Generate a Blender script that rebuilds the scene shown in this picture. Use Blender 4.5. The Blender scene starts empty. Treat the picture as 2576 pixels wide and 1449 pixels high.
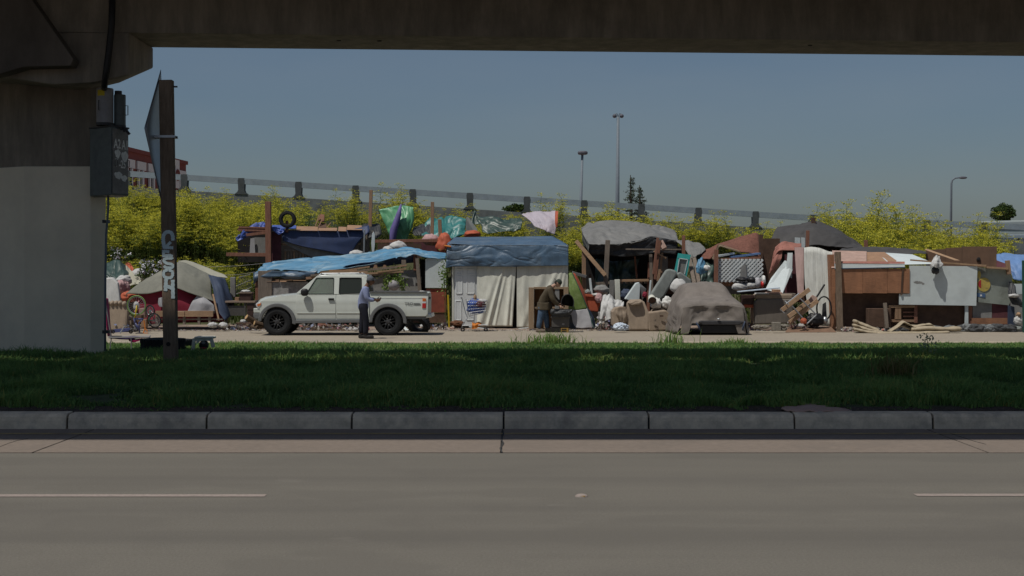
import bpy, bmesh, math, random
import numpy as np
from mathutils import Vector, Matrix, Euler, noise
R = math.radians
sc = bpy.context.scene
COL = sc.collection

# ------------------------------------------------------------------ camera
F = 3578.0          # focal length in photo units (photo width = 2576 units)
CZ = 1.77           # eye height
cam_d = bpy.data.cameras.new('camera'); cam = bpy.data.objects.new('camera', cam_d); COL.objects.link(cam)
cam.location = (0, 0, CZ); cam.rotation_euler = (R(90), 0, 0)
cam_d.sensor_width = 36.0; cam_d.lens = 36.0 * F / 2576.0
cam_d.shift_y = -(724.5 - 687.0) / 2576.0
cam_d.clip_start = 0.1; cam_d.clip_end = 6000
sc.camera = cam
# ------------------------------------------------------------------ light
SUN = Vector((-0.30, -0.27, 0.91)).normalized()
w = bpy.data.worlds.new('World'); sc.world = w; w.use_nodes = True
nt = w.node_tree; bg = nt.nodes['Background']
sky = nt.nodes.new('ShaderNodeTexSky'); sky.sky_type = 'NISHITA'; sky.sun_disc = False
sky.sun_elevation = math.asin(SUN.z); sky.sun_rotation = math.atan2(SUN.x, SUN.y)
sky.altitude = 0; sky.air_density = 1.0; sky.dust_density = 1.5; sky.ozone_density = 4.5
tcs = nt.nodes.new('ShaderNodeTexCoord'); mps = nt.nodes.new('ShaderNodeMapping'); mps.inputs['Scale'].default_value = (2, 2, 9)
ncl = nt.nodes.new('ShaderNodeTexNoise'); ncl.inputs['Scale'].default_value = 2.2; ncl.inputs['Detail'].default_value = 5
mrg = nt.nodes.new('ShaderNodeMapRange'); mrg.inputs[1].default_value = .35; mrg.inputs[2].default_value = .75; mrg.inputs[3].default_value = 0; mrg.inputs[4].default_value = .16   # faint thin cloud
mxs = nt.nodes.new('ShaderNodeMix'); mxs.data_type = 'RGBA'; mxs.inputs[7].default_value = (4.6, 5.2, 5.6, 1)
nt.links.new(tcs.outputs['Generated'], mps.inputs[0]); nt.links.new(mps.outputs[0], ncl.inputs['Vector']); nt.links.new(ncl.outputs[0], mrg.inputs[0])
nt.links.new(mrg.outputs[0], mxs.inputs[0]); nt.links.new(sky.outputs[0], mxs.inputs[6]); nt.links.new(mxs.outputs[2], bg.inputs[0]); bg.inputs[1].default_value = 0.056
sl = bpy.data.lights.new('sun', 'SUN'); sl.energy = 3.6; sl.angle = R(0.5); sl.color = (1, .955, .87)
so = bpy.data.objects.new('sun', sl); COL.objects.link(so)
so.rotation_euler = SUN.to_track_quat('Z', 'Y').to_euler(); so.location = SUN * 60
vs = sc.view_settings; vs.view_transform = 'Standard'; vs.look = 'None'; vs.gamma = 1; vs.use_curve_mapping = False
vs.exposure = -0.2
sc.render.engine = 'CYCLES'
sc.cycles.max_bounces = 9; sc.cycles.diffuse_bounces = 6; sc.cycles.transparent_max_bounces = 8

# ------------------------------------------------------------------ helpers
def P(px, py, Y):
    return Vector(((px - 1288) / F * Y, Y, CZ + (687 - py) / F * Y))
def X(px, Y): return (px - 1288) / F * Y
def Z(py, Y): return CZ + (687 - py) / F * Y

MATS = {}
GRIME = {'plywood', 'brown_ply', 'cardboard', 'pink_ply', 'kerb_concrete', 'grey_board', 'tent_olive', 'car_cover', 'tarp_grey', 'cream_cloth', 'white_panel',
         'truck_white', 'cabinet_light', 'red_board', 'pink_board', 'lumber', 'tarp_blue', 'tarp_navy', 'white_cloth', 'salmon', 'bridge_concrete', 'mattress_grey', 'sofa_beige', 'sofa_grey', 'white_door'}
def mat(name, col, rough=.85, var=.25, scale=5., bump=.25, fine=60., metal=0., spec=.3, stretch=(1, 1, 1),
        stain=None, stain_amt=.5, stain_scale=1.2, alpha=None, coat=0, sst=False):
    if name in MATS: return MATS[name]
    m = bpy.data.materials.new(name); m.use_nodes = True; MATS[name] = m
    t = m.node_tree; N = t.nodes; L = t.links; b = N['Principled BSDF']
    tc = N.new('ShaderNodeTexCoord'); mp = N.new('ShaderNodeMapping'); mp.inputs['Scale'].default_value = stretch
    L.new(tc.outputs['Object'], mp.inputs[0])
    n1 = N.new('ShaderNodeTexNoise'); n1.inputs['Scale'].default_value = scale; n1.inputs['Detail'].default_value = 6
    n1.inputs['Roughness'].default_value = .65
    L.new(mp.outputs[0], n1.inputs['Vector'])
    r1 = N.new('ShaderNodeValToRGB')
    lo = [max(0, c * (1 - var)) for c in col]; hi = [min(1, c * (1 + var)) for c in col]
    r1.color_ramp.elements[0].position = .3; r1.color_ramp.elements[1].position = .7
    r1.color_ramp.elements[0].color = (*lo, 1); r1.color_ramp.elements[1].color = (*hi, 1)
    L.new(n1.outputs[0], r1.inputs[0]); outc = r1.outputs[0]
    if stain is not None:
        n2 = N.new('ShaderNodeTexNoise'); n2.inputs['Scale'].default_value = stain_scale; n2.inputs['Detail'].default_value = 8
        n2.inputs['Roughness'].default_value = .7
        L.new((mp if sst else tc).outputs[0 if sst else 'Object'], n2.inputs['Vector'])
        r2 = N.new('ShaderNodeValToRGB'); r2.color_ramp.elements[0].position = .5; r2.color_ramp.elements[1].position = .72
        r2.color_ramp.elements[1].color = (stain_amt,) * 3 + (1,)
        L.new(n2.outputs[0], r2.inputs[0])
        mx = N.new('ShaderNodeMix'); mx.data_type = 'RGBA'
        L.new(r2.outputs[0], mx.inputs[0]); L.new(outc, mx.inputs[6]); mx.inputs[7].default_value = (*stain, 1)
        outc = mx.outputs[2]
    if name in GRIME:      # rain streaks and ground dirt
        n5 = N.new('ShaderNodeTexNoise'); n5.inputs['Scale'].default_value = 1.0; n5.inputs['Detail'].default_value = 9; n5.inputs['Roughness'].default_value = .72
        m5 = N.new('ShaderNodeMapping'); m5.inputs['Scale'].default_value = (4.5, 4.5, .9); L.new(tc.outputs['Object'], m5.inputs[0]); L.new(m5.outputs[0], n5.inputs['Vector'])
        r5 = N.new('ShaderNodeMapRange'); r5.inputs[1].default_value = .45; r5.inputs[2].default_value = .8; r5.inputs[3].default_value = 0; r5.inputs[4].default_value = .22 if name == 'truck_white' else .62
        L.new(n5.outputs[0], r5.inputs[0]); x5 = N.new('ShaderNodeMix'); x5.data_type = 'RGBA'; x5.inputs[7].default_value = (*[.42 * c + .02 for c in col], 1)
        L.new(r5.outputs[0], x5.inputs[0]); L.new(outc, x5.inputs[6]); outc = x5.outputs[2]
    if name == 'asphalt':  # wheel paths, patches
        for sc_, (lo_, hi_), dv, am in (((.03, 1.1, 1), (.42, .68), (.118, .109, .096), .75), ((.5, .9, 1), (.55, .6), (.135, .125, .108), .5), ((1.2, 2.2, 1), (.66, .74), (.20, .185, .16), .5)):
            n5 = N.new('ShaderNodeTexNoise'); n5.inputs['Scale'].default_value = 1.0; n5.inputs['Detail'].default_value = 5
            m5 = N.new('ShaderNodeMapping'); m5.inputs['Scale'].default_value = sc_; L.new(tc.outputs['Object'], m5.inputs[0]); L.new(m5.outputs[0], n5.inputs['Vector'])
            r5 = N.new('ShaderNodeMapRange'); r5.inputs[1].default_value = lo_; r5.inputs[2].default_value = hi_; r5.inputs[4].default_value = am
            L.new(n5.outputs[0], r5.inputs[0]); x5 = N.new('ShaderNodeMix'); x5.data_type = 'RGBA'; x5.inputs[7].default_value = (*dv, 1)
            L.new(r5.outputs[0], x5.inputs[0]); L.new(outc, x5.inputs[6]); outc = x5.outputs[2]
    L.new(outc, b.inputs['Base Color'])
    b.inputs['Roughness'].default_value = rough; b.inputs['Metallic'].default_value = metal
    b.inputs['Specular IOR Level'].default_value = spec
    if coat: b.inputs['Coat Weight'].default_value = coat
    if bump:
        n3 = N.new('ShaderNodeTexNoise'); n3.inputs['Scale'].default_value = fine; n3.inputs['Detail'].default_value = 4
        L.new(mp.outputs[0], n3.inputs['Vector'])
        bp = N.new('ShaderNodeBump'); bp.inputs['Strength'].default_value = bump; bp.inputs['Distance'].default_value = .02
        L.new(n3.outputs[0], bp.inputs['Height']); L.new(bp.outputs[0], b.inputs['Normal'])
    return m

ORIG = {}
def thing(name, label, cat, loc=(0, 0, 0), rz=0, group=None, local=False):
    o = bpy.data.objects.new(name, None); COL.objects.link(o)
    o.empty_display_size = .3
    o.location = loc; o.rotation_euler = (0, 0, rz)
    ORIG[o.name] = Vector((0, 0, 0)) if local else Vector(loc)
    o['label'] = label; o['category'] = cat
    if group: o['group'] = group
    return o
def tag(o, label, cat, group=None, kind=None):
    o['label'] = label; o['category'] = cat
    if group: o['group'] = group
    if kind: o['kind'] = kind
    return o

class MB:
    def __init__(s): s.v = []; s.f = []
    def add(s, vs, fs):
        n = len(s.v); s.v += [tuple(v) for v in vs]; s.f += [tuple(i + n for i in f) for f in fs]; return s
    def box(s, c, d, rot=None):
        c = Vector(c); h = Vector(d) / 2; M = rot or Matrix.Identity(3)
        if isinstance(M, Euler): M = M.to_matrix()
        vs = [c + M @ Vector((x * h.x, y * h.y, z * h.z)) for x, y, z in
              ((-1, -1, -1), (1, -1, -1), (1, 1, -1), (-1, 1, -1), (-1, -1, 1), (1, -1, 1), (1, 1, 1), (-1, 1, 1))]
        return s.add(vs, [(0, 3, 2, 1), (4, 5, 6, 7), (0, 1, 5, 4), (1, 2, 6, 5), (2, 3, 7, 6), (3, 0, 4, 7)])
    def bar(s, p0, p1, w, h, up=(0, -1, 0)):
        p0 = Vector(p0); p1 = Vector(p1); d = p1 - p0; L = d.length; d.normalize()
        a = d.cross(Vector(up))
        if a.length < 1e-4: a = d.cross(Vector((1, 0, 0)))
        a.normalize(); b = a.cross(d)
        return s.box((p0 + p1) / 2, (w, L, h), Matrix((a, d, b)).transposed())
    def pbar(s, a, b, w, h=None): return s.bar(P(*a), P(*b), w, h or w)
    def pbox(s, x0, y0, x1, y1, Y, dep):
        a = P(x0, y1, Y); b = P(x1, y0, Y)
        return s.box(((a.x + b.x) / 2, Y + dep / 2, (a.z + b.z) / 2), (b.x - a.x, dep, b.z - a.z))
    def tube(s, pts, r, n=8, cap=True):
        pts = [Vector(p) for p in pts]; m = len(pts); rs = r if isinstance(r, (list, tuple)) else [r] * m
        vs = []; a = None
        for i, p in enumerate(pts):
            t = (pts[min(i + 1, m - 1)] - pts[max(i - 1, 0)]).normalized()
            if a is None:
                a = t.cross(Vector((0, 0, 1)));
                if a.length < .05: a = t.cross(Vector((1, 0, 0)))
            else: a = a - t * a.dot(t)
            a.normalize(); b = t.cross(a)
            vs += [p + (a * math.cos(k * 2 * math.pi / n) + b * math.sin(k * 2 * math.pi / n)) * rs[i] for k in range(n)]
        fs = [(i * n + k, i * n + (k + 1) % n, (i + 1) * n + (k + 1) % n, (i + 1) * n + k) for i in range(m - 1) for k in range(n)]
        if cap: fs += [tuple(range(n))[::-1], tuple(range((m - 1) * n, m * n))]
        return s.add(vs, fs)
    def slab(s, pts, off):
        pts = [Vector(p) for p in pts]; off = Vector(off); n = len(pts)
        fs = [tuple(range(n)), tuple(range(2 * n - 1, n - 1, -1))] + [(i, n + i, n + (i + 1) % n, (i + 1) % n) for i in range(n)]
        return s.add(pts + [p + off for p in pts], fs)
    def plate(s, pp, t):      # polygon of photo points, thickened away from the viewer
        return s.slab([P(*p) for p in pp], (0, t, 0))
    def lathe(s, prof, n=20, M=None):
        vs = []; m = len(prof)
        for r, z in prof:
            for k in range(n):
                a = 2 * math.pi * k / n; v = Vector((r * math.cos(a), r * math.sin(a), z)); vs.append(M @ v if M else v)
        return s.add(vs, [(i * n + k, i * n + (k + 1) % n, (i + 1) * n + (k + 1) % n, (i + 1) * n + k) for i in range(m - 1) for k in range(n)])
    def torus(s, c, R_, r, axis=(0, 1, 0), n=28, m=10, flat=1.0):
        prof = [(R_ + r * math.cos(2 * math.pi * k / m), flat * r * math.sin(2 * math.pi * k / m)) for k in range(m + 1)]
        M = Matrix.Translation(Vector(c)) @ Vector(axis).to_track_quat('Z', 'Y').to_matrix().to_4x4()
        return s.lathe(prof, n, M)
    def blob(s, c, rad, amp=.12, freq=2., seed=0, nu=18, nv=12, power=1.0, rot=None):
        c = Vector(c); vs = []
        if amp > .14: nu = max(nu, 30); nv = max(nv, 20)
        for j in range(nv + 1):
            th = math.pi * j / nv
            for i in range(nu):
                ph = 2 * math.pi * i / nu
                d = Vector((math.sin(th) * math.cos(ph), math.sin(th) * math.sin(ph), math.cos(th)))
                if power != 1: d = Vector([math.copysign(abs(q) ** power, q) for q in d])
                amp_ = amp if amp <= .14 else amp * .62
                k = 1 + amp_ * noise.noise(d * freq + Vector((seed * 7.3, seed * 3.1, 0))) + amp_ * .35 * noise.noise(d * freq * 2.3 + Vector((seed, 9, 1)))
                if amp > .14:   # crumpled cloth or plastic: creases and a slumped, flattened underside
                    e = d * 1.4 + Vector((seed * 1.7, noise.noise(d * 1.5 + Vector((seed, 0, 0))), seed * .9))
                    k += amp * (.55 * noise.noise(e) - .24 * max(0, 1 - abs(noise.noise(e * 1.1)) * 5) - .10 * max(0, 1 - abs(noise.noise(e * 2.2)) * 5))
                    if d.z < -.45: k *= 1 + .25 * (d.z + .45)
                v = Vector((d.x * rad[0], d.y * rad[1], d.z * rad[2])) * k
                vs.append(c + (rot @ v if rot else v))
        return s.add(vs, [(j * nu + i, (j + 1) * nu + i, (j + 1) * nu + (i + 1) % nu, j * nu + (i + 1) % nu) for j in range(nv) for i in range(nu)])
    def build(s, name, m, parent=None, smooth=False, bevel=0, solid=0, sub=0):
        me = bpy.data.meshes.new(name); o = bpy.data.objects.new(name, me)
        if parent is None:
            xs = [v[0] for v in s.v]; ys = [v[1] for v in s.v]; zs = [v[2] for v in s.v]
            og = Vector(((min(xs) + max(xs)) / 2, (min(ys) + max(ys)) / 2, min(zs))); o.location = og
        else:
            og = ORIG.get(parent.name, Vector((0, 0, 0))); o.parent = parent
            if parent.type == 'MESH': og = ORIG[parent.name]
        ORIG_o = og
        me.from_pydata([(v[0] - og.x, v[1] - og.y, v[2] - og.z) for v in s.v], [], s.f)
        me.materials.append(MATS[m] if isinstance(m, str) else m)
        if bevel or solid or True:
            bm = bmesh.new(); bm.from_mesh(me); bmesh.ops.remove_doubles(bm, verts=bm.verts, dist=1e-5)
            
            if all(e.is_manifold for e in bm.edges): bmesh.ops.recalc_face_normals(bm, faces=bm.faces)
            bm.to_mesh(me); bm.free()
        if smooth: me.shade_smooth()
        COL.objects.link(o); ORIG[o.name] = ORIG_o
        if solid:
            md = o.modifiers.new('thickness', 'SOLIDIFY'); md.thickness = solid; md.offset = 0
        if bevel:
            md = o.modifiers.new('bevel', 'BEVEL'); md.width = bevel; md.segments = 2; md.limit_method = 'ANGLE'; md.angle_limit = R(40)
            md.harden_normals = False
        if sub:
            md = o.modifiers.new('sub', 'SUBSURF'); md.levels = sub; md.render_levels = sub
        return o

def solo(mb, name, m, label, cat, group=None, kind=None, **k):
    o = mb.build(name, m, None, **k); return tag(o, label, cat, group, kind)

def catmull(pts, n):
    pts = [np.array(p, float) for p in pts]; m = len(pts)
    if m == 1: return [pts[0]] * n
    # parametrise by chord length so rows with uneven points keep straight edges
    d = [0]
    for i in range(m - 1): d.append(d[-1] + np.linalg.norm((pts[i + 1] - pts[i])[:2]) + 1e-6)
    out = []
    for k in range(n):
        t = d[-1] * k / (n - 1); i = min(max(j for j in range(m) if d[j] <= t + 1e-9), m - 2)
        u = (t - d[i]) / (d[i + 1] - d[i])
        p0 = pts[max(i - 1, 0)]; p1 = pts[i]; p2 = pts[i + 1]; p3 = pts[min(i + 2, m - 1)]
        if i == 0: p0 = 2 * p1 - p2
        if i + 2 > m - 1: p3 = 2 * p2 - p1
        h = .5 * ((2 * p1) + (p2 - p0) * u + (2 * p0 - 5 * p1 + 4 * p2 - p3) * u * u + (3 * p1 - p0 - 3 * p2 + p3) * u ** 3)
        lin = p1 + (p2 - p1) * u
        out.append(.55 * h + .45 * lin)
    return out
def drape(mb, rows, nu=36, nv=24, amp=.03, fu=5, fv=3, seed=0, ridge=0., fray=0.):
    """cloth through rows of photo points (px,py,Y), top row first; wrinkles along the normal"""
    rr = [catmull(r, nu) for r in rows]
    cols = []
    for i in range(nu): cols.append(catmull([rr[j][i] for j in range(len(rows))], nv))
    G = [[P(*cols[i][j]) for i in range(nu)] for j in range(nv)]
    vs = []
    for j in range(nv):
        for i in range(nu):
            a = G[j][min(i + 1, nu - 1)] - G[j][max(i - 1, 0)]; b = G[min(j + 1, nv - 1)][i] - G[max(j - 1, 0)][i]
            n = a.cross(b)
            if n.length > 1e-9: n.normalize()
            u = i / (nu - 1); v = j / (nv - 1)
            q = Vector((u * fu + seed * 5.17, v * fv + seed * 2.3, seed))
            k = noise.noise(q * .6) + .3 * noise.noise(q * 1.3 + Vector((3, 1, 7)))
            if ridge:      # sparse sharp creases on a domain-warped field
                wq = q * .55 + Vector((.9 * noise.noise(q * .5), .9 * noise.noise(q * .5 + Vector((7, 7, 7))), 0))
                k = .75 * k + ridge * (.55 * max(0, 1 - abs(noise.noise(wq + Vector((11, 4, 2)))) * 6.5) + .35 * max(0, 1 - abs(noise.noise(wq * 1.9 + Vector((1, 14, 5)))) * 7))
            p = G[j][i] + n * (amp * k)
            if fray and j == nv - 1: p.z += fray * noise.noise(Vector((u * 14, seed, 1)))
            vs.append(p)
    return mb.add(vs, [(j * nu + i, j * nu + i + 1, (j + 1) * nu + i + 1, (j + 1) * nu + i) for j in range(nv - 1) for i in range(nu - 1)])
def cloth(name, m, rows, label=None, cat=None, parent=None, group=None, thick=.012, **k):
    mb = MB(); drape(mb, rows, **k)
    if parent is not None:
        return mb.build(name, m, parent, smooth=True, solid=thick)
    return solo(mb, name, m, label, cat, group, smooth=True, solid=thick)
def text(name, s, size, M, m, parent, thick=.002, sx=1.0):
    c = bpy.data.curves.new(name, 'FONT'); c.body = s; c.size = size; c.extrude = thick; c.offset = size * .022; c.align_x = 'CENTER'; c.align_y = 'CENTER'
    t = bpy.data.objects.new(name + '_tmp', c); COL.objects.link(t)
    dg = bpy.context.evaluated_depsgraph_get(); me = bpy.data.meshes.new_from_object(t.evaluated_get(dg))
    bpy.data.objects.remove(t); me.name = name
    og = ORIG.get(parent.name, Vector()) if parent else Vector()
    me.transform(Matrix.Translation(-og) @ M @ Matrix.Diagonal((sx, 1, 1, 1)))
    o = bpy.data.objects.new(name, me); COL.objects.link(o); me.materials.clear(); me.materials.append(MATS[m]); o.parent = parent
    ORIG[o.name] = og
    return o
def copy_tree(o, parent=None):
    c = o.copy(); COL.objects.link(c)
    if parent: c.parent = parent
    for ch in list(o.children): copy_tree(ch, c)
    return c
def npmesh(name, v, f, m, attr=None, smooth=False):
    """v (n,3), f (k,3 or 4)"""
    me = bpy.data.meshes.new(name); k = f.shape[1]
    me.vertices.add(len(v)); me.vertices.foreach_set('co', np.ascontiguousarray(v, np.float32).ravel())
    me.loops.add(f.size); me.loops.foreach_set('vertex_index', np.ascontiguousarray(f, np.int32).ravel())
    me.polygons.add(len(f)); me.polygons.foreach_set('loop_start', np.arange(0, f.size, k, dtype=np.int32))
    me.polygons.foreach_set('loop_total', np.full(len(f), k, np.int32))
    me.update(calc_edges=True)
    if attr is not None:
        a = me.attributes.new('rnd', 'FLOAT', 'POINT'); a.data.foreach_set('value', np.ascontiguousarray(attr, np.float32))
    me.materials.append(m)
    return me

def leafmat(name, cols, rough=.6, trans=.25):
    """colours picked per leaf by the 'rnd' attribute"""
    m = bpy.data.materials.new(name); m.use_nodes = True; MATS[name] = m
    t = m.node_tree; N = t.nodes; L = t.links; b = N['Principled BSDF']
    at = N.new('ShaderNodeAttribute'); at.attribute_name = 'rnd'
    r = N.new('ShaderNodeValToRGB'); e = r.color_ramp.elements
    while len(e) < len(cols): e.new(.5)
    for i, c in enumerate(cols): e[i].position = i / (len(cols) - 1); e[i].color = (*c, 1)
    L.new(at.outputs['Fac'], r.inputs[0]); L.new(r.outputs[0], b.inputs['Base Color'])
    b.inputs['Roughness'].default_value = rough; b.inputs['Specular IOR Level'].default_value = .25
    if trans:
        tr = N.new('ShaderNodeBsdfTranslucent'); L.new(r.outputs[0], tr.inputs[0])
        mx = N.new('ShaderNodeMixShader'); mx.inputs[0].default_value = trans
        L.new(b.outputs[0], mx.inputs[1]); L.new(tr.outputs[0], mx.inputs[2]); L.new(mx.outputs[0], N['Material Output'].inputs[0])
    return m
def glassmat(name, tint, tr=.5):
    m = bpy.data.materials.new(name); m.use_nodes = True; MATS[name] = m
    t = m.node_tree; N = t.nodes; L = t.links; N.remove(N['Principled BSDF'])
    a = N.new('ShaderNodeBsdfTransparent'); a.inputs[0].default_value = (*tint, 1)
    g = N.new('ShaderNodeBsdfGlossy'); g.inputs['Roughness'].default_value = .03
    fr = N.new('ShaderNodeFresnel'); fr.inputs[0].default_value = 1.45
    mx = N.new('ShaderNodeMixShader'); L.new(fr.outputs[0], mx.inputs[0]); L.new(a.outputs[0], mx.inputs[1]); L.new(g.outputs[0], mx.inputs[2])
    L.new(mx.outputs[0], N['Material Output'].inputs[0]); return m

WX = (1, 8, 8); WZ = (8, 8, 1)
mat('asphalt', (.162, .150, .128), .9, .20, 55, .5, 160, stain=(.115, .106, .094), stain_amt=.6, stain_scale=.4)
mat('seam_strip', (.165, .155, .135), .9, .2, 30, .3, 120)
mat('gutter_concrete', (.205, .168, .140), .9, .12, 14, .4, 120, stain=(.13, .115, .10), stain_amt=.4, stain_scale=.9)
mat('kerb_concrete', (.60, .515, .39), .9, .22, 9, .4, 90, stain=(.12, .12, .13), stain_amt=.6, stain_scale=2.4)
mat('joint', (.05, .05, .05), .95, .3)
mat('side_concrete', (.30, .26, .205), .92, .14, 8, .3, 80, stain=(.22, .18, .15), stain_amt=.5, stain_scale=.6)
mat('dirt', (.29, .22, .175), .95, .3, 6, .6, 40, stain=(.10, .08, .065), stain_amt=.6, stain_scale=.9)
mat('soil', (.06, .045, .035), .95, .5, 20, .8, 60)
mat('turf_soil', (.05, .07, .03), .95, .4, 8, .5, 40)
mat('hill_soil', (.055, .06, .025), .95, .5, 2.5, .8, 20, stain=(.10, .075, .04), stain_amt=.7, stain_scale=.8)
mat('white_paint', (.30, .25, .225), .8, .2, 25, .3, 150, stain=(.2, .18, .16), stain_amt=.5, stain_scale=6)
mat('yellow_paint', (.34, .26, .11), .9, .3, 20, .2, 100, stain=(.14, .12, .10), stain_amt=.9, stain_scale=3)
mat('bridge_concrete', (.25, .215, .175), .9, .3, 1.2, .3, 30, stretch=(2.5, 2.5, .5), stain=(.13, .11, .09), stain_amt=.6, stain_scale=.8)
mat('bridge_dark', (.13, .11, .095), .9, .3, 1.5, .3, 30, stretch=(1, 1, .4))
mat('column_paint', (.82, .72, .56), .85, .1, .8, .15, 40, stain=(.70, .62, .49), stain_amt=.6, stain_scale=.7)
mat('barrier_dark', (.075, .085, .09), .9, .25, 3, .3, 30)
mat('barrier_concrete', (.16, .175, .18), .9, .22, 2.5, .3, 30, stain=(.06, .065, .065), stain_amt=.7, stain_scale=.7)
mat('rail_steel', (.26, .31, .35), .6, .15, 3, .1)
mat('cabinet_dark', (.11, .13, .13), .5, .2, 6, .2, stain=(.06, .065, .065), stain_amt=.5, stain_scale=2)
mat('cabinet_light', (.20, .19, .175), .5, .2, 6, .2, stain=(.33, .32, .31), stain_amt=.7, stain_scale=3)
mat('cap_grey', (.27, .26, .27), .5, .15, 5, .1)
mat('label_yellow', (.55, .42, .02), .6, .1)
mat('stencil_white', (.78, .78, .75), .8, .2, 20, 0)
mat('spray_white', (.50, .60, .62), .8, .15, 18, 0)
mat('post_wood', (.17, .125, .09), .85, .3, 4, .4, 30, stretch=WZ, stain=(.08, .06, .045), stain_amt=.5, stain_scale=2)
mat('sign_metal', (.30, .33, .37), .4, .12, 3, .05, metal=.6)
mat('steel', (.38, .40, .42), .4, .15, 6, .05, metal=.7)
mat('chrome', (.6, .62, .64), .25, .08, 6, .02, metal=.9)
mat('dark_metal', (.045, .045, .048), .5, .25, 8, .1)
mat('black_plastic', (.018, .018, .02), .5, .2, 8, .1)
mat('rubber', (.017, .018, .020), .85, .25, 10, .3)
mat('lumber', (.36, .235, .145), .85, .22, 3, .3, 25, stretch=WX)
mat('lumber_v', (.30, .19, .12), .85, .25, 3, .3, 25, stretch=WZ)
mat('lumber_grey', (.20, .165, .135), .9, .28, 3, .35, 25, stretch=WZ, stain=(.1, .08, .065), stain_amt=.5)
mat('red_lumber', (.23, .11, .075), .85, .25, 3, .3, 25, stretch=WZ)
mat('plywood', (.33, .20, .125), .85, .2, 4, .25, 25, stretch=WX, stain=(.22, .12, .075), stain_amt=.5, stain_scale=1.6)
mat('brown_ply', (.33, .16, .088), .8, .22, 5, .25, 25, stretch=WX, stain=(.12, .06, .035), stain_amt=.6, stain_scale=1.4)
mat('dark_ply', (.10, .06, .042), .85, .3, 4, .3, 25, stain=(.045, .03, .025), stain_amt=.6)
mat('cardboard', (.19, .115, .075), .9, .14, 3, .2, 30, stain=(.12, .075, .05), stain_amt=.4)
mat('pink_ply', (.42, .29, .24), .85, .15, 3, .2, 25, stain=(.33, .2, .14), stain_amt=.5)
mat('white_board', (.56, .62, .63), .7, .08, 3, .08, stain=(.43, .47, .48), stain_amt=.6, stain_scale=1.2)
mat('white_panel', (.60, .61, .57), .65, .08, 2, .1, stretch=(6, 6, .6), stain=(.45, .43, .38), stain_amt=.5, stain_scale=1.5)
mat('white_door', (.66, .69, .69), .5, .05, 3, .04, stain=(.5, .5, .48), stain_amt=.4, stain_scale=1.5)
mat('grey_board', (.24, .24, .235), .85, .2, 4, .2, stain=(.15, .15, .145), stain_amt=.5)
mat('red_board', (.25, .065, .04), .8, .25, 4, .2, stain=(.12, .04, .03), stain_amt=.5)
mat('maroon', (.115, .042, .05), .85, .2, 5, .2)
mat('interior', (.022, .02, .02), .95, .4, 4, .2)  # near-black: the shade inside shelters and openings is put into this colour
mat('tarp_light_blue', (.085, .225, .36), .55, .4, 1.4, .25, 50, spec=.5, stretch=(.5, 1.2, 3.2), stain=(.36, .45, .47), stain_amt=.95, stain_scale=1.5, sst=True)
mat('tarp_blue', (.066, .118, .185), .42, .3, 2, .3, 40, spec=.6, stain=(.15, .185, .215), stain_amt=.85, stain_scale=1.1)
mat('tarp_navy', (.030, .050, .125), .6, .2, 3, .25, 60, spec=.4)
mat('tarp_bright_blue', (.05, .10, .38), .45, .25, 4, .2, spec=.5, stain=(.35, .4, .5), stain_amt=.4, stain_scale=5)
mat('tarp_sky_blue', (.14, .25, .48), .5, .12, 3, .2, spec=.5)
mat('tarp_grey', (.18, .18, .175), .6, .14, 2.5, .2, spec=.4, stain=(.13, .13, .125), stain_amt=.4)
mat('tarp_black', (.030, .032, .036), .55, .3, 3, .3, spec=.4)
mat('tarp_dark_green', (.035, .065, .055), .4, .3, 4, .2, spec=.5, stain=(.18, .22, .2), stain_amt=.3, stain_scale=4)
mat('tarp_charcoal', (.062, .060, .060), .75, .2, 2, .2)
mat('tarp_green', (.10, .30, .15), .4, .2, 3, .2, spec=.5)
mat('tarp_teal', (.03, .16, .155), .42, .25, 4, .2, spec=.5, stain=(.12, .35, .33), stain_amt=.4, stain_scale=3)
mat('tarp_purple', (.14, .115, .30), .6, .2, 5, .15)
mat('tarp_lilac', (.42, .38, .43), .6, .1, 3, .15, stain=(.45, .28, .24), stain_amt=.4, stain_scale=2)
mat('cream_cloth', (.64, .645, .57), .9, .08, 3, .15, 60, stain=(.45, .43, .36), stain_amt=.4, stain_scale=1.3)
mat('white_cloth', (.50, .50, .49), .9, .1, 4, .15, stain=(.45, .45, .45), stain_amt=.3)
mat('tent_olive', (.185, .185, .155), .75, .12, 2, .15, stain=(.235, .23, .19), stain_amt=.5, stain_scale=1)
mat('tent_tan', (.36, .35, .28), .75, .1, 2, .15)
mat('tent_red', (.21, .016, .035), .7, .15, 3, .15)
mat('tent_white', (.38, .38, .40), .7, .1, 3, .15)
mat('tent_blue', (.042, .058, .098), .7, .2, 3, .15)
mat('tent_lime', (.13, .19, .05), .7, .2, 3, .15, stain=(.30, .36, .16), stain_amt=.7, stain_scale=4)
mat('orange_red', (.42, .10, .05), .65, .2, 4, .15)
mat('orange', (.62, .20, .03), .7, .15, 5, .1)
mat('pink_cloth', (.42, .27, .27), .9, .2, 5, .2)
mat('magenta', (.36, .01, .10), .7, .2, 5, .1)
mat('purple_cloth', (.035, .02, .07), .7, .3, 6, .15)
mat('brown_blanket', (.17, .075, .055), .95, .3, 14, .4, 80, stain=(.1, .045, .035), stain_amt=.5, stain_scale=5)
mat('tan_hem', (.26, .19, .13), .9, .2)
mat('salmon', (.33, .145, .115), .85, .15, 3, .15)
mat('pink_board', (.42, .29, .27), .85, .1, 3, .1)
mat('sofa_beige', (.31, .245, .185), .95, .12, 5, .25, 120, stain=(.22, .17, .13), stain_amt=.4, stain_scale=2)
mat('sofa_grey', (.17, .15, .13), .95, .12, 4, .25, 120)
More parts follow.
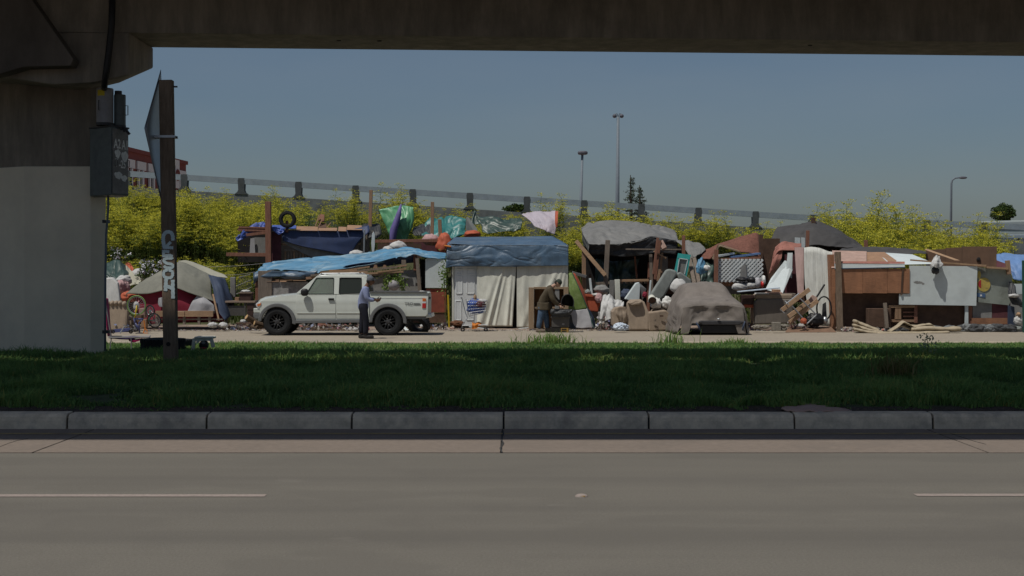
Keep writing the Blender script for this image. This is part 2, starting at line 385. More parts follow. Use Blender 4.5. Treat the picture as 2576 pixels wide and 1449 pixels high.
mat('mattress_grey', (.23, .25, .24), .95, .2, 3, .2, stain=(.33, .35, .33), stain_amt=.5, stain_scale=2)
mat('car_cover', (.185, .163, .146), .85, .12, 3, .2, 60, stain=(.2, .18, .16), stain_amt=.4, stain_scale=1.2)
mat('carpet_beige', (.37, .31, .22), .95, .15, 8, .4, 120, stain=(.27, .22, .16), stain_amt=.5, stain_scale=2)
mat('turquoise', (.05, .40, .38), .6, .12, 5, .1, stain=(.2, .5, .48), stain_amt=.4)
mat('picture_grey', (.20, .20, .19), .6, .2, 6, .1, stretch=(6, 6, .5))
mat('rock', (.16, .17, .175), .95, .35, 6, .6, 25)
mat('rock_dark', (.06, .062, .065), .95, .35, 6, .6, 25)
mat('cinder', (.22, .20, .17), .95, .2, 14, .6, 60)
mat('truck_white', (.585, .62, .58), .28, .03, 2, 0, spec=.5, coat=.6)
mat('truck_grey', (.14, .145, .15), .6, .08, 10, .05)
mat('alloy_black', (.03, .03, .032), .4, .2, 10, .05, metal=.4)
mat('lamp_red', (.45, .02, .02), .25, .1, spec=.6)
mat('lamp_orange', (.62, .16, .03), .25, .1, spec=.6)
mat('lamp_clear', (.62, .64, .66), .2, .08, spec=.7)
mat('seat_grey', (.20, .21, .21), .9, .1)
mat('skin_dark', (.16, .085, .055), .6, .1, 10, .05)
mat('skin_light', (.42, .26, .19), .6, .1, 10, .05)
mat('hair_dark', (.02, .016, .013), .8, .3, 40, .3)
mat('shirt_blue', (.235, .275, .44), .9, .08, 5, .2, 50)
mat('trousers_dark', (.012, .013, .022), .9, .2, 5, .2)
mat('jacket_brown', (.078, .062, .040), .9, .25, 5, .3, 40)
mat('jeans', (.060, .10, .165), .9, .3, 6, .3, 50, stain=(.12, .17, .23), stain_amt=.5, stain_scale=6)
mat('shoe_dark', (.02, .018, .017), .7, .2)
mat('shoe_tan', (.16, .13, .10), .8, .3, 12)
mat('cap_cloth_grey', (.10, .11, .13), .9, .15)
mat('cap_cloth_green', (.035, .045, .035), .9, .2)
mat('crate_grey', (.085, .08, .075), .7, .15, 5, .1)
mat('crate_black', (.022, .02, .018), .7, .2, 5, .1)
mat('amber', (.33, .20, .05), .6, .2, 8, .1)
mat('cabinet_tan', (.30, .215, .14), .8, .15, 3, .2, 25, stretch=WZ)
mat('cabinet_brown', (.16, .085, .04), .8, .25, 3, .2, 25, stretch=WZ)
mat('cart_blue', (.03, .075, .30), .6, .2, 6, .15)
mat('leaf_brown', (.12, .055, .03), .95, .4, 14, .6, 50)
mat('bark', (.11, .075, .05), .95, .35, 10, .7, 40, stretch=(1, 8, 8))
mat('log_end', (.40, .26, .13), .9, .2, 14, .2)
mat('water_plastic', (.50, .57, .66), .5, .2, 9, .1, spec=.7)
mat('paper_white', (.62, .62, .60), .8, .1, 8, .1)
mat('bike_green', (.15, .25, .075), .4, .15)
mat('bike_yellow', (.50, .36, .02), .4, .15)
mat('bike_blue', (.07, .085, .22), .35, .15, spec=.5)
mat('bike_pink', (.55, .22, .25), .5, .15)
mat('desk_metal', (.085, .08, .075), .5, .15, 5, .1)
mat('desk_top', (.24, .18, .14), .6, .15, 3, .1, stretch=WX)
mat('drawer_brown', (.055, .03, .025), .6, .2, 4, .1)
mat('fabric_print', (.30, .295, .285), .9, .35, 8, .1, stain=(.20, .17, .2), stain_amt=.6, stain_scale=7)
mat('building_red', (.19, .055, .045), .85, .12, 3, .1)
mat('building_white', (.60, .60, .58), .8, .08)
mat('window_dark', (.035, .025, .03), .25, .2, spec=.5)
mat('lamp_grey', (.15, .18, .21), .6, .1)
mat('lamp_head', (.10, .10, .12), .5, .2)
mat('mural_grey', (.27, .30, .27), .85, .15, 2, .1, stain=(.055, .045, .04), stain_amt=.9, stain_scale=.9)
mat('mural_yellow', (.42, .33, .09), .85, .2, 8, .05)
mat('mural_red', (.34, .03, .035), .85, .2, 8, .05)
mat('mural_blue', (.07, .13, .25), .85, .2, 8, .05)
mat('rv_grey', (.30, .34, .34), .7, .1, 2, .05)
mat('pole_green', (.02, .08, .06), .6, .2)
mat('flower_white', (.66, .66, .72), .8, .1)
mat('litter_white', (.5, .5, .5), .8, .3, 9)
leafmat('grass_blade', [(.085, .16, .05), (.14, .26, .075), (.22, .36, .10), (.36, .34, .10)], trans=.5)
leafmat('weed_blade', [(.075, .065, .03), (.06, .095, .02), (.105, .13, .03), (.26, .20, .09)], trans=.35)
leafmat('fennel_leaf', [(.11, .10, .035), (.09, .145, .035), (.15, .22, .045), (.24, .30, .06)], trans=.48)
leafmat('fennel_flower', [(.42, .42, .05), (.58, .55, .055), (.70, .65, .09)], trans=.4)
leafmat('bush_leaf', [(.02, .045, .012), (.04, .075, .016), (.08, .11, .02)])
leafmat('ivy_leaf', [(.07, .13, .02), (.13, .22, .04), (.26, .34, .10)])
leafmat('conifer_leaf', [(.04, .065, .05), (.06, .09, .065), (.10, .13, .06)])
leafmat('litter_bits', [(.05, .04, .03), (.16, .12, .09), (.5, .5, .5), (.30, .26, .22), (.12, .16, .28), (.35, .12, .08)], trans=0)
leafmat('dry_litter', [(.03, .022, .018), (.09, .06, .045), (.16, .12, .09)], trans=0)
mat('stem_green', (.075, .10, .022), .8, .3)
mat('trunk_bark', (.07, .055, .04), .95, .3, 8, .6)
m_ = glassmat('glass_clear', (.70, .80, .74)); t_ = m_.node_tree; o_ = t_.nodes['Material Output']; s_ = o_.inputs[0].links[0].from_socket
d_ = t_.nodes.new('ShaderNodeBsdfDiffuse'); d_.inputs[0].default_value = (.50, .56, .50, 1); x_ = t_.nodes.new('ShaderNodeMixShader'); x_.inputs[0].default_value = .30    # pale diffuse layer paints the reflected light onto the pane
t_.links.new(s_, x_.inputs[1]); t_.links.new(d_.outputs[0], x_.inputs[2]); t_.links.new(x_.outputs[0], o_.inputs[0])
m_ = glassmat('glass_dark', (.10, .11, .11)); t_ = m_.node_tree; o_ = t_.nodes['Material Output']; s_ = o_.inputs[0].links[0].from_socket
d_ = t_.nodes.new('ShaderNodeBsdfDiffuse'); d_.inputs[0].default_value = (.16, .19, .18, 1); x_ = t_.nodes.new('ShaderNodeMixShader'); x_.inputs[0].default_value = .22  # diffuse share puts the rear pane's reflection into its colour
t_.links.new(s_, x_.inputs[1]); t_.links.new(d_.outputs[0], x_.inputs[2]); t_.links.new(x_.outputs[0], o_.inputs[0])
leafmat('pale_leaf', [(.30, .36, .22), (.42, .48, .32)], trans=.4)

# ================================================================== SETTING
def struct(mb, name, m, **k):
    o = mb.build(name, m, None, **k); o['kind'] = 'structure'; return o
def sheet(mb, x0, x1, y0, y1, z, nx=1, ny=1, fn=None):
    vs = []; 
    for j in range(ny + 1):
        for i in range(nx + 1):
            x = x0 + (x1 - x0) * i / nx; y = y0 + (y1 - y0) * j / ny
            vs.append((x, y, fn(x, y) if fn else z))
    n = nx + 1
    return mb.add(vs, [(j * n + i, j * n + i + 1, (j + 1) * n + i + 1, (j + 1) * n + i) for j in range(ny) for i in range(nx)])
RNG = np.random.default_rng(7); random.seed(7)
struct(sheet(MB(), -1800, 1800, -300, 3500, -.06), 'ground', 'dirt')
YG = 13.98; YK = 16.1
road = struct(sheet(MB(), -90, 90, -12, YG, 0.0), 'road', 'asphalt')
road_mark = MB()
mk = MB(); sheet(mk, X(-900, 11.3), X(668, 11.3), 11.24, 11.36, .004); mk.build('lane_dash', 'white_paint', road)
mk = MB(); sheet(mk, X(2305, 11.3), X(3900, 11.3), 11.27, 11.39, .004); mk.build('lane_dash', 'white_paint', road)
gut = struct(sheet(MB(), -90, 90, YG, YK + .05, -.012), 'gutter', 'joint')
jx = [-19.5, -14.9, -10.3, X(10, 14.6) + .5, X(1262, 14.9), X(2420, 14.8), 9.6, 14.2, 18.8]
for a, b in zip(jx[:-1], jx[1:]):
    m = MB(); m.box(((a + b) / 2, (YG + YK) / 2 + .004, -.004), (b - a - .02, YK - YG - .012, .02)); m.build('slab', 'gutter_concrete', gut)
m = MB(); sheet(m, -20, 20, 15.55, 15.66, .0105); m.build('edge_line', 'yellow_paint', gut)
m = MB()   # meandering crack running off the joint
pt = [(X(1262, 14.9) + .01, YG), (X(1262, 14.9) - .01, 14.3), (X(1262, 14.9) + .02, 14.7), (X(1262, 14.9) - .005, 15.1), (X(1262, 14.9) + .015, 15.6), (X(1262, 14.9), 16.05)]
for p, q in zip(pt[:-1], pt[1:]):
    m.slab([(p[0] - .008, p[1], .012), (p[0] + .008, p[1], .012), (q[0] + .008, q[1], .012), (q[0] - .008, q[1], .012)], (0, 0, -.004))
m.build('crack', 'joint', gut)
for pts in ([(2390, 1092), (2420, 1102), (2450, 1112), (2480, 1120)], [(-10, 1130), (20, 1118), (45, 1110), (70, 1106)]):
    m = MB(); q = [(X(px, 6333 / (py - 687)), 6333 / (py - 687)) for px, py in pts]
    for a, b in zip(q[:-1], q[1:]): m.slab([(a[0], a[1] - .006, .012), (a[0], a[1] + .006, .012), (b[0], b[1] + .006, .012), (b[0], b[1] - .006, .012)], (0, 0, -.004))
    m.build('crack', 'joint', gut)
# kerb stones with rolled noses
kerb = struct(MB().box((0, 16.24, .06), (60, .16, .12)), 'kerb', 'joint')
kx = [-9.99, -8.34, -6.69, -5.04, -3.46, -1.815, -.095, 1.55, 3.2, 4.77, 6.42, 8.07, 9.72, 11.37]
prof = [(16.1, -.02), (16.108, .10), (16.118, .14), (16.14, .165), (16.175, .177), (16.36, .182), (16.36, -.02)]
for i, (a, b) in enumerate(zip(kx[:-1], kx[1:])):
    m = MB(); dz = random.uniform(-.008, .006); dy = random.uniform(-.007, .007)
    m.slab([(a + .011, y + dy, z + dz) for y, z in prof], (b - a - .022, 0, 0)); m.build('kerb_stone', 'kerb_concrete', kerb, bevel=.006)
# raised pavement marker on the lane line
t = thing('pavement_marker', 'small pale raised ceramic marker alone on the grey lane', 'road marker', (X(1463, 11.27), 11.27, .001))
m = MB(); c = Vector((X(1463, 11.27), 11.27, 0)); m.lathe([(.052, 0), (.051, .006), (.04, .015), (.022, .02), (.001, .021)], 18, Matrix.Translation(c)); m.build('dome', 'white_paint', t, smooth=True)
m = MB().box(c + Vector((.01, -.042, .008)), (.03, .012, .008)); m.build('reflector', 'amber', t)

# verge
def zv(x, y):
    if y < 16.34: return .10
    t = min(1, (y - 16.34) / 1.6); b = .13 + .09 * t
    if y > 26.2: b -= min(1, (y - 26.2) / 4.6) * .15
    b += .05 * noise.noise(Vector((x * .35, y * .35, 0))) * t * (1 if y < 31 else .3)
    return b
struct(sheet(MB(), -45, 45, 16.34, 34.3, 0, 120, 60, zv), 'verge', 'turf_soil', smooth=True)
def zs(x, y): return zv(x, y) + .008 + .01 * noise.noise(Vector((x * 3, y * 3, 5)))
struct(sheet(MB(), -30, 30, 16.345, 17.0, 0, 160, 6, zs), 'soil_strip', 'soil', smooth=True)
struct(MB().box((0, 34.45, 0), (90, .26, .2)), 'back_kerb', 'kerb_concrete')
struct(sheet(MB(), -60, 60, 34.56, 44.6, 0.0), 'side_road', 'side_concrete')
# embankment behind the camp up to the ramp
def zrail(x): return 5.96 - (x + 16.06) * .0647 if x < 12 else 5.96 - (28.06) * .0647 - (x - 12) * .045
def zh(x, y):
    if y < 48.5: return .01
    top = zrail(x) - 2.3
    t = min(1, (y - 48.5) / 9.5); t = t * t * (3 - 2 * t)
    if y > 59.7: return top - .4
    return .01 + (max(top, .4)) * t + .18 * noise.noise(Vector((x * .3, y * .4, 2))) * t
def zd(x, y):
    if y < 48.5: return .006 + max(0, min(1, (y - 44.6) / 1.5)) * (.012 + .02 * noise.noise(Vector((x * .7, y * .7, 3))))
    return zh(x, y)
struct(sheet(MB(), -60, 60, 44.4, 48.5, 0, 120, 8, zd), 'camp_ground', 'dirt', smooth=True)
struct(sheet(MB(), -60, 60, 48.5, 61, 0, 140, 36, zh), 'embankment', 'hill_soil', smooth=True)

# ------------------------------------------------------------------ overpass overhead
def gy(x): return (x + 7.2) * .064        # skew of the far girder
t = thing('concrete_overpass', 'dark concrete overpass carried on a broad painted column, spanning the top of the view', 'overpass', (0, 28, 0))
m = MB()
m.slab([(x, 26.85 + gy(x), 6.31) for x in (-30, 40)] + [(x, 28.6 + gy(x), 6.31) for x in (40, -30)], (0, 0, 1.5)); m.build('girder', 'bridge_concrete', t)
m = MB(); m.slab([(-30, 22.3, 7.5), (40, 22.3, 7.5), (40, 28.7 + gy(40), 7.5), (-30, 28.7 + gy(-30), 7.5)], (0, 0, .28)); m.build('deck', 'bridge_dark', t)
t2 = thing('shade_overpass', 'unseen higher overpass added above the near kerb to cast its shade', 'overpass', (0, 16, 0))  # added unseen overpass: casts the near shadow edge, raised to admit fill light
m = MB(); m.box((5, 14.87, 16.15), (70, 9.14, .3)); m.build('deck', 'bridge_concrete', t2)
for y in (12.6, 17.2):
    m = MB().box((5, y, 15.45), (70, .9, 1.1)); m.build('girder', 'bridge_concrete', t2)
for x in (-19, 19):
    m = MB().box((x, 14.9, 7.4), (1.3, 1.3, 14.95)); m.build('column', 'bridge_concrete', t2, bevel=.05)
# column (lower painted casing, upper bare shaft)
def plan(zs_, inset=0):
    Yf = 28.1 + inset; i = inset
    return [Vector((X(-75, Yf) + i, 28.75, zs_)), Vector((X(62, 28.1) + i * .4, Yf, zs_)), Vector((X(228, 28.1) - i * .4, Yf, zs_)), Vector((X(266, 28.4) - i, 28.4, zs_)),
            Vector((X(252, 29.5) - i, 29.5, zs_)), Vector((X(-75, Yf) + i, 29.5, zs_))]
m = MB().slab(plan(-.1), (0, 0, 3.98)); casing = m.build('painted_casing', 'column_paint', t, bevel=.02)
m = MB().slab(plan(3.85, .035), (0, 0, 1.9)); m.build('shaft', 'bridge_concrete', t, bevel=.02)
# cap beam: right face plane x = -7.22, underside rising to the back
m = MB()
f_ = [(-16, 26.8, 6.31), (-7.22, 26.8, 6.31), (-7.22, 26.8, 5.50), (-7.9, 26.8, 5.36), (-8.65, 26.8, 5.32), (-10.6, 26.8, 5.62), (-16, 26.8, 5.7)]
b_ = [(-16, 28.62, 6.305), (-7.22, 28.62, 6.305), (-7.22, 28.62, 5.90), (-7.9, 28.62, 5.60), (-8.65, 28.62, 5.42), (-10.6, 28.62, 5.62), (-16, 28.62, 5.7)]
m.add(f_ + b_, [tuple(range(7)), tuple(range(13, 6, -1))] + [(i, 7 + i, 7 + (i + 1) % 7, (i + 1) % 7) for i in range(7)]); m.build('cap_beam', 'bridge_concrete', t, bevel=.025)
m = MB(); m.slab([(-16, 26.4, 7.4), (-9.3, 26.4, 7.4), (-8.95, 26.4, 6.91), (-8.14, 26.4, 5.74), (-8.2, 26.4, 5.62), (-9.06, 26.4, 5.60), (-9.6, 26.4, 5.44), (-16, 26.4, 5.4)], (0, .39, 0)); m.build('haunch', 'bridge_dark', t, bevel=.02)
# bullet like pits in soffit: little drain holes
for px in (850, 952, 2058):
    m = MB(); x = X(px, 27.6); m.lathe([(.0, 6.300), (.045, 6.300), (.045, 6.32)], 12, Matrix.Translation((x, 27.5 + gy(x), 0))); m.build('drain_hole', 'interior', t)

# cabinet and transformers hung on the column
t = thing('electrical_cabinet', 'weathered grey steel cabinet with stencilled white letters hung on the column', 'cabinet', (X(272, 27.5), 27.5, Z(493, 27.5)))
A = P(226, 0, 27.75); B = P(280, 0, 27.25); C_ = P(323, 0, 27.75); z0 = Z(491, 27.4); z1 = Z(320, 27.4)
m = MB(); m.slab([(A.x, A.y, z0), (B.x, B.y, z0), (C_.x, C_.y, z0), (C_.x - .25, 28.2, z0), (A.x - .05, 28.2, z0)], (0, 0, z1 - z0)); box_ = m.build('body', 'cabinet_dark', t, bevel=.012)
nrm = Vector((C_.y - B.y, B.x - C_.x, 0)).normalized()
if nrm.y > 0: nrm = -nrm
ux = Vector((C_.x - B.x, C_.y - B.y, 0)); wd = ux.length; ux.normalize()
def onface(u, z, d=0.0): return Vector((B.x, B.y, z)) + ux * (u * wd) + nrm * d
m = MB(); m.slab([onface(.05, z0 + .03, .004), onface(.96, z0 + .03, .004), onface(.96, z1 - .03, .004), onface(.05, z1 - .03, .004)], nrm * .012); m.build('door', 'cabinet_light', t, bevel=.004)
MT = Matrix((ux, Vector((0, 0, 1)), nrm)).transposed().to_4x4()
def ft(s, u, py, size, sx=.8): return text('stencil', s, size, Matrix.Translation(onface(u, Z(py, 27.5), .0185)) @ MT, 'stencil_white', t, .001, sx)
ft('A2', .3, 364, .25, .72); ft('A1', .76, 365, .25, .72); ft('T', .26, 411, .21, .7); ft('-25', .6, 414, .21, .75)
for u, py, hw, hh in ((.32, 388, .16, .085), (.74, 393, .2, .10), (.36, 442, .22, .07), (.7, 448, .18, .06)):
    m = MB(); q = [onface(u + hw * math.cos(a) * (1 + .2 * math.sin(3 * a)), Z(py, 27.5) + hh * math.sin(a) * (1 + .15 * math.cos(5 * a)), .0175) for a in [i * math.pi / 8 for i in range(16)]]
    m.slab(q, nrm * .0015); m.build('paint_patch', 'stencil_white', t)
for u in (.2, .93):
    m = MB(); m.tube([onface(u, Z(418, 27.5), .018), onface(u, Z(418, 27.5), .05), onface(u, Z(402, 27.5), .05), onface(u, Z(402, 27.5), .018)], .008, 6); m.build('handle', 'dark_metal', t)
m = MB(); m.slab([(A.x - .02, A.y, z1 + .002), (B.x, B.y - .02, z1 + .002), (C_.x + .02, C_.y, z1 + .002), (C_.x - .2, 28.15, z1 + .002), (A.x, 28.15, z1 + .002)], (0, 0, .025)); m.build('lid', 'dark_metal', t)
def can(px0, px1, py0, py1, Y, m_, label, tag_y=False, cap_step=False):
    x = X((px0 + px1) / 2, Y); r = (px1 - px0) / 2 / F * Y; za = Z(py1, Y); zb = Z(py0, Y)
    t = thing('transformer_can', label, 'transformer', (x, Y, za))
    m = MB(); m.lathe([(0.001, za), (r, za), (r, zb - .03), (r * .97, zb - .005), (.001, zb)], 24, Matrix.Translation((x, Y, 0))); m.build('shell', m_, t, smooth=False, bevel=.004)
    if cap_step: m = MB(); m.lathe([(r * .62, zb), (r * .62, zb + .07), (.001, zb + .075)], 20, Matrix.Translation((x - .03, Y, 0))); m.build('cap', 'dark_metal', t)
    if tag_y:
        m = MB(); R0 = r + .003
        vs = []
        for k in range(7):
            a = R(-130 + k * 9); vs += [(x + R0 * math.cos(a), Y + R0 * math.sin(a), zb - .16), (x + R0 * math.cos(a), Y + R0 * math.sin(a), zb - .05)]
        m.add(vs, [(2 * k, 2 * k + 2, 2 * k + 3, 2 * k + 1) for k in range(6)]); m.build('sticker', 'label_yellow', t)
    s = -1 if tag_y else 1
    hx = x + (-.07 if tag_y else r); hy = Y - (r * .92 if tag_y else .02)
    d = Vector((0, -.035, 0)) if tag_y else Vector((.05, 0, 0)); zc = (za + zb) / 2
    m = MB(); q = Vector((hx, hy, 0)); m.tube([q + Vector((0, 0, zc + .09)), q + d + Vector((0, 0, zc + .09)), q + d + Vector((0, 0, zc - .09)), q + Vector((0, 0, zc - .09))], .009, 6); m.build('handle', 'dark_metal', t)
    m = MB(); m.lathe([(r * 1.05, za - .03), (r * 1.05, za + .02)], 24, Matrix.Translation((x, Y, 0))); m.build('base_ring', 'dark_metal', t)
can(243, 285, 222, 312, 27.42, 'cap_grey', 'pale grey cylindrical can with a yellow sticker above the stencilled cabinet', True)
can(287, 316, 238, 318, 27.55, 'cabinet_dark', 'narrower dark cylindrical can right of the yellow-stickered one', False, True)
m = MB(); m.tube([P(284, -60, 26.6), P(281, 60, 26.6), P(275, 120, 26.65), P(268, 175, 26.66), P(263, 212, 26.75), P(262, 224, 27.42)], .062, 10)
solo(m, 'conduit_pipe', 'black_plastic', 'thick dark pipe dropping from the bridge into the stickered can', 'pipe', smooth=True)
t = thing('conduit_pipe', 'thin grey conduit running down the column edge below the cabinet', 'pipe', (X(268, 27.9), 27.9, .1))
m = MB(); m.tube([P(272, 492, 27.7), P(272, 530, 27.75), P(267, 590, 27.9), P(265, 700, 27.9), P(264.5, 884, 27.9)], .022, 8); m.build('tube', 'lamp_grey', t, smooth=True)
for py in (557, 835):
    m = MB(); m.pbox(257, py - 4, 273, py + 4, 27.84, .12); m.build('clamp', 'dark_metal', t)
m = MB(); m.pbar((303, 326, 27.5), (322, 323, 27.5), .03); m.pbar((313, 322, 27.5), (326, 338, 27.5), .045, .05); m.pbar((309, 318, 27.5), (313, 332, 27.5), .03); m.pbar((296, 310, 27.5), (313, 324, 27.5), .012)
solo(m, 'service_bracket', 'black_plastic', 'small black bracket and clamp jutting from the cabinet top', 'bracket')

# road sign seen from behind on its post
YP = 24.0
t = thing('road_sign', 'diamond road sign seen nearly edge-on on a graffitied wooden post in the grass', 'sign', (X(430, YP), YP, .15))
m = MB(); m.bar(P(430.5, 930, YP), P(418.5, 202, YP), .225, .16); post = m.build('post', 'post_wood', t, bevel=.012)
m = MB(); q = P(422 + 4.5, 865, YP); m.lathe([(.0, -.0), (.036, 0), (.036, .01)], 16, Matrix.Translation(q + Vector((0, -.0835, 0))) @ Matrix.Rotation(R(90), 4, 'X')); m.build('bolt_hole', 'interior', post)
m = MB(); T_ = np.array(P(404.5, 175, 24.05)); L_ = np.array(P(363, 322, 23.45)); B_ = np.array(P(409, 522, 24.05)); R_ = np.array(P(413, 345, 24.75))
n = 15; vs = []
for j in range(n):
    for i in range(n):
        s_ = i / (n - 1); u_ = j / (n - 1)
        p = T_ * (1 - s_) * (1 - u_) + L_ * s_ * (1 - u_) + R_ * (1 - s_) * u_ + B_ * s_ * u_
        p = p + np.array((-.05, .0, 0)) * math.sin(math.pi * s_) * math.sin(math.pi * u_); vs.append(p)
m.add(vs, [(j * n + i, j * n + i + 1, (j + 1) * n + i + 1, (j + 1) * n + i) for j in range(n - 1) for i in range(n - 1)]); m.build('sign_plate', 'sign_metal', t, smooth=True, solid=.006)
m = MB(); m.pbox(386, 340, 439, 346, YP - .1, .25); m.build('bracket', 'steel', t)
for py in (218, 345, 620):
    m = MB(); m.pbox(434, py - 2, 446 if py < 600 else 442, py + 2, YP, .02); m.build('bolt', 'dark_metal', t)
# graffiti strokes sprayed down the post face (flat paint, 2 mm)
def gz(zx, zy): return ((540 + zx / 4.83) / 1.4907, (840 + zy / 4.83) / 1.4907)
strokes = [
 [(350, 330), (350, 220), (385, 160), (440, 140), (500, 165), (522, 230), (522, 300)],
 [(352, 310), (360, 380), (372, 440)], [(375, 440), (430, 380), (485, 325)], [(355, 425), (450, 428), (530, 430)],
 [(355, 470), (355, 600)], [(358, 490), (460, 500)], [(358, 575), (460, 565), (520, 590)],
 [(520, 600), (500, 620), (420, 620), (365, 640), (365, 680), (420, 715), (490, 725), (520, 745), (515, 785), (460, 795), (390, 785), (360, 755)],
 [(440, 830), (370, 850), (352, 900), (365, 950), (420, 975), (490, 970), (520, 920), (510, 860), (440, 830)],
 [(400, 950), (398, 1060), (388, 1215)], [(520, 1010), (522, 1180), (526, 1350)], [(360, 1112), (440, 1135), (535, 1175)]]
ax = (P(418.5, 202, YP) - P(430.5, 930, YP)).normalized()
for k, st in enumerate(strokes):
    g = MB(); pp = catmull([gz(*q) for q in st], 6 * len(st)); w_ = .030 if k < 2 or k > 8 else .024
    vs = []
    P3 = [P(q[0], q[1], YP - .0822 - .0004 * k) for q in pp]; P3 = [Vector((p.x, YP - .0822 - .0004 * k, p.z)) for p in P3]
    for i, p in enumerate(P3):
        d = (P3[min(i + 1, len(P3) - 1)] - P3[max(i - 1, 0)]).normalized(); nn = Vector((d.z, 0, -d.x)) * (w_ * (1 + .12 * math.sin(i * 1.7)))
        vs += [p + nn, p - nn]
    g.add(vs, [(2 * i, 2 * i + 1, 2 * i + 3, 2 * i + 2) for i in range(len(P3) - 1)]); g.build('graffiti_stroke', 'spray_white', t)

# ------------------------------------------------------------------ ramp with barrier
YB = 60.0
t = thing('ramp_barrier', 'long grey ramp wall with posts and steel rail sloping down to the right', 'barrier', (0, YB, 2))
def lin(x0, x1, zt, zb, y0, y1, step=2.0):
    m = MB(); xs = np.arange(x0, x1 + .01, step); vs = []
    for x in xs:
        a = zrail(x); vs += [(x, y0, a + zb), (x, y0, a + zt), (x, y1, a + zt), (x, y1, a + zb)]
    fs = [tuple((4 * i + k, 4 * i + (k + 1) % 4, 4 * i + 4 + (k + 1) % 4, 4 * i + 4 + k)) for i in range(len(xs) - 1) for k in range(4)]
    fs += [(0, 1, 2, 3), tuple(4 * (len(xs) - 1) + k for k in (3, 2, 1, 0))]
    return m.add(vs, fs)
lin(-34, 34, -.56, -3.2, YB, YB + .35).build('wall', 'barrier_concrete', t)
lin(-34, 34, .11, -.13, YB - .02, YB + .14).build('rail', 'rail_steel', t)
k = -7
for i in range(-6, 18):
    x = X(463 + 143.8 * i, YB); z = zrail(x)
    m = MB(); h = .145
    m.slab([(x - h * .8, YB - .03, z + .12), (x + h * .8, YB - .03, z + .12), (x + h, YB - .03, z + .02), (x + h * .85, YB - .03, z - .38), (x + h * 1.1, YB - .03, z - .48), (x + h * 1.9, YB - .03, z - .575), (x - h * 1.9, YB - .03, z - .555), (x - h * 1.1, YB - .03, z - .46), (x - h * .85, YB - .03, z - .38), (x - h, YB - .03, z + .02)], (0, .36, 0))
    m.build('barrier_post', 'barrier_dark', t)
mm = MB(); lin(-34, 34, -.66, -.76, YB + .36, YB + 9).build('ramp_deck', 'barrier_concrete', t)

# ------------------------------------------------------------------ far background
t = thing('brick_building', 'red building with white bands and pilasters beyond the ramp', 'building', (X(400, 110), 112, 0))
a = Vector((X(280, 105), 105, 0)); b = Vector((X(468, 122), 122, 0)); d = (b - a); Ld = d.length; d.normalize(); nn = Vector((d.y, -d.x, 0))
H0 = Z(372, 105.5); 
def bw(m, u0, u1, z0, z1, o0, o1):
    q = [a + d * u0 + nn * o1, a + d * u1 + nn * o1, a + d * u1 + nn * o0, a + d * u0 + nn * o0]
    return m.slab([(p.x, p.y, z0) for p in q], (0, 0, z1 - z0))
bw(MB(), 0, Ld, -.05, H0, -14, 0).build('wall', 'building_red', t)
bw(MB(), -.1, Ld + .1, H0, H0 + .3, -14.1, .15).build('parapet', 'building_red', t)
nb = 7
for i in range(nb):
    u0 = Ld * i / nb; u1 = Ld * (i + 1) / nb
    f = bw(MB(), u0 + .25, u1 - .25, H0 - 1.25, H0 - .6, .01, .12).build('band', 'building_white', t)
    for r in range(3):
        zt = H0 - 1.4 - r * 3.3
        wn = bw(MB(), u0 + .5, u1 - .5, zt - 2.5, zt, .01, .05).build('window', 'window_dark', t)
    for e in (u0 + .3, (u0 + u1) / 2):
        bw(MB(), e, e + .28, .5, H0 - 1.3, .06, .2).build('pilaster', 'building_white', t)
bw(MB(), Ld * .78, Ld * .84, H0 - 2.2, H0 + .15, .2, .35).build('sign_board', 'building_white', t)
for r_ in (.7, .42):
    m = MB(); cc = a + d * (Ld * .81) + nn * .36 + Vector((0, 0, H0 - 1.1)); m.torus(cc, r_ * .6, .08, nn, 18, 6); m.build('ring_mark', 'building_red', t)

def lamp_post(x0, y0, x1, y1, Y, kind, label):
    t = thing('lamp_post', label, 'street lamp', tuple(P(x0, y0, Y)), group='lamp posts beyond the ramp')
    s = F / Y
    def pole(pts, r): m = MB(); m.tube(pts, r, 10); m.build('pole', 'lamp_grey', t, smooth=True)
    b = P(x0, y0, Y); b.z = 0; tp = P(x1, y1, Y)
    if kind == 'box':
        pole([b, tp], [.13, .075]); m = MB(); m.blob(tp + Vector((.02, 0, .08)), (.30, .2, .12), 0, power=.6); m.build('lamp_head', 'lamp_head', t, smooth=True)
    elif kind == 'twin':
        pole([b, tp], [.17, .085])
        for sx in (-1, 1):
            m = MB(); m.tube([tp, tp + Vector((sx * .08, 0, .2)), tp + Vector((sx * .2, 0, .16))], .03, 6); m.build('arm', 'lamp_grey', t)
            m = MB(); m.blob(tp + Vector((sx * .21, 0, .05)), (.13, .12, .12), 0); m.build('lamp_head', 'lamp_head', t, smooth=True)
    else:
        pole([b, tp - Vector((.35, 0, .35)), tp - Vector((.30, 0, .15)), tp - Vector((.12, 0, .02)), tp + Vector((.15, 0, 0))], [.10, .06, .055, .05, .04])
        m = MB(); m.blob(tp + Vector((.34, 0, 0)), (.26, .12, .08), 0); m.build('lamp_head', 'lamp_head', t, smooth=True)
lamp_post(1453, 560, 1465, 388, 85, 'box', 'shorter lamp post with a flat box head leaning right behind the ramp')
lamp_post(1551, 560, 1555, 294, 85, 'twin', 'tallest lamp post with twin heads rising behind the ramp')
lamp_post(2390, 600, 2408, 447, 85, 'arm', 'thin lamp post with a curved arm above the fennel on the right')

# ================================================================== VEGETATION
def rnd(n, a, b): return RNG.uniform(a, b, n)
vn = np.vectorize(lambda x, y, s: noise.noise(Vector((x, y, s))))
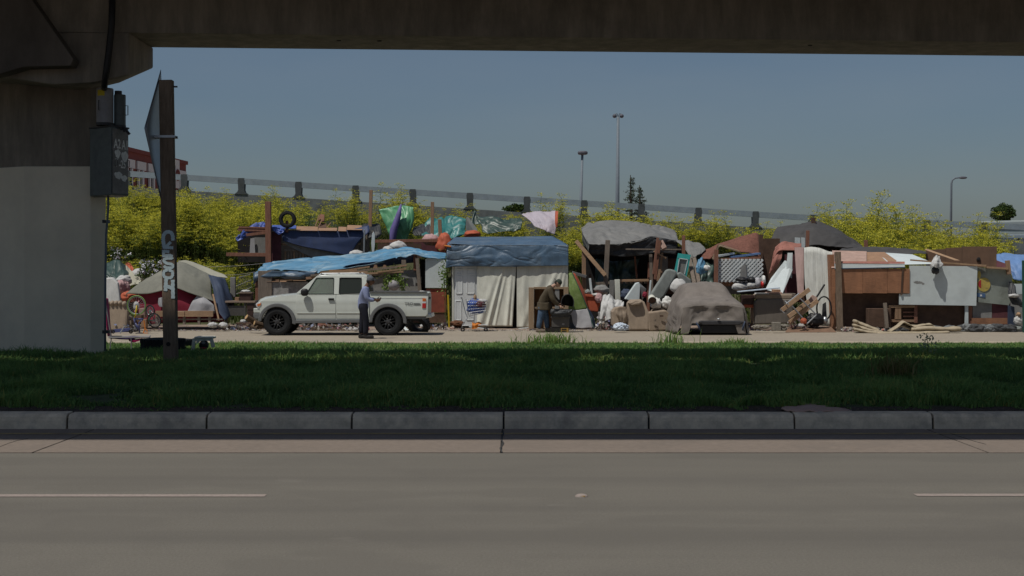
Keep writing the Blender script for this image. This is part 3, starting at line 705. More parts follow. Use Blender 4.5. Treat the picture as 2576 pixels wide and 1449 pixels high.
# ---- verge grass: curved three-segment blades
def blades(n, xs, ys, zfn, h, wd, lean=.6, hv=None):
    x = xs; y = ys; z = np.array([zfn(a, b) for a, b in zip(x, y)])
    H = h * RNG.uniform(.55, 1.25, n) * (hv if hv is not None else 1)
    th = rnd(n, 0, 2 * np.pi); ph = rnd(n, 0, 2 * np.pi); l = RNG.uniform(.1, 1, n) * lean
    wv = np.stack([np.cos(th), np.sin(th), np.zeros(n)], 1) * (wd * RNG.uniform(.6, 1.4, n))[:, None]
    ld = np.stack([np.cos(ph) * l, np.sin(ph) * l, np.zeros(n)], 1)
    b = np.stack([x, y, z - .01], 1); up = np.array([0, 0, 1.])
    p1 = b + (up + ld * .35) * (H * .5)[:, None]; p2 = b + (up * (1 - .35 * l[:, None]) + ld * 1.05) * H[:, None]
    v = np.stack([b - wv, b + wv, p1 + wv * .75, p1 - wv * .75, p2], 1).reshape(-1, 3)
    i = np.arange(n)[:, None] * 5
    f = np.concatenate([i + np.array([[0, 1, 2]]), i + np.array([[0, 2, 3]]), i + np.array([[3, 2, 4]])])
    return v, f
def blade_obj(name, v, f, rv, m):
    return npmesh(name, v, f, m, np.repeat(rv, 5))
parts_v = []; parts_f = []; parts_r = []; off = 0
for (y0, y1, n, h) in ((16.45, 20, 90000, .15), (20, 25, 95000, .16), (25, 34.3, 110000, .16)):
    y = rnd(n, y0, y1); hw = y * .40 + 2.5; x = rnd(n, -1, 1) * hw
    cl = vn(x * 1.1, y * 1.1, 3.) ; cl2 = vn(x * .4, y * .35, 8.); cl3 = vn(x * 3.2, y * 3.2, 5.)
    edge = np.clip((y - 16.6) / .6, .35, 1) * np.where(y > 27.5, .5, 1)
    keep = (cl + .5 * cl3 > -.55) & (y > 16.85 + .45 * cl3 + .25 * cl)
    keep &= ~((x < X(262, 28)) & (x > X(-40, 28)) & (y > 28.1) & (y < 29.8))
    hv = (1 + .95 * cl + .45 * cl3 + .35 * cl2) * edge
    x, y, hv, c1, c2 = x[keep], y[keep], np.clip(hv[keep], .3, 2.2), cl[keep], cl2[keep]
    v, f = blades(len(x), x, y, zv, h, .006 + .0002 * y0, 1.15, hv)
    dry = (RNG.uniform(0, 1, len(x)) < .05 + .10 * np.clip(c2 * 2, 0, 1) + .12 * np.exp(-((y - 24.4) / .8) ** 2))  # extra straw blades midway paint the sunlit strip into the grass colour
    r = np.clip(.35 + .35 * c1 + .25 * c2 + rnd(len(x), -.25, .25), 0, .72); r[dry] = rnd(dry.sum(), .8, 1)
    parts_v.append(v); parts_f.append(f + off); parts_r.append(r); off += len(v)
me = blade_obj('grass', np.concatenate(parts_v), np.concatenate(parts_f), np.concatenate(parts_r), MATS['grass_blade'])
o = bpy.data.objects.new('grass', me); COL.objects.link(o); tag(o, 'dark green unmown grass covering the verge in the bridge shade', 'grass', kind='stuff')
# taller bright tufts at the back edge of the verge
def tuft(px, py, n, h, spread, label):
    Y = 34.15; x0 = X(px, Y); n_ = n
    x = x0 + RNG.normal(0, spread, n_); y = Y + RNG.normal(0, .15, n_)
    v, f = blades(n_, x, y, lambda a, b: .06, h, .012, 1.0)
    c = np.array([x0, Y, .06]); me = blade_obj('tall_grass_tuft', v - c, f, rnd(n_, .55, .85), MATS['grass_blade'])
    o = bpy.data.objects.new('tall_grass_tuft', me); o.location = c; COL.objects.link(o); tag(o, label, 'grass tuft', 'tall grass tufts at the road edge', kind='stuff')
tuft(1385, 850, 240, .34, .30, 'broad tall grass tuft in front of the grill and the black crate')
tuft(1690, 850, 80, .42, .2, 'sparse bright grass tuft in front of the covered car')
tuft(1850, 862, 90, .22, .25, 'low grass tuft before the right side of the covered car')
v_, f_ = None, None
n_ = 260; x = X(2250, 20.5) + RNG.normal(0, .16, n_); y = 20.5 + RNG.normal(0, .16, n_)
v, f = blades(n_, x, y, zv, .42, .008, .9); c = np.array([X(2250, 20.5), 20.5, .2])
o = bpy.data.objects.new('dry_grass_clump', blade_obj('dry_grass_clump', v - c, f, rnd(n_, .55, 1.0), MATS['weed_blade'])); o.location = c; COL.objects.link(o)
tag(o, 'brownish dry grass clump standing in the shaded verge at right', 'grass clump', kind='stuff')
# weeds with leaves on the verge
def leaf_cloud(n, pos, size, nrm_bias=None, aspect=.5):
    """n oriented leaf quads (diamond) at pos (n,3)"""
    a = RNG.normal(0, 1, (n, 3)); a /= np.linalg.norm(a, axis=1)[:, None]
    b = np.cross(a, RNG.normal(0, 1, (n, 3))); b /= np.linalg.norm(b, axis=1)[:, None] + 1e-9
    s = (size * RNG.uniform(.6, 1.35, n))[:, None]
    v = np.stack([pos - a * s, pos + b * s * aspect, pos + a * s, pos - b * s * aspect], 1).reshape(-1, 3)
    f = np.arange(n * 4).reshape(-1, 4); return v, f
def leafy(name, label, cat, base, pts, size, m, stems, stem_m='stem_green', group=None, rlo=0, rhi=1, aspect=.5, part='foliage', stem='stem', r=None):
    t = thing(name, label, cat, tuple(base), group=group)
    v, f = leaf_cloud(len(pts), pts - np.array(base), size, aspect=aspect)
    rr = np.repeat(rnd(len(pts), rlo, rhi) if r is None else r, 4)
    o = bpy.data.objects.new(part, npmesh(part, v, f, MATS[m], rr)); o.parent = t; COL.objects.link(o)
    if stems is not None: stems.build(stem, stem_m, t)
    return t
for (px, pt, Y, label, k) in ((2330, 872, 25.2, 'pale leafy weed standing tall in the verge at far right', 1.0),):
    b = P(px, 905, Y); top = P(px, 838, Y); st = MB(); st.tube([b, (b + top) / 2 + Vector((.03, 0, 0)), top], .006, 5)
    pts = np.array([(b.x + random.gauss(0, .10) * (1.3 - i / 130), Y + random.gauss(0, .1), b.z + (top.z - b.z) * i / 110) for i in range(110)])
    leafy('leafy_weed', label, 'weed', b, pts, .035, 'pale_leaf', st)
# dandelions
for k_, (px, py) in enumerate(((540, 930), (551, 942), (633, 945), (15, 905))):
    Y = 1.55 * F / (py - 687); c = P(px, py, Y); m = MB(); m.blob(c, (.022, .022, .012), .1, nu=8, nv=5)
    t = thing('dandelion', ('yellow dandelion nearest the sign post on its right', 'yellow dandelion just below and right of the one nearest the sign post', 'yellow dandelion farthest right of the sign post', 'yellow dandelion at the left edge of the verge')[k_], 'flower', (c.x, c.y, c.z - .15), group='dandelions in the verge')
    m.build('flower_head', 'label_yellow', t); s_ = MB(); s_.tube([c, c - Vector((0, 0, .16))], .004, 5); s_.build('stem', 'stem_green', t)

# ---- fennel
def fennel_variant(seed, nst, h, spread, nleaf, nfl):
    g = np.random.default_rng(seed); st = MB(); fl = []; lf = []
    for s in range(nst):
        bx, by = g.normal(0, spread * .5, 2); tx, ty = bx + g.normal(0, spread * .4), by + g.normal(0, spread * .4); hh = h * (g.uniform(.55, 1.0) if g.uniform() < .82 else g.uniform(1.0, 1.18))
        p0 = Vector((bx, by, 0)); p1 = Vector(((bx + tx) / 2, (by + ty) / 2, hh * .5)); p2 = Vector((tx, ty, hh))
        st.tube([p0, p1, p2], [.013, .010, .004], 3, False)
        for b in range(nfl):
            u = g.uniform(.35, 1) ** .55; q = p0.lerp(p2, u); e = q + Vector((g.normal(0, .16), g.normal(0, .16), g.uniform(.05, .28)))
            if b % 2 == 0: st.tube([q, e], .004, 3, False)
            fl.append(e)
        for b in range(nleaf):
            u = g.uniform(.02, .95) ** .8; q = p0.lerp(p2, u); lf.append(q + Vector((g.normal(0, .14), g.normal(0, .14), g.normal(0, .10))))
    return st, np.array(fl), np.array(lf)
FV = []
for k_, (seed, ns, h, sp) in enumerate(((1, 24, 1.75, .62), (2, 28, 1.5, .72), (3, 14, 1.95, .5), (4, 26, 1.25, .8))):
    st, fl, lf = fennel_variant(seed, ns, h, sp, 150, 22 if k_ < 3 else 6)
    t = bpy.data.objects.new('proto', None)
    sm = st.v, st.f
    me_s = bpy.data.meshes.new('stem'); me_s.from_pydata(st.v, [], st.f); me_s.materials.append(MATS['stem_green'])
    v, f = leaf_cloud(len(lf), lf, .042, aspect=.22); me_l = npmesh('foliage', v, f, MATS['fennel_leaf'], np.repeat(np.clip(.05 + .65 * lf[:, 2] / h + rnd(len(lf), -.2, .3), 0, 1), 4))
    # umbels: clusters of tiny upward faces
    q = np.repeat(fl, 13, axis=0) + RNG.normal(0, 1, (len(fl) * 13, 3)) * np.array([.055, .055, .016])
    v, f = leaf_cloud(len(q), q, .019, aspect=.8); me_f = npmesh('flower_head', v, f, MATS['fennel_flower'], np.repeat(rnd(len(q), 0, 1), 4))
    FV.append((me_s, me_l, me_f))
    bpy.data.objects.remove(t)
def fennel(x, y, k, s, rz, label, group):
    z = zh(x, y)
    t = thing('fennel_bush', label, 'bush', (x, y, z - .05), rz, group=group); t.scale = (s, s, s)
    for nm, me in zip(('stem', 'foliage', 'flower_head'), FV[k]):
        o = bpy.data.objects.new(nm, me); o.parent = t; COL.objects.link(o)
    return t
gL = 'yellow fennel bushes on the bank left of the shacks'; gM = 'scattered fennel on the bank behind the shacks'; gR = 'yellow fennel bushes behind the plywood shack'
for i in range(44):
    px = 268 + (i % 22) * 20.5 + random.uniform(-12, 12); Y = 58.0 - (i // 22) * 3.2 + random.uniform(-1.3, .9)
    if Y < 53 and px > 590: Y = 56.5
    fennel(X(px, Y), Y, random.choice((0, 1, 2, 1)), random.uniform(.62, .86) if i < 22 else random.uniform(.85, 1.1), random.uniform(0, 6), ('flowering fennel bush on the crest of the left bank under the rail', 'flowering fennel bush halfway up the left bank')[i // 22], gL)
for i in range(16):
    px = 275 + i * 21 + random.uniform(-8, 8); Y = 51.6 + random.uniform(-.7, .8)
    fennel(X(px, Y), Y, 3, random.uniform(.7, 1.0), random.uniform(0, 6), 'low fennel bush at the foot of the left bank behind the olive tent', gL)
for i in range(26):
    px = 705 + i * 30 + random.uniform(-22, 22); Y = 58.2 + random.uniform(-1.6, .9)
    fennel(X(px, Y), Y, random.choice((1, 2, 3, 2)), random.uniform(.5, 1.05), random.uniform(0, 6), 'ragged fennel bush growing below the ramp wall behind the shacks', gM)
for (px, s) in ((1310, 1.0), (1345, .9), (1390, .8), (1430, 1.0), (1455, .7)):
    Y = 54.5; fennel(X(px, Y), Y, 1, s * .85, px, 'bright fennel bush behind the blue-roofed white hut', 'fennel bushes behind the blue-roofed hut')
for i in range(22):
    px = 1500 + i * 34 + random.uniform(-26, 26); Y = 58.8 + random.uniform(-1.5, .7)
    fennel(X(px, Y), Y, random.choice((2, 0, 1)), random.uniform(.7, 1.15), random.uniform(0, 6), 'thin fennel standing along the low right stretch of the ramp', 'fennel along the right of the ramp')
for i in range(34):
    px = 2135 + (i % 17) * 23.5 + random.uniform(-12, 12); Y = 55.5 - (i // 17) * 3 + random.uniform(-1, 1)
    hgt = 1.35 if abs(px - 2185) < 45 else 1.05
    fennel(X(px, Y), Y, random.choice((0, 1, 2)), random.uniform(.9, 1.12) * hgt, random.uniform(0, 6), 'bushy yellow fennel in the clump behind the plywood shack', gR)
# hillside weeds
n = 60000; x = rnd(n, -26, 26); y = 48.8 + 10.6 * RNG.uniform(0, 1, n) ** .9
keep = vn(x * .6, y * .6, 4.) > -.25; x, y = x[keep], y[keep]
v, f = blades(len(x), x, y, zh, .42, .022, .8, np.clip(1 + vn(x * .8, y * .8, 2.), .4, 1.8))
o = bpy.data.objects.new('hillside_weeds', blade_obj('hillside_weeds', v, f, np.clip(.45 + .5 * vn(x * .5, y * .5, 9.) + rnd(len(x), -.3, .3), 0, 1), MATS['weed_blade'])); COL.objects.link(o)
tag(o, 'rough green and straw weeds over the bank below the ramp', 'weeds', kind='stuff')
# far trees
def crown(c, rad, n, size, m, name, label, cat, trunk, part='crown', seed=0):
    d = RNG.normal(0, 1, (n, 3)); d /= np.linalg.norm(d, axis=1)[:, None]
    r = RNG.uniform(.55, 1.05, n) ** .6; k = np.array([1 + .38 * noise.noise(Vector(q) * 2.1 + Vector((seed, 0, 0))) for q in d])
    pts = np.array(c) + d * (r * k)[:, None] * np.array(rad)
    return leafy(name, label, cat, (c[0], c[1], 0), pts, size, m, trunk, 'trunk_bark', part=part, stem='trunk', aspect=.7)
c = P(2524, 536, 120); tr = MB(); tr.tube([(c.x, 120, 0), (c.x + .1, 120, c.z)], [.3, .12], 8)
for a_ in (-.6, .5): tr.tube([(c.x + .05, 120, c.z - 1.2), (c.x + a_, 120, c.z + .2)], [.1, .04], 6)
crown(c, (.95, .95, .75), 2200, .09, 'bush_leaf', 'round_tree', 'small dark round tree above the far right rooftops', 'tree', tr)
pp = RNG.normal(0, 1, (500, 3)) * np.array([.32, .3, .22]) + np.array(P(2547, 547, 120)); 
c = P(1299, 524, 75); tr = MB(); tr.tube([(c.x, 75, 0), (c.x, 75, c.z)], [.12, .05], 6)
crown(c, (.65, .5, .2), 700, .07, 'bush_leaf', 'clipped_bush', 'dark rounded bush showing through the ramp rail', 'bush', tr)
def conifer(px, ptop, pbase, Y, wid, label, seed):
    g = random.Random(seed); b = P(px, pbase, Y); tp = P(px - 2, ptop, Y); H = tp.z - b.z; tr = MB(); tr.tube([(b.x, Y, 0), tuple(b), tuple(tp)], [.3, .2, .03], 7); pts = []
    lv = 15
    for i in range(lv):
        u = i / lv; z = b.z + H * (.02 + .95 * u); L = wid * (1 - u) ** .8 * g.uniform(.55, 1.2)
        for k in range(5):
            a = g.uniform(0, 6.28); ln = L * g.uniform(.55, 1.1); e = Vector((b.x + ln * math.cos(a), Y + ln * math.sin(a), z - .12 * ln + g.uniform(-.1, .25)))
            s = Vector((b.x, Y, z)); tr.tube([s, e], [.03, .01], 3, False)
            for q in range(int(6 + 11 * (1 - u))):
                w_ = g.uniform(.25, 1); pts.append(s.lerp(e, w_) + Vector((g.gauss(0, .07), g.gauss(0, .07), g.gauss(-.04, .07))))
    leafy('conifer_tree', label, 'tree', (b.x, Y, 0), np.array([tuple(p) for p in pts]), .12, 'conifer_leaf', tr, 'trunk_bark', part='crown', stem='trunk', aspect=.4)
conifer(1588, 440, 575, 130, 1.9, 'taller of the two dark conifers beyond the ramp', 5)
conifer(1611, 466, 575, 131, 1.5, 'shorter conifer touching the right side of the taller one', 9)
# white flowering shrubs behind the tents
def flowers(px0, py0, px1, py1, Y, nf, label):
    st = MB(); c0 = P((px0 + px1) / 2, py1, Y); pts = []; lv = []
    for i in range(nf):
        c = P(random.uniform(px0, px1), random.uniform(py0, py1), Y + random.uniform(-.3, .3)); st.tube([c0 + Vector((random.gauss(0, .2), 0, -.3)), c], .006, 3, False)
        pts += [(c.x + random.gauss(0, .035), c.y + random.gauss(0, .035), c.z + random.gauss(0, .03)) for _ in range(9)]
        lv += [(c.x + random.gauss(0, .12), c.y + random.gauss(0, .1) + .05, c.z - .1 + random.gauss(0, .08)) for _ in range(14)]
    t = leafy('flowering_shrub', label, 'shrub', c0, np.array(lv), .05, 'bush_leaf', st)
    v, f = leaf_cloud(len(pts), np.array(pts) - np.array(c0), .028, aspect=.9)
    o = bpy.data.objects.new('blossom', npmesh('blossom', v, f, MATS['flower_white'])); o.parent = t; COL.objects.link(o)
flowers(352, 656, 408, 690, 46.5, 46, 'white flowering shrub close behind the olive tent peak')
flowers(283, 622, 325, 652, 48.5, 14, 'shrub with pale lilac blossoms under the fennel at left')

# ================================================================== PICKUP TRUCK
S = 88.78
def tx(px): return (px - 860) / S
def tz(py): return (844.5 - py) / S
def tv(px, py, y): return Vector((tx(px), y, tz(py)))
HW = .84
T = thing('pickup_truck', 'white double cab pickup with roof rack and grey fender flares parked on the side road', 'pickup truck', (X(860, 40.3), 41.14, 0.005), local=True)
def arc(cx, cy, r, a0, a1, n=12): return [(cx + r * math.cos(R(a0 + (a1 - a0) * i / n)), cy - r * math.sin(R(a0 + (a1 - a0) * i / n))) for i in range(n + 1)]
def side_slab(m, pts, y0, y1): return m.slab([tv(px, py, y0) for px, py in pts], (0, y1 - y0, 0))
# front body with wheel arch, nose curved in plan
body = [(641, 800), (639, 772), (641, 760), (647, 753), (660, 747.5), (700, 741.5), (744, 737.5), (929, 736.5), (929, 803), (739, 803)] + arc(697, 811, 43, 11, 169)
m = MB(); ny = 9
prof_y = [-HW + 2 * HW * i / (ny - 1) for i in range(ny)]
vs = []
for y in prof_y:
    k = abs(y) / HW; dx = .16 * k ** 3.0; tuck = 1 - .0
    for px, py in body:
        v = tv(px, py, y)
        if v.x < tx(690): v.x += dx * (tx(690) - v.x) / (tx(690) - tx(639))
        if py < 756 and px < 746: v.z -= .05 * k ** 3
        vs.append(v)
n = len(body); fs = [tuple(range(n)), tuple(range(n * ny - 1, n * (ny - 1) - 1, -1))] + [(j * n + i, (j + 1) * n + i, (j + 1) * n + (i + 1) % n, j * n + (i + 1) % n) for j in range(ny - 1) for i in range(n)]
m.add(vs, fs); m.build('body', 'truck_white', T, bevel=.03)
# bed: two sides, floor, front wall, tailgate
bed = [(931, 736.5), (1073, 736.5), (1077, 744), (1076.5, 790), (1071, 797), (1019, 797)] + arc(976, 811, 43, 19, 161) + [(931, 797)]
for y0, y1, nm in ((-HW, -HW + .09, 'bed_side'), (HW - .09, HW, 'bed_side')):
    side_slab(MB(), bed, y0, y1).build(nm, 'truck_white', T, bevel=.025)
side_slab(MB(), [(931, 775), (1070, 775), (1070, 780), (931, 780)], -HW + .09, HW - .09).build('bed_floor', 'truck_grey', T)
tg = side_slab(MB(), [(1069, 738), (1076, 738), (1076, 794), (1069, 794)], -HW + .10, HW - .10).build('tailgate', 'truck_white', T, bevel=.015)
m = MB(); m.box((tx(1077.5), 0, tz(752)), (.03, .22, .06)); m.build('handle', 'black_plastic', tg)
side_slab(MB(), [(930, 734), (1074, 734), (1074, 736.6), (930, 736.6)], -HW + .004, -HW + .10).build('bed_rail', 'truck_grey', T)
side_slab(MB(), [(930, 734), (1074, 734), (1074, 736.6), (930, 736.6)], HW - .10, HW - .004).build('bed_rail', 'truck_grey', T)
# greenhouse
YB_, YT_ = .80, .66
def cb(px, py, sgn=-1, off=0.0):
    u = (737 - py) / 45.0; return Vector((tx(px), sgn * (YB_ - (YB_ - YT_) * u + off), tz(py)))
cab_out = [(745, 738), (796, 694.5), (800, 692.5), (918, 690.5), (922, 693), (927, 738)]
wf = [(768, 740.5), (774, 733), (793, 702), (796, 700), (836, 699.7), (838.5, 702), (838.5, 740.5)]
wr = [(852.5, 738), (853, 702), (856, 699.7), (904, 699.7), (908, 702.5), (909, 736), (903, 739), (856, 740.3)]
# roof
m = MB(); rp = [(796, 694.5), (800, 692.3), (830, 690.3), (890, 690), (917, 691), (922, 694)]
vs = []
for j in range(9):
    y = -1 + 2 * j / 8; 
    for px, py in rp: vs.append((tx(px) + .02 * (abs(y) ** 3) * (1 if px < 840 else -1), y * YT_ * 1.0, tz(py) + .015 * (1 - y * y) - .035))
m.add(vs, [(j * 6 + i, j * 6 + i + 1, (j + 1) * 6 + i + 1, (j + 1) * 6 + i) for j in range(8) for i in range(5)])
m.build('roof', 'truck_white', T, smooth=True, solid=.04)
# side frames: pillars and rails around the glass, both sides
for sg in (-1, 1):
    quads = [[(745, 738.5), (796, 694.5), (799, 698), (793, 701), (774, 733), (767, 741)], [(796, 694), (922, 692.5), (922, 699.7), (796, 699.7)],
             [(838.5, 699.7), (852.5, 699.7), (852.5, 741), (838.5, 741)], [(908.5, 699.7), (922, 697), (927, 738), (927, 741), (908.5, 741)]]
    for q in quads:
        m = MB(); m.slab([cb(px, py, sg) for px, py in q], (0, -sg * .05, 0)); m.build('pillar', 'truck_white', T, bevel=.006)
    for q, gm, lb in ((wf, 'glass_clear', None), (wr, 'glass_dark', 'dark tinted rear side window')):
        m = MB(); m.slab([cb(px, py, sg, -.012) for px, py in q], (0, -sg * .008, 0)); o = m.build('side_window', gm, T)
        m = MB()
        for a_, b_ in zip(q, q[1:] + q[:1]): m.bar(cb(*a_, sg, .001), cb(*b_, sg, .001), .018, .012)
        m.build('window_seal', 'black_plastic', o)
m = MB(); m.slab([cb(749, 736, -1, -.03), cb(749, 736, 1, -.03), cb(797, 695.5, 1, -.05), cb(797, 695.5, -1, -.05)], (.01, 0, .006)); m.build('windscreen', 'glass_clear', T)
m = MB(); m.slab([cb(925, 736, -1, -.06), cb(925, 736, 1, -.06), cb(921.5, 699, 1, -.08), cb(921.5, 699, -1, -.08)], (.01, 0, 0)); m.build('rear_window', 'glass_dark', T)
for px in (806, 872):
    for y in (-.36, .36):
        m = MB(); m.box((tx(px) + .25, y, tz(738) + .13), (.14, .46, .5), Euler((0, R(-10), 0))); m.box((tx(px) + .28, y, tz(738) + .40), (.10, .26, .16)); m.build('seat', 'seat_grey', T, bevel=.04)
m = MB(); m.torus(tv(782, 738, -.36) + Vector((0, 0, .02)), .18, .017, (-.8, 0, .55), 20, 6); m.build('steering_wheel', 'black_plastic', T, smooth=True)
side_slab(MB(), [(752, 737), (772, 733), (775, 740), (752, 740)], -.74, .74).build('dashboard', 'black_plastic', T)
# doors, proud of the body with dark shut lines
df = [(746, 742.5), (844.6, 742.5), (844.6, 803), (745, 803), (743.5, 780)]
dr = [(846.4, 742.5), (927, 742.5), (927, 770), (918, 781), (914, 803), (846.4, 803)]
for sg in (-1, 1):
    for q, hx in ((df, 828.5), (dr, 906)):
        y0 = sg * (HW + .001); m = MB(); side_slab(m, q, y0, y0 + sg * .012); d_ = m.build('door', 'truck_white', T, bevel=.006)
        m = MB(); m.box((tx(hx + 5), sg * (HW + .026), tz(753.5)), (.165, .03, .06)); m.build('door_handle', 'black_plastic', d_, bevel=.012)
for sg in (-1, 1):
    for x0, x1 in ((747, 843.5), (847.5, 914)):
        m = MB(); side_slab(m, [(x0, 786.5), (x1, 786.5), (x1, 789), (x0, 789)], sg * (HW + .012), sg * (HW + .024)); m.build('reflection_moulding', 'truck_white', T, bevel=.004)  # low moulding line, also standing in for the reflection along the doors
    m = MB(); side_slab(m, [(932, 745), (1070, 745), (1070, 746), (932, 746)], sg * (HW - .001), sg * (HW + .006)); m.build('body_crease', 'truck_white', T)
# rocker, side step
side_slab(MB(), [(741, 802), (930, 802), (930, 806), (741, 806)], -HW + .01, HW - .01).build('sill', 'truck_white', T)
for sg in (-1, 1):
    m = MB(); side_slab(m, [(738, 806), (936, 804.5), (936, 812), (742, 814)], sg * (HW - .02), sg * (HW + .05)); m.build('side_step', 'truck_grey', T, bevel=.01)
side_slab(MB(), [(700, 795), (1060, 795), (1060, 806), (700, 808)], -.5, .5).build('underbody', 'dark_metal', T)
# flares
for cx, a0, a1 in ((697, -8, 178), (976, -6, 182)):
    for sg in (-1, 1):
        o_ = arc(cx, 811, 47.5, a0, a1, 16); i_ = arc(cx, 812, 39, a0 + 3, a1 - 3, 16)
        m = MB(); side_slab(m, o_ + i_[::-1], sg * (HW - .03), sg * (HW + .055)); m.build('fender_flare', 'truck_grey', T, bevel=.02)
    m = MB(); 
    o_ = arc(cx, 811, 43.5, 0, 180, 14); i_ = arc(cx, 811, 41, 0, 180, 14); side_slab(m, o_ + i_[::-1], -HW + .05, HW - .05); m.build('wheel_well', 'interior', T)
# wheels
def wheel(cx, sg):
    c = tv(cx, 810.3, sg * (HW - .10)); M = Matrix.Translation(c) @ Matrix.Rotation(R(90 * (1 if sg < 0 else -1)), 4, 'X')
    e = bpy.data.objects.new('wheel', None); e.parent = T; COL.objects.link(e); ORIG[e.name] = Vector()
    m = MB(); m.lathe([(.20, -.115), (.30, -.13), (.365, -.12), (.387, -.09), (.390, 0), (.387, .09), (.365, .12), (.30, .13), (.225, .115), (.215, .10)], 36, M)
    for k in range(36):
        a = 2 * math.pi * k / 36
        for z in (-.075, .0, .075):
            m.box(M @ Vector((.392 * math.cos(a + z), .392 * math.sin(a + z), z)), (.03, .035, .05), (M.to_3x3() @ Matrix.Rotation(a + z, 3, 'Z')))
    m.build('tyre', 'rubber', e)
    m = MB(); m.lathe([(.225, .112), (.213, .10), (.205, .02), (.205, -.1), (.06, .02), (.0, .02)], 30, M)
    for k in range(6):
        a = R(60 * k + 15); u = Vector((math.cos(a), math.sin(a), 0)); p = Vector((-u.y, u.x, 0))
        for s_ in (-1, 1):
            q0 = u * .05 + p * s_ * .028; q1 = u * .205 + p * s_ * .045
            m.bar(M @ (q0 + Vector((0, 0, .07))), M @ (q1 + Vector((0, 0, .085))), .030, .05, M.to_3x3() @ Vector((0, 0, 1)))
    m.build('rim', 'alloy_black', e)
    m = MB(); m.lathe([(.075, .04), (.07, .095), (.03, .105), (.0, .105)], 16, M); m.build('hub_cap', 'dark_metal', e)
    m = MB()
    for k in range(6):
        a = R(60 * k + 45); m.lathe([(.012, .06), (.012, .098), (0, .10)], 6, M @ Matrix.Translation((.09 * math.cos(a), .09 * math.sin(a), 0)))
    o = m.build('lug_nut', 'chrome', e); o['kind'] = 'stuff'
for cx in (697, 976):
    for sg in (-1, 1): wheel(cx, sg)
# lights, bumpers
for sg in (-1, 1):
    m = MB(); side_slab(m, [(643, 766), (648, 761.5), (658, 764), (655, 772), (646, 774)], sg * (HW - .125), sg * (HW + .006)); h_ = m.build('headlight', 'lamp_clear', T, bevel=.01)
    m = MB(); side_slab(m, [(646.5, 767), (657, 762.5), (655.5, 769), (648.5, 771.5)], sg * (HW - .05), sg * (HW + .016)); m.build('indicator', 'lamp_orange', h_)
    m = MB(); side_slab(m, [(1062.5, 764), (1071.5, 764), (1071.5, 776), (1062, 776)], sg * (HW - .02), sg * (HW + .016)); t_ = m.build('tail_light', 'lamp_red', T, bevel=.006); 
    m = MB(); side_slab(m, [(1063, 750.5), (1071.5, 751.5), (1071.5, 759), (1062.7, 759)], sg * (HW - .02), sg * (HW + .015)); m.build('tail_light', 'lamp_orange', T, bevel=.005)
    m = MB(); side_slab(m, [(1062.7, 759.3), (1071.5, 759.3), (1071.5, 763.7), (1062.5, 763.7)], sg * (HW - .02), sg * (HW + .014)); m.build('tail_light', 'lamp_clear', T, bevel=.003)
m = MB(); side_slab(m, [(637, 776), (665, 778), (661, 788), (637.5, 788)], -HW + .02, HW - .02); m.build('front_bumper', 'truck_white', T, bevel=.02)
m = MB(); side_slab(m, [(636.5, 789), (661, 789), (658, 803), (642, 804), (637, 799)], -HW + .015, HW - .015); m.build('lower_bumper', 'truck_grey', T, bevel=.025)
side_slab(MB(), [(639.5, 758), (642.5, 756), (642.5, 772), (639.5, 772)], -.5, .5).build('grille', 'dark_metal', T)
m = MB(); side_slab(m, [(1070, 791), (1084, 790), (1086, 800), (1070, 801)], -HW + .08, HW - .08); m.build('rear_bumper', 'chrome', T, bevel=.02)
m = MB(); side_slab(m, [(1022, 798), (1072, 798), (1070, 803), (1024, 803)], -HW + .05, HW - .05); m.build('rear_valance', 'truck_grey', T)
for sg in (-1, 1):
    m = MB(); m.blob(tv(767.5, 736, sg * (HW + .10)), (.11, .075, .105), .05, power=.75); m.bar(tv(771, 740, sg * HW), tv(768, 739, sg * (HW + .1)), .04, .04); m.build('side_mirror', 'black_plastic', T, smooth=True)
# roof rack with lashed timber
for sg in (-1, 1):
    m = MB(); m.tube([tv(799, 693, sg * .56), tv(806, 689, sg * .56), tv(900, 688, sg * .56), tv(908, 692, sg * .56)], .017, 6); m.build('rack_rail', 'steel', T)
for px in (806, 850, 896):
    m = MB(); m.tube([tv(px, 688.5, -.58), tv(px, 687.5, 0), tv(px, 688.5, .58)], .016, 6); m.build('rack_bar', 'steel', T)
# flank lettering
MT = Matrix(((1, 0, 0), (0, 0, -1), (0, 1, 0))).to_4x4()
text('side_lettering', 'TRD', .10, Matrix.Translation(tv(1029, 765.3, -HW - .009)) @ MT, 'truck_grey', T, .001, 1.25)
m = MB(); side_slab(m, [(1041, 763.5), (1055, 763.5), (1058, 765), (1041, 765)], -HW - .010, -HW + .002); side_slab(m, [(1041, 766.5), (1058, 766.5), (1056, 767.3), (1041, 767.3)], -HW - .010, -HW + .002); m.build('side_stripe', 'truck_grey', T)
for i, (y, w_, l0, l1, dz, mm_) in enumerate(((-.40, .09, 801, 921, 0, 'lumber'), (-.22, .14, 812, 898, 0, 'lumber_grey'), (.0, .09, 797, 915, 0, 'lumber_grey'), (.2, .14, 804, 905, 0, 'lumber'), (-.3, .09, 822, 893, .05, 'lumber'))):
    a = T.location + tv(l0, 685.8, y); b = T.location + tv(l1, 684.8, y); a.z += dz; b.z += dz
    solo(MB().bar(a, b, w_, .045, (0, 0, 1)), 'plank', mm_, ('tan plank nearest the edge of the truck roof rack', 'grey board second from the near edge on the roof rack', 'long grey board in the middle of the roof rack', 'plank on the far side of the roof rack', 'short plank lying on top of the roof rack load')[i], 'plank', 'planks on the roof rack')

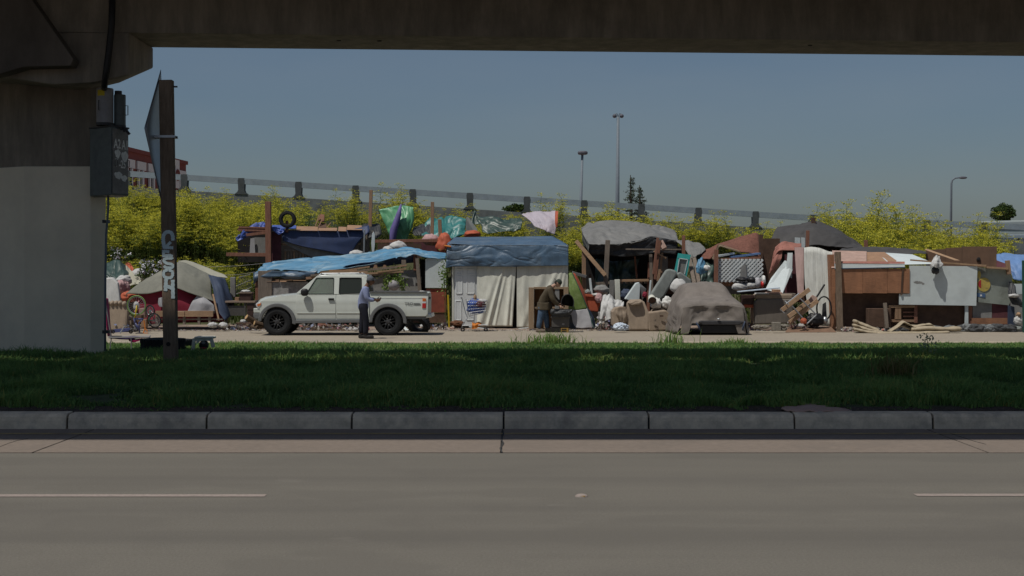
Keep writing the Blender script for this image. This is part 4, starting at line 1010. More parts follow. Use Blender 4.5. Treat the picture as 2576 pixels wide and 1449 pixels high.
def bulge(o):
    bm = bmesh.new(); bm.from_mesh(o.data)
    for k in range(1, 14):
        bmesh.ops.bisect_plane(bm, geom=bm.verts[:] + bm.edges[:] + bm.faces[:], dist=1e-4, plane_co=(0, 0, .38 + k * .065), plane_no=(0, 0, 1))
    for v in bm.verts:
        z = v.co.z
        if abs(v.co.y) > .5: v.co.y *= 1 - .055 * ((z - .72) / .45) ** 2 + (.012 * math.exp(-((z - .98) / .05) ** 2))
    for f in bm.faces: f.smooth = True
    for e in bm.edges: e.smooth = len(e.link_faces) == 2 and e.calc_face_angle(3) < R(28)
    bm.to_mesh(o.data); bm.free()
for o in list(T.children):
    if o.name.split('.')[0] in ('body', 'door', 'bed_side'): bulge(o)

# ================================================================== PEOPLE
def skin(name, chain_list, m, parent, sub=2, root=0):
    """chain_list: list of (points, radii) ; first point of later chains may be an index into earlier vertices"""
    vs = []; es = []; rs = []
    for pts, rad in chain_list:
        prev = None
        for p, r in zip(pts, rad):
            if isinstance(p, int): prev = p; continue
            vs.append(tuple(p)); rs.append(r); i = len(vs) - 1
            if prev is not None: es.append((prev, i))
            prev = i
    me = bpy.data.meshes.new(name); me.from_pydata(vs, es, []); o = bpy.data.objects.new(name + '_tmp', me); COL.objects.link(o)
    o.modifiers.new('skin', 'SKIN'); md = o.modifiers.new('sub', 'SUBSURF'); md.levels = sub; md.render_levels = sub
    for i, d in enumerate(me.skin_vertices[0].data):
        r = rs[i]; d.radius = (r, r) if not isinstance(r, tuple) else r; d.use_root = (i == root)
    dg = bpy.context.evaluated_depsgraph_get(); m2 = bpy.data.meshes.new_from_object(o.evaluated_get(dg)); bpy.data.objects.remove(o)
    m2.name = name; m2.shade_smooth(); m2.materials.clear(); m2.materials.append(MATS[m])
    q = bpy.data.objects.new(name, m2); COL.objects.link(q); q.parent = parent; ORIG[q.name] = Vector(); return q
def head_mesh(m, c, face, up, s=1.0):
    """a skull with jaw, nose, ears, eye sockets; c centre, face/up unit vectors"""
    f = Vector(face).normalized(); u = Vector(up); u = (u - f * u.dot(f)).normalized(); r = f.cross(u); M = Matrix((r, f, u)).transposed()
    vs = []; nu, nv = 20, 14
    for j in range(nv + 1):
        th = math.pi * j / nv
        for i in range(nu):
            ph = 2 * math.pi * i / nu; d = Vector((math.sin(th) * math.cos(ph), math.sin(th) * math.sin(ph), math.cos(th)))
            p = Vector((d.x * .075, d.y * .095, d.z * .118))
            if d.z < 0: p.x *= 1 - .30 * d.z * d.z; p.y = p.y * (1 - .12 * d.z * d.z) + .012 * (-d.z)
            if d.y > .75 and abs(d.x) < .25 and -.35 < d.z < .15: p.y += .022 * (1 - abs(d.x) / .25)     # nose
            if d.y > .6 and .2 < abs(d.x) < .6 and .0 < d.z < .3: p.y -= .010                           # sockets
            if abs(d.x) > .93 and abs(d.z) < .3: p.x *= 1.16                                            # ears
            vs.append(Vector(c) + M @ (p * s))
    m.add(vs, [(j * nu + i, (j + 1) * nu + i, (j + 1) * nu + (i + 1) % nu, j * nu + (i + 1) % nu) for j in range(nv) for i in range(nu)])
    return M
def face_bits(parent, c, M, s, dark):
    m = MB()
    for sx in (-1, 1): m.blob(Vector(c) + M @ (Vector((sx * .031, .083, .018)) * s), (.012 * s,) * 3, 0, nu=8, nv=6)
    m.build('eyes', dark, parent)
    m = MB(); m.blob(Vector(c) + M @ (Vector((0, .088, -.055)) * s), (.024 * s, .01 * s, .007 * s), 0, nu=8, nv=6); m.build('mouth', 'maroon', parent)
def hand(m, w, d, nrm, s=1.0, curl=.5):
    """palm + five fingers from wrist w along d, palm facing nrm"""
    d = Vector(d).normalized(); nrm = Vector(nrm); nrm = (nrm - d * nrm.dot(d)).normalized(); a = d.cross(nrm)
    w = Vector(w); m.blob(w + d * .045 * s, (.05 * s, .04 * s, .018 * s), 0, rot=Matrix((d, a, nrm)).transposed(), nu=10, nv=8)
    for k, (o_, L) in enumerate(((-.032, .065), (-.011, .078), (.011, .072), (.031, .055))):
        b = w + (d * .085 + a * o_) * s; m.tube([b, b + (d * .5 + nrm * .25 * curl) * L * s, b + (d * (1 - .5 * curl) + nrm * .9 * curl) * L * s], [.010 * s, .009 * s, .006 * s], 6)
    b = w + (d * .03 + a * -.038) * s; m.tube([b, b + (d * .035 + a * -.025 + nrm * .012) * s, b + (d * .06 + a * -.02 + nrm * .035) * s], [.011 * s, .010 * s, .007 * s], 6)
def shoe(m, ankle, fwd, s=1.0):
    f = Vector(fwd).normalized(); r = f.cross(Vector((0, 0, 1))); M = Matrix((f, r, Vector((0, 0, 1)))).transposed()
    a = Vector(ankle); g = Vector((a.x, a.y, 0))
    m.blob(g + f * .07 + Vector((0, 0, .045)), (.145 * s, .05 * s, .05), 0, power=.7, rot=M); m.blob(g + f * -.0 + Vector((0, 0, .075)), (.065 * s, .045 * s, .065), 0, power=.8, rot=M)
def joined(name, src, mats, parent):
    pass
def add_body(parent, skinned, mbs):
    """merge extra geometry (head, hands) into the skinned body mesh so that the body is one mesh"""
    bm = bmesh.new(); bm.from_mesh(skinned.data)
    for mb in mbs:
        vv = [bm.verts.new(v) for v in mb.v]
        for f in mb.f:
            try: bm.faces.new([vv[i] for i in f]).smooth = True
            except ValueError: pass
    bmesh.ops.remove_doubles(bm, verts=bm.verts, dist=1e-5); bmesh.ops.recalc_face_normals(bm, faces=bm.faces); bm.to_mesh(skinned.data); bm.free()

# --- man walking past the truck, facing right
PY = 38.4; base = Vector((X(917, PY), PY, .004))
p1 = thing('person', 'person in light blue shirt, dark trousers and cap walking past the white truck', 'person', base, local=True)
def q1(px, py, dy=0.): return P(px, py, PY + dy) - base
pel = q1(914, 768); 
ch = [([pel, q1(914, 752), q1(916, 734), q1(922, 724), q1(925, 715), q1(929.5, 707)], [.095, .09, .12, .075, .05, .06])]
for sg, kn, an in ((-1, (921, 806), (921, 846)), (1, (913, 806), (909, 843))):
    ch.append(([0, q1(914, 776, sg * .09), q1(*kn, sg * .09), q1(*an, sg * .09)], [0, .085, .055, .042]))
for sg, el, wr in ((-1, (923, 753), (944, 756)), (1, (927, 754), (947, 753))):
    ch.append(([2, q1(920, 728, sg * .18), q1(*el, sg * .20), q1(*wr, sg * .13)], [0, .06, .045, .032]))
b1 = skin('body', ch, 'skin_dark', p1)
hc = q1(932, 707.5); hm = MB(); HM = head_mesh(hm, hc, (.97, -.1, -.1), (0.05, 0, 1), 1.0)
hh = MB()
for sg, wr in ((-1, (944, 756)), (1, (947, 753))): hand(hh, q1(*wr, sg * .13), (1, -.1 * sg, .05), (0, -sg * .6, .4), 1.0, .7)
add_body(p1, b1, [hm, hh]); face_bits(p1, hc, HM, 1.0, 'hair_dark')
sh = [([q1(914, 782), q1(914, 770), q1(913, 755), q1(915, 736), q1(921, 724)], [(.150, .150), (.165, .155), (.16, .15), (.165, .15), .10])]
for sg, el, wr in ((-1, (923, 753), (942, 756)), (1, (927, 754), (944, 753))):
    sh.append(([3, q1(919, 728, sg * .19), q1(*el, sg * .21), q1(*wr, sg * .14)], [0, .09, .075, .052]))
skin('shirt', sh, 'shirt_blue', p1)
tr = [([q1(914, 750), q1(914, 764), q1(914, 773)], [.14, .152, .152])]
for sg, kn, an in ((-1, (921, 806), (920, 842)), (1, (912, 806), (908, 840))):
    tr.append(([2, q1(915, 781, sg * .09), q1(*kn, sg * .09), q1(*an, sg * .09)], [0, .118, .092, .075]))
skin('trousers', tr, 'trousers_dark', p1)
for sg, an in ((-1, (921, 846)), (1, (908, 843))):
    m = MB(); a = q1(*an, sg * .09); shoe(m, a, (1, -.1, 0)); m.build('shoe', 'shoe_dark', p1, smooth=True)
m = MB(); m.lathe([(.10, -.01), (.098, .04), (.08, .085), (.04, .11), (0, .115)], 18, Matrix.Translation(hc + Vector((-.005, 0, .03))) @ Matrix.Rotation(R(4), 4, 'Y')); cp = m.build('cap', 'cap_cloth_grey', p1, smooth=True)
m = MB(); m.slab([hc + Vector((x, y, .045 + dz)) for x, y, dz in ((.07, -.08, 0), (.15, -.06, -.01), (.185, -.02, -.015), (.185, .02, -.015), (.15, .06, -.01), (.07, .08, 0))], (0, 0, .012)); m.build('brim', 'cap_cloth_grey', cp)
m = MB(); m.blob(hc + Vector((-.035, 0, .005)), (.078, .083, .085), .05, 6); m.build('hair', 'hair_dark', p1, smooth=True)

# --- man bending over the grill, facing right
PY2 = 42.5; base2 = Vector((X(1366, PY2), PY2, .004))
p2 = thing('person', 'person in brown jacket, blue jeans and cap bending over the black grill', 'person', base2, local=True)
def q2(px, py, dy=0.): return P(px, py, PY2 + dy) - base2
ch = [([q2(1366, 768), q2(1368, 752), q2(1377, 736), q2(1386, 724), q2(1394, 718), q2(1400, 715)], [.10, .10, .12, .08, .052, .06])]
LEG = ((-1, (1359, 800), (1354, 828)), (1, (1374, 798), (1377, 827)))
ARM = ((-1, (1391, 755), (1407, 769)), (1, (1396, 752), (1411, 766)))
for sg, kn, an in LEG: ch.append(([0, q2(1366 + sg * 3, 776, sg * .09), q2(*kn, sg * .10), q2(*an, sg * .10)], [0, .085, .056, .042]))
for sg, el, wr in ARM: ch.append(([2, q2(1383, 729, sg * .17), q2(*el, sg * .20), q2(*wr, sg * .12)], [0, .06, .045, .032]))
b2 = skin('body', ch, 'skin_light', p2)
hc = q2(1403.5, 712.5); hm = MB(); HM = head_mesh(hm, hc, (.72, -.12, -.68), (.6, 0, .75), 1.02); hh = MB()
for sg, el, wr in ARM: hand(hh, q2(*wr, sg * .12), (.9, 0, -.3), (0, -sg * .3, -1), 1.0, .8)
add_body(p2, b2, [hm, hh]); face_bits(p2, hc, HM, 1.02, 'hair_dark')
jk = [([q2(1366, 773), q2(1367, 757), q2(1376, 738), q2(1385, 725), q2(1391, 719)], [(.20, .19), (.175, .17), (.185, .17), .12, .075])]
for sg, el, wr in ARM: jk.append(([2, q2(1383, 730, sg * .19), q2(*el, sg * .22), q2(wr[0] - 2, wr[1] - 1, sg * .13)], [0, .10, .085, .06]))
skin('jacket', jk, 'jacket_brown', p2)
m = MB(); rows = []
for py, x0, x1 in ((760, 1352, 1386), (772, 1351, 1388), (779, 1349, 1389)):
    rows.append([(x0, py, PY2), ((x0 * 3 + x1) / 4, py + 1, PY2 - .19), ((x0 + x1) / 2, py + 1.5, PY2 - .21), ((x0 + 3 * x1) / 4, py + 1, PY2 - .19), (x1, py - 2, PY2)])
for sgn in (1, -1):
    drape(m, [[(a, b, PY2 + sgn * (c - PY2)) for a, b, c in r] for r in rows], nu=16, nv=8, amp=.015, fu=4, fv=2, seed=3)
m.v = [tuple(Vector(v) - base2) for v in m.v]; m.build('jacket_hem', 'jacket_brown', p2, smooth=True, solid=.015)
tr = [([q2(1366, 766), q2(1366, 773)], [.145, .15])]
for sg, kn, an in LEG: tr.append(([1, q2(1366 + sg * 3, 782, sg * .09), q2(*kn, sg * .10), q2(*an, sg * .10)], [0, .12, .095, .078]))
skin('jeans', tr, 'jeans', p2)
for sg, kn, an in LEG: m = MB(); shoe(m, q2(*an, sg * .10), (1, -.25, 0), 1.05); m.build('shoe', 'shoe_tan', p2, smooth=True)
capM = Matrix.Translation(hc) @ HM.to_4x4()
m = MB(); m.lathe([(.099, .01), (.098, .06), (.08, .105), (.04, .13), (0, .135)], 18, capM); cp = m.build('cap', 'cap_cloth_green', p2, smooth=True)
m = MB(); m.slab([capM @ Vector((x, -y, .02 + .0)) for x, y in ((-.08, .06), (-.06, .15), (-.02, .18), (.02, .18), (.06, .15), (.08, .06))], capM.to_3x3() @ Vector((0, 0, .012))); m.build('brim', 'cap_cloth_green', cp)
m = MB(); m.blob(hc + HM @ Vector((0, -.03, -.01)), (.08, .08, .08), .05, 6); m.build('hair', 'hair_dark', p2, smooth=True)

# ================================================================== CAMP, LEFT SIDE
def post(name, m, a, b, w, label, cat='post', group=None, d=None):
    return solo(MB().pbar(a, b, w, d or w), name, m, label, cat, group, bevel=.006)
def plates(name, m, pp, t, label, cat, group=None, **k):
    return solo(MB().plate(pp, t), name, m, label, cat, group, **k)
def PV(px, py, Y): return P(px, py, Y)

# folding lounge chair on the verge edge
YL = 31.2
t = thing('folding_lounger', 'magenta and purple folding lounger standing beside the bridge column', 'lounger', (X(325, YL), YL, .1))
m = MB(); m.tube([P(273, 849, YL), P(376, 848, YL)], .016, 6); m.tube([P(273, 846, YL + .55), P(376, 846, YL + .55)], .016, 6)
m.tube([P(376, 848, YL), P(378, 845, YL + .27), P(376, 846, YL + .55)], .016, 6); m.build('frame', 'cap_grey', t)
m = MB(); drape(m, [[(276, 846, YL + .55), (320, 847, YL + .55), (355, 846, YL + .55)], [(276, 850, YL), (320, 853, YL), (352, 850, YL)], ], nu=14, nv=6, amp=.02, seed=3); m.build('seat_sling', 'purple_cloth', t, smooth=True, solid=.02)
m = MB(); drape(m, [[(322, 851, YL + .02), (340, 853, YL + .02), (358, 851, YL + .02)], [(325, 858, YL), (338, 861, YL), (356, 855, YL)]], nu=12, nv=6, amp=.03, seed=4); m.build('loose_fabric', 'magenta', t, smooth=True, solid=.012)
for px, bx in ((280, 277), (330, 331), (377, 376)):
    for dy in (0, .55): m = MB(); m.tube([P(px, 849, YL + dy), P(bx, 877, YL + dy)], .013, 6); m.build('leg', 'cap_grey', t)
m = MB(); drape(m, [[(262, 752, YL + .1), (268, 750, YL + .35), (272, 752, YL + .55)], [(267, 800, YL + .05), (272, 800, YL + .3), (276, 800, YL + .55)], [(272, 846, YL), (276, 845, YL + .3), (280, 845, YL + .55)]], nu=10, nv=14, amp=.02, seed=5); m.build('back_sling', 'magenta', t, smooth=True, solid=.015)
for dy in (0, .55): m = MB(); m.tube([P(263, 748, YL + dy), P(280, 850, YL + dy)], .014, 6); m.build('back_rail', 'cap_grey', t)

# big tyres lying in the grass
def tyre(c, R_, wd, label, group, axis=(0, 0, 1), name='tyre', inner=.55, lugs=True, rim=False):
    M = Matrix.Translation(Vector(c)) @ Vector(axis).to_track_quat('Z', 'Y').to_matrix().to_4x4(); h = wd / 2
    m = MB(); m.lathe([(R_ * inner, -h * .75), (R_ * .72, -h), (R_ * .92, -h * .92), (R_, -h * .62), (R_, h * .62), (R_ * .92, h * .92), (R_ * .72, h), (R_ * inner, h * .75), (R_ * inner * 1.05, 0), (R_ * inner, -h * .75)], 32, M)
    if lugs:
        for k in range(32):
            a = 2 * math.pi * k / 32
            for z in (-.3, .3): m.box(M @ Vector((R_ * math.cos(a + z * .2), R_ * math.sin(a + z * .2), z * wd)), (R_ * .04, R_ * .11, wd * .32), M.to_3x3() @ Matrix.Rotation(a, 3, 'Z'))
    return solo(m, name, 'rubber', label, 'tyre', group)
YT = 30.2
tyre((X(398, YT), YT + .4, Z(872, YT) + .02), .47, .29, 'large black tyre lying flat in the grass behind the sign post', 'tyres in the grass')
tyre((X(452, 32.6), 32.6, Z(865, 32.6) + .02), .30, .19, 'smaller black tyre lying just right of the sign post', 'tyres in the grass')
# plastic step stool with a helmet beneath
YS = 30.6
t = thing('plastic_stool', 'cream plastic step stool standing in the grass right of the tyres', 'stool', (X(510, YS), YS, .12))
m = MB(); m.pbox(488, 847, 534, 853, YS - .05, .42); m.build('top', 'cream_cloth', t, bevel=.02)
for a, b in (((489, 851), (484, 890)), ((531, 851), (537, 874))):
    for dy in (0, .3): m = MB(); m.bar(P(a[0], a[1], YS + dy), P(b[0], b[1], YS + dy), .075, .05); m.build('leg', 'cream_cloth', t, bevel=.01)
m = MB(); m.plate([(493, 853, YS - .02), (530, 853, YS - .02), (527, 858, YS - .02), (516, 856.5, YS - .02), (504, 858, YS - .02), (494, 866, YS - .02)], .04); m.build('apron', 'cream_cloth', t)
t = thing('helmet', 'black helmet with red trim lying under the cream stool', 'helmet', (X(513, YS), YS + .1, .12))
m = MB(); m.blob(P(513, 868, YS + .1), (.105, .12, .11), .06, 2); m.build('shell', 'black_plastic', t, smooth=True)
m = MB(); m.blob(P(512, 876, YS + .03), (.08, .07, .035), .1); m.build('trim', 'tent_red', t, smooth=True)
m = MB(); m.blob(P(512, 862, YS + .0), (.045, .03, .03), .1); m.build('badge', 'cap_grey', t, smooth=True)
# small litter in verge
for k_, (px, py, w_, lab) in enumerate(((135, 934, .16, 'crumpled white rag lying in the shaded grass at far left'), (957, 966, .12, 'crumpled white paper in the grass below the pickup'), (940, 965, .05, 'tiny white scrap beside the crumpled paper in the grass'), (498, 892, .05, 'small white scrap under the cream stool'))):
    Y = 1.58 * F / (py - 687) if py > 895 else 30.2; c = P(px, py, Y); m = MB(); m.blob(c + Vector((0, 0, .02)), (w_, w_ * .8, .035), .6, 3, k_, nu=14, nv=8); solo(m, 'crumpled_paper', 'litter_white', lab, 'paper', 'paper scraps in the verge')
# flattened cardboard and leaves on kerb
m = MB(); drape(m, [[(1975, 1021, 17.3), (2060, 1014, 17.4), (2150, 1030, 17.2)], [(1965, 1030, 16.5), (2030, 1024, 16.6), (2080, 1033, 16.5), (2140, 1034, 16.5)], [(1990, 1033, 16.28), (2050, 1036, 16.28), (2120, 1035, 16.28)]], nu=26, nv=12, amp=.03, fu=6, seed=8)
solo(m, 'cardboard_sheet', 'pink_ply', 'torn brown cardboard flattened over the kerb top', 'cardboard', smooth=True, solid=.012)
# litter on soil strip
n = 5000; x = rnd(n, -9, 9); y = 16.4 + np.abs(RNG.normal(0, .28, n)); pos = np.stack([x, y, np.array([zs(a, b) + .012 for a, b in zip(x, y)])], 1)
v, f = leaf_cloud(n, pos, .016); v = v.reshape(-1, 4, 3); v[:, :, 2] = pos[:, None, 2] + (v[:, :, 2] - pos[:, None, 2]) * .35; v = v.reshape(-1, 3)
o = bpy.data.objects.new('leaf_litter', npmesh('leaf_litter', v, f, MATS['dry_litter'], np.repeat(rnd(n, 0, 1), 4))); COL.objects.link(o); tag(o, 'dry leaf litter along the soil behind the kerb', 'leaf litter', kind='stuff')

# --- left heap
cloth('dark_tarp', 'tarp_dark_green', [[(258, 664, 47.5), (280, 656, 47.4), (304, 655, 47.2), (316, 672, 47.5)], [(262, 690, 46.8), (290, 692, 46.6), (310, 685, 46.5), (322, 690, 47)], [(284, 706, 46.6), (300, 716, 46.3), (314, 706, 46.4), (322, 702, 46.8)]], 'dark green plastic sheet heaped over things by the column', 'tarp', amp=.14, fu=4, fv=2, seed=1, ridge=.6)
cloth('beige_tarp', 'tent_tan', [[(316, 668, 47.3), (322, 674, 47.3), (330, 684, 47.3)], [(320, 700, 46.7), (340, 694, 46.7), (356, 700, 46.7)], [(322, 722, 46.4), (340, 714, 46.4), (352, 714, 46.4)]], 'beige tarp edge hanging between the dark sheet and the olive tent', 'tarp', amp=.05, seed=2)
cloth('orange_tent_scrap', 'orange_red', [[(316, 662, 48.6), (328, 662, 48.6)], [(318, 676, 48.2), (340, 680, 48.2)], [(322, 690, 48), (350, 690, 48)]], 'orange-brown tent panel showing behind the beige tarp', 'tent', amp=.05, seed=2)
m = MB(); m.blob(P(350, 692, 47.2), (.27, .25, .22), .12, 2, 3); solo(m, 'white_bundle', 'white_cloth', 'round pale blue-white bundle left of the olive tent peak', 'bundle', smooth=True)
for k_, (px, py, rx, rz_, mm_, lb) in enumerate(((304, 722, .17, .22, 'pink_cloth', 'pink crumpled clothes under the dark green sheet'), (318, 728, .12, .24, 'pink_cloth', 'narrow pink cloth hanging right of the crumpled clothes'), (312, 705, .25, .16, 'white_cloth', 'white cloth bundle tucked under the dark green sheet'), (297, 735, .14, .14, 'maroon', 'maroon cloth bundle at the bottom of the left heap'))):
    m = MB(); m.blob(P(px, py, 45.6 + .2 * k_), (rx, .2, rz_), .3, 3, k_ + 5); solo(m, 'clothes_bundle', mm_, lb, 'clothes', 'clothes in the left heap', smooth=True)
m = MB(); m.plate([(258, 748, 44.2), (258, 700, 44.4), (283, 697, 44.4), (296, 712, 44.3), (302, 757, 44.2), (290, 775, 44.2), (260, 775, 44.2)], .2); solo(m, 'white_cushion', 'white_cloth', 'tall white cushion standing behind the ribbed beige armchair', 'cushion', bevel=.05)
m = MB(); m.blob(P(328, 747, 45.0), (.30, .25, .20), .3, 3, 11); solo(m, 'red_bag', 'orange_red', 'bright red bag between the white cushion and olive tent', 'bag', smooth=True)
# ribbed armchair back
YA = 42.6
t = thing('armchair', 'beige armchair seen from behind with a pleated top, next to the column', 'armchair', (X(295, YA), YA, 0))
m = MB(); m.plate([(268, 834, YA), (266, 775, YA + .1), (272, 764, YA + .12), (300, 759, YA + .14), (316, 764, YA + .12), (321, 782, YA + .08), (318, 830, YA)], .25); m.build('backrest', 'sofa_beige', t, bevel=.06)
for k_ in range(5):
    m = MB(); m.blob(P(273 + k_ * 10, 765 - (2 if 0 < k_ < 4 else 0), YA + .18), (.072, .14, .085), .05, seed=k_); m.build('pleat', 'sofa_beige', t, smooth=True)
for px in (322, 268): m = MB(); m.blob(P(px, 806, YA + .5), (.10, .42, .14), .03, power=.7); m.pbox(px - 7, 806, px + 7, 834, YA + .15, .75); m.build('arm', 'sofa_beige', t, smooth=False)
m = MB(); m.pbox(272, 806, 317, 832, YA + .26, .6); m.build('seat', 'sofa_beige', t, bevel=.04)
# upside-down bicycle
def bike_wheel(parent, c, R_, tm, axis, spokes=20, tread=.018):
    e = bpy.data.objects.new('wheel', None); e.parent = parent; COL.objects.link(e); ORIG[e.name] = ORIG[parent.name]
    m = MB(); m.torus(c, R_, tread, axis, 36, 8); m.build('tyre', tm, e, smooth=True)
    m = MB(); m.torus(c, R_ - .03, .009, axis, 30, 6); m.build('rim', 'steel', e, smooth=True)
    M = Vector(axis).to_track_quat('Z', 'Y').to_matrix(); m = MB()
    for k in range(spokes):
        a = 2 * math.pi * k / spokes; m.tube([Vector(c) + M @ Vector((0, 0, .03 * (-1) ** k)), Vector(c) + M @ Vector(((R_ - .03) * math.cos(a), (R_ - .03) * math.sin(a), 0))], .0035, 3, False)
    o = m.build('spokes', 'steel', e); o['kind'] = 'stuff'
    m = MB(); m.tube([Vector(c) + M @ Vector((0, 0, -.06)), Vector(c) + M @ Vector((0, 0, .06))], .022, 8); m.build('hub', 'steel', e)
YW = 41.6
t = thing('bicycle', 'upside-down bicycle with a green front wheel, yellow fork and blue frame', 'bicycle', (X(350, YW), YW, 0))
c = P(343.5, 768, YW); bike_wheel(t, c, .278, 'bike_green', (.12, 1, 0))
m = MB()
for s in (-.06, .06): m.tube([c + Vector((.02, s, 0)), P(341, 793, YW + s), P(338, 800, YW + s * .5)], .018, 7)
m.build('fork', 'bike_yellow', t, smooth=True)
m = MB(); h0 = P(339, 802, YW); bb = P(360, 803, YW); st = P(351, 838, YW)
m.tube([P(338, 798, YW), P(340, 818, YW)], .03, 8); m.tube([h0, bb], .026, 8); m.tube([P(340, 812, YW), P(350, 830, YW)], .024, 8); m.tube([bb, P(350, 812, YW), st], .022, 8); m.build('frame', 'bike_blue', t, smooth=True)
m = MB(); m.tube([P(330, 826, YW - .25), P(339, 828, YW), P(330, 826, YW + .25)], .012, 6); m.tube([P(339, 815, YW), P(339, 829, YW)], .014, 6); m.build('handlebar', 'steel', t)
m = MB(); m.blob(P(351, 838.5, YW), (.12, .06, .03), .1); m.build('saddle', 'black_plastic', t, smooth=True)
m = MB(); m.tube([P(362, 806, YW), P(365, 826, YW), P(360, 838, YW)], .016, 6); m.tube([P(364, 824, YW), P(371, 834, YW)], .014, 6); m.tube([P(360, 838, YW), P(372, 838, YW)], .012, 6); m.build('stand', 'orange', t)
t = thing('bicycle', 'dark bicycle lying against the red tent behind the green wheel', 'bicycle', (X(385, 43.2), 43.2, 0))
bike_wheel(t, P(388, 806, 43.1), .22, 'rubber', (.3, 1, .2)); bike_wheel(t, P(378, 782, 43.3), .17, 'rubber', (.6, 1, .1))
m = MB(); m.tube([P(378, 782, 43.2), P(374, 806, 43.1), P(388, 806, 43.05)], .018, 6); m.tube([P(374, 806, 43.1), P(384, 790, 43.1), P(388, 806, 43.05)], .015, 6); m.build('frame', 'pole_green', t, smooth=True)
t = thing('scooter', 'dark blue kick scooter lying flat on the road by the armchair', 'scooter', (X(308, 41.2), 41.2, 0))
m = MB(); m.pbar((285, 833, 41.3), (328, 829, 41.4), .10, .04); m.build('deck', 'bike_blue', t, bevel=.01)
m = MB(); m.tube([P(302, 838, 41.1), P(310, 826, 41.2), P(316, 820, 41.3)], .018, 6); m.tube([P(310, 817, 41.2), P(324, 824, 41.3)], .014, 6); m.build('steering_tube', 'steel', t)
for px in (284, 329): m = MB(); m.torus(P(px, 834, 41.3), .045, .02, (.1, 1, .3), 16, 8); m.build('wheel', 'black_plastic', t, smooth=True)
for k_, (x0, y0, x1, y1, Y, dep, mm_, lb) in enumerate(((342, 792, 356, 812, 43.4, .3, 'cardboard', 'brown carton behind the blue bicycle frame'), (350, 776, 364, 800, 43.8, .3, 'pink_ply', 'pale carton leaning behind the green wheel'), (355, 803, 368, 824, 43.0, .2, 'plywood', 'tan carton flap behind the orange bike stand'))):
    m = MB(); m.pbox(x0, y0, x1, y1, Y, dep); solo(m, 'carton', mm_, lb, 'box', 'cartons behind the bicycles', bevel=.01)
m = MB(); m.pbar((337, 776, 42.4), (349, 757, 42.6), .03); m.pbar((338, 784, 42.4), (346, 767, 42.6), .025); solo(m, 'pink_bike_frame', 'bike_pink', 'pink bicycle frame tubes seen through the green wheel', 'bicycle frame')
m = MB(); m.blob(P(343, 770, 42.2), (.09, .07, .13), .25, 3, 4); solo(m, 'white_bag', 'white_cloth', 'small white bag behind the green wheel hub', 'bag', smooth=True)

# olive tent with red and white inner
YN = 44.4
t = thing('camping_tent', 'sagging olive tent fly over a red and white dome tent, flanked by blue canvas', 'tent', (X(450, YN), YN + 1, 0))
cloth('fly', 'tent_olive', [[(446, 659, YN + 1.3), (462, 660, YN + 1.3), (490, 672, YN + 1.3), (530, 692, YN + 1.2)], [(400, 683, YN + .8), (446, 672, YN + .8), (480, 690, YN + .6), (530, 715, YN + .7)], [(350, 712, YN + .5), (405, 706, YN + .35), (450, 706, YN + .2), (500, 728, YN + .2), (534, 745, YN + .4)], [(318, 738, YN + .3), (372, 738, YN + .1), (440, 724, YN), (480, 738, YN), (540, 760, YN + .2)]], parent=t, amp=.04, fu=5, fv=3, seed=4, ridge=.3, nu=44, nv=30)
cloth('rear_fly', 'tent_tan', [[(449, 656, YN + 1.25), (470, 655, YN + 1.9), (505, 668, YN + 2.2), (566, 692, YN + 2.0)], [(452, 662, YN + 1.25), (485, 672, YN + 1.5), (520, 686, YN + 1.6), (572, 697, YN + 1.6)], [(490, 680, YN + 1.2), (512, 697, YN + 1.0), (535, 696, YN + 1.1), (572, 700, YN + 1.3)]], parent=t, amp=.03, seed=6)
cloth('side_flap', 'tent_blue', [[(524, 690, YN + .9), (548, 696, YN + .9), (566, 700, YN + 1.1)], [(536, 725, YN + .3), (556, 720, YN + .5), (578, 735, YN + .9)], [(545, 775, YN - .1), (566, 765, YN + .2), (588, 760, YN + .8)], [(566, 806, YN - .3), (574, 800, YN), (586, 790, YN + .5)]], parent=t, amp=.05, fu=4, fv=2, seed=7, ridge=.4)
cloth('red_wall', 'tent_red', [[(340, 744, YN + .35), (380, 730, YN + .25), (445, 722, YN + .2), (470, 735, YN + .22), (500, 744, YN + .3)], [(345, 770, YN + .35), (390, 765, YN + .2), (450, 762, YN + .12), (485, 765, YN + .15), (500, 765, YN + .3)], [(352, 806, YN + .3), (395, 808, YN + .15), (450, 808, YN + .1), (480, 808, YN + .12), (500, 808, YN + .3)]], parent=t, amp=.03, seed=8)
cloth('white_panel', 'tent_white', [[(496, 742, YN + .12), (505, 745, YN + .1), (520, 752, YN + .1)], [(482, 762, YN + .05), (508, 762, YN), (538, 768, YN + .1)], [(470, 788, YN + .02), (508, 788, YN), (541, 788, YN + .1)]], parent=t, amp=.02, seed=9)
cloth('grey_patch', 'tent_white', [[(399, 750, YN + .1), (408, 748, YN + .1)], [(398, 765, YN + .08), (408, 766, YN + .08)], [(402, 772, YN + .08), (409, 772, YN + .08)]], parent=t, amp=.01, seed=3)
cloth('side_wall', 'tent_olive', [[(318, 738, YN + .35), (346, 716, YN + .8), (372, 698, YN + 1.2)], [(316, 790, YN + .4), (346, 790, YN + .9), (372, 790, YN + 1.3)]], parent=t, amp=.02, seed=3)
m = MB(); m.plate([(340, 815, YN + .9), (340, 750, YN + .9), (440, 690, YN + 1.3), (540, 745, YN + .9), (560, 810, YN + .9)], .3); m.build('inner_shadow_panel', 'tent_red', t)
m = MB(); m.pbar((536, 740, YN - .1), (551, 806, YN - .35), .05); m.build('prop_stick', 'lumber', t)
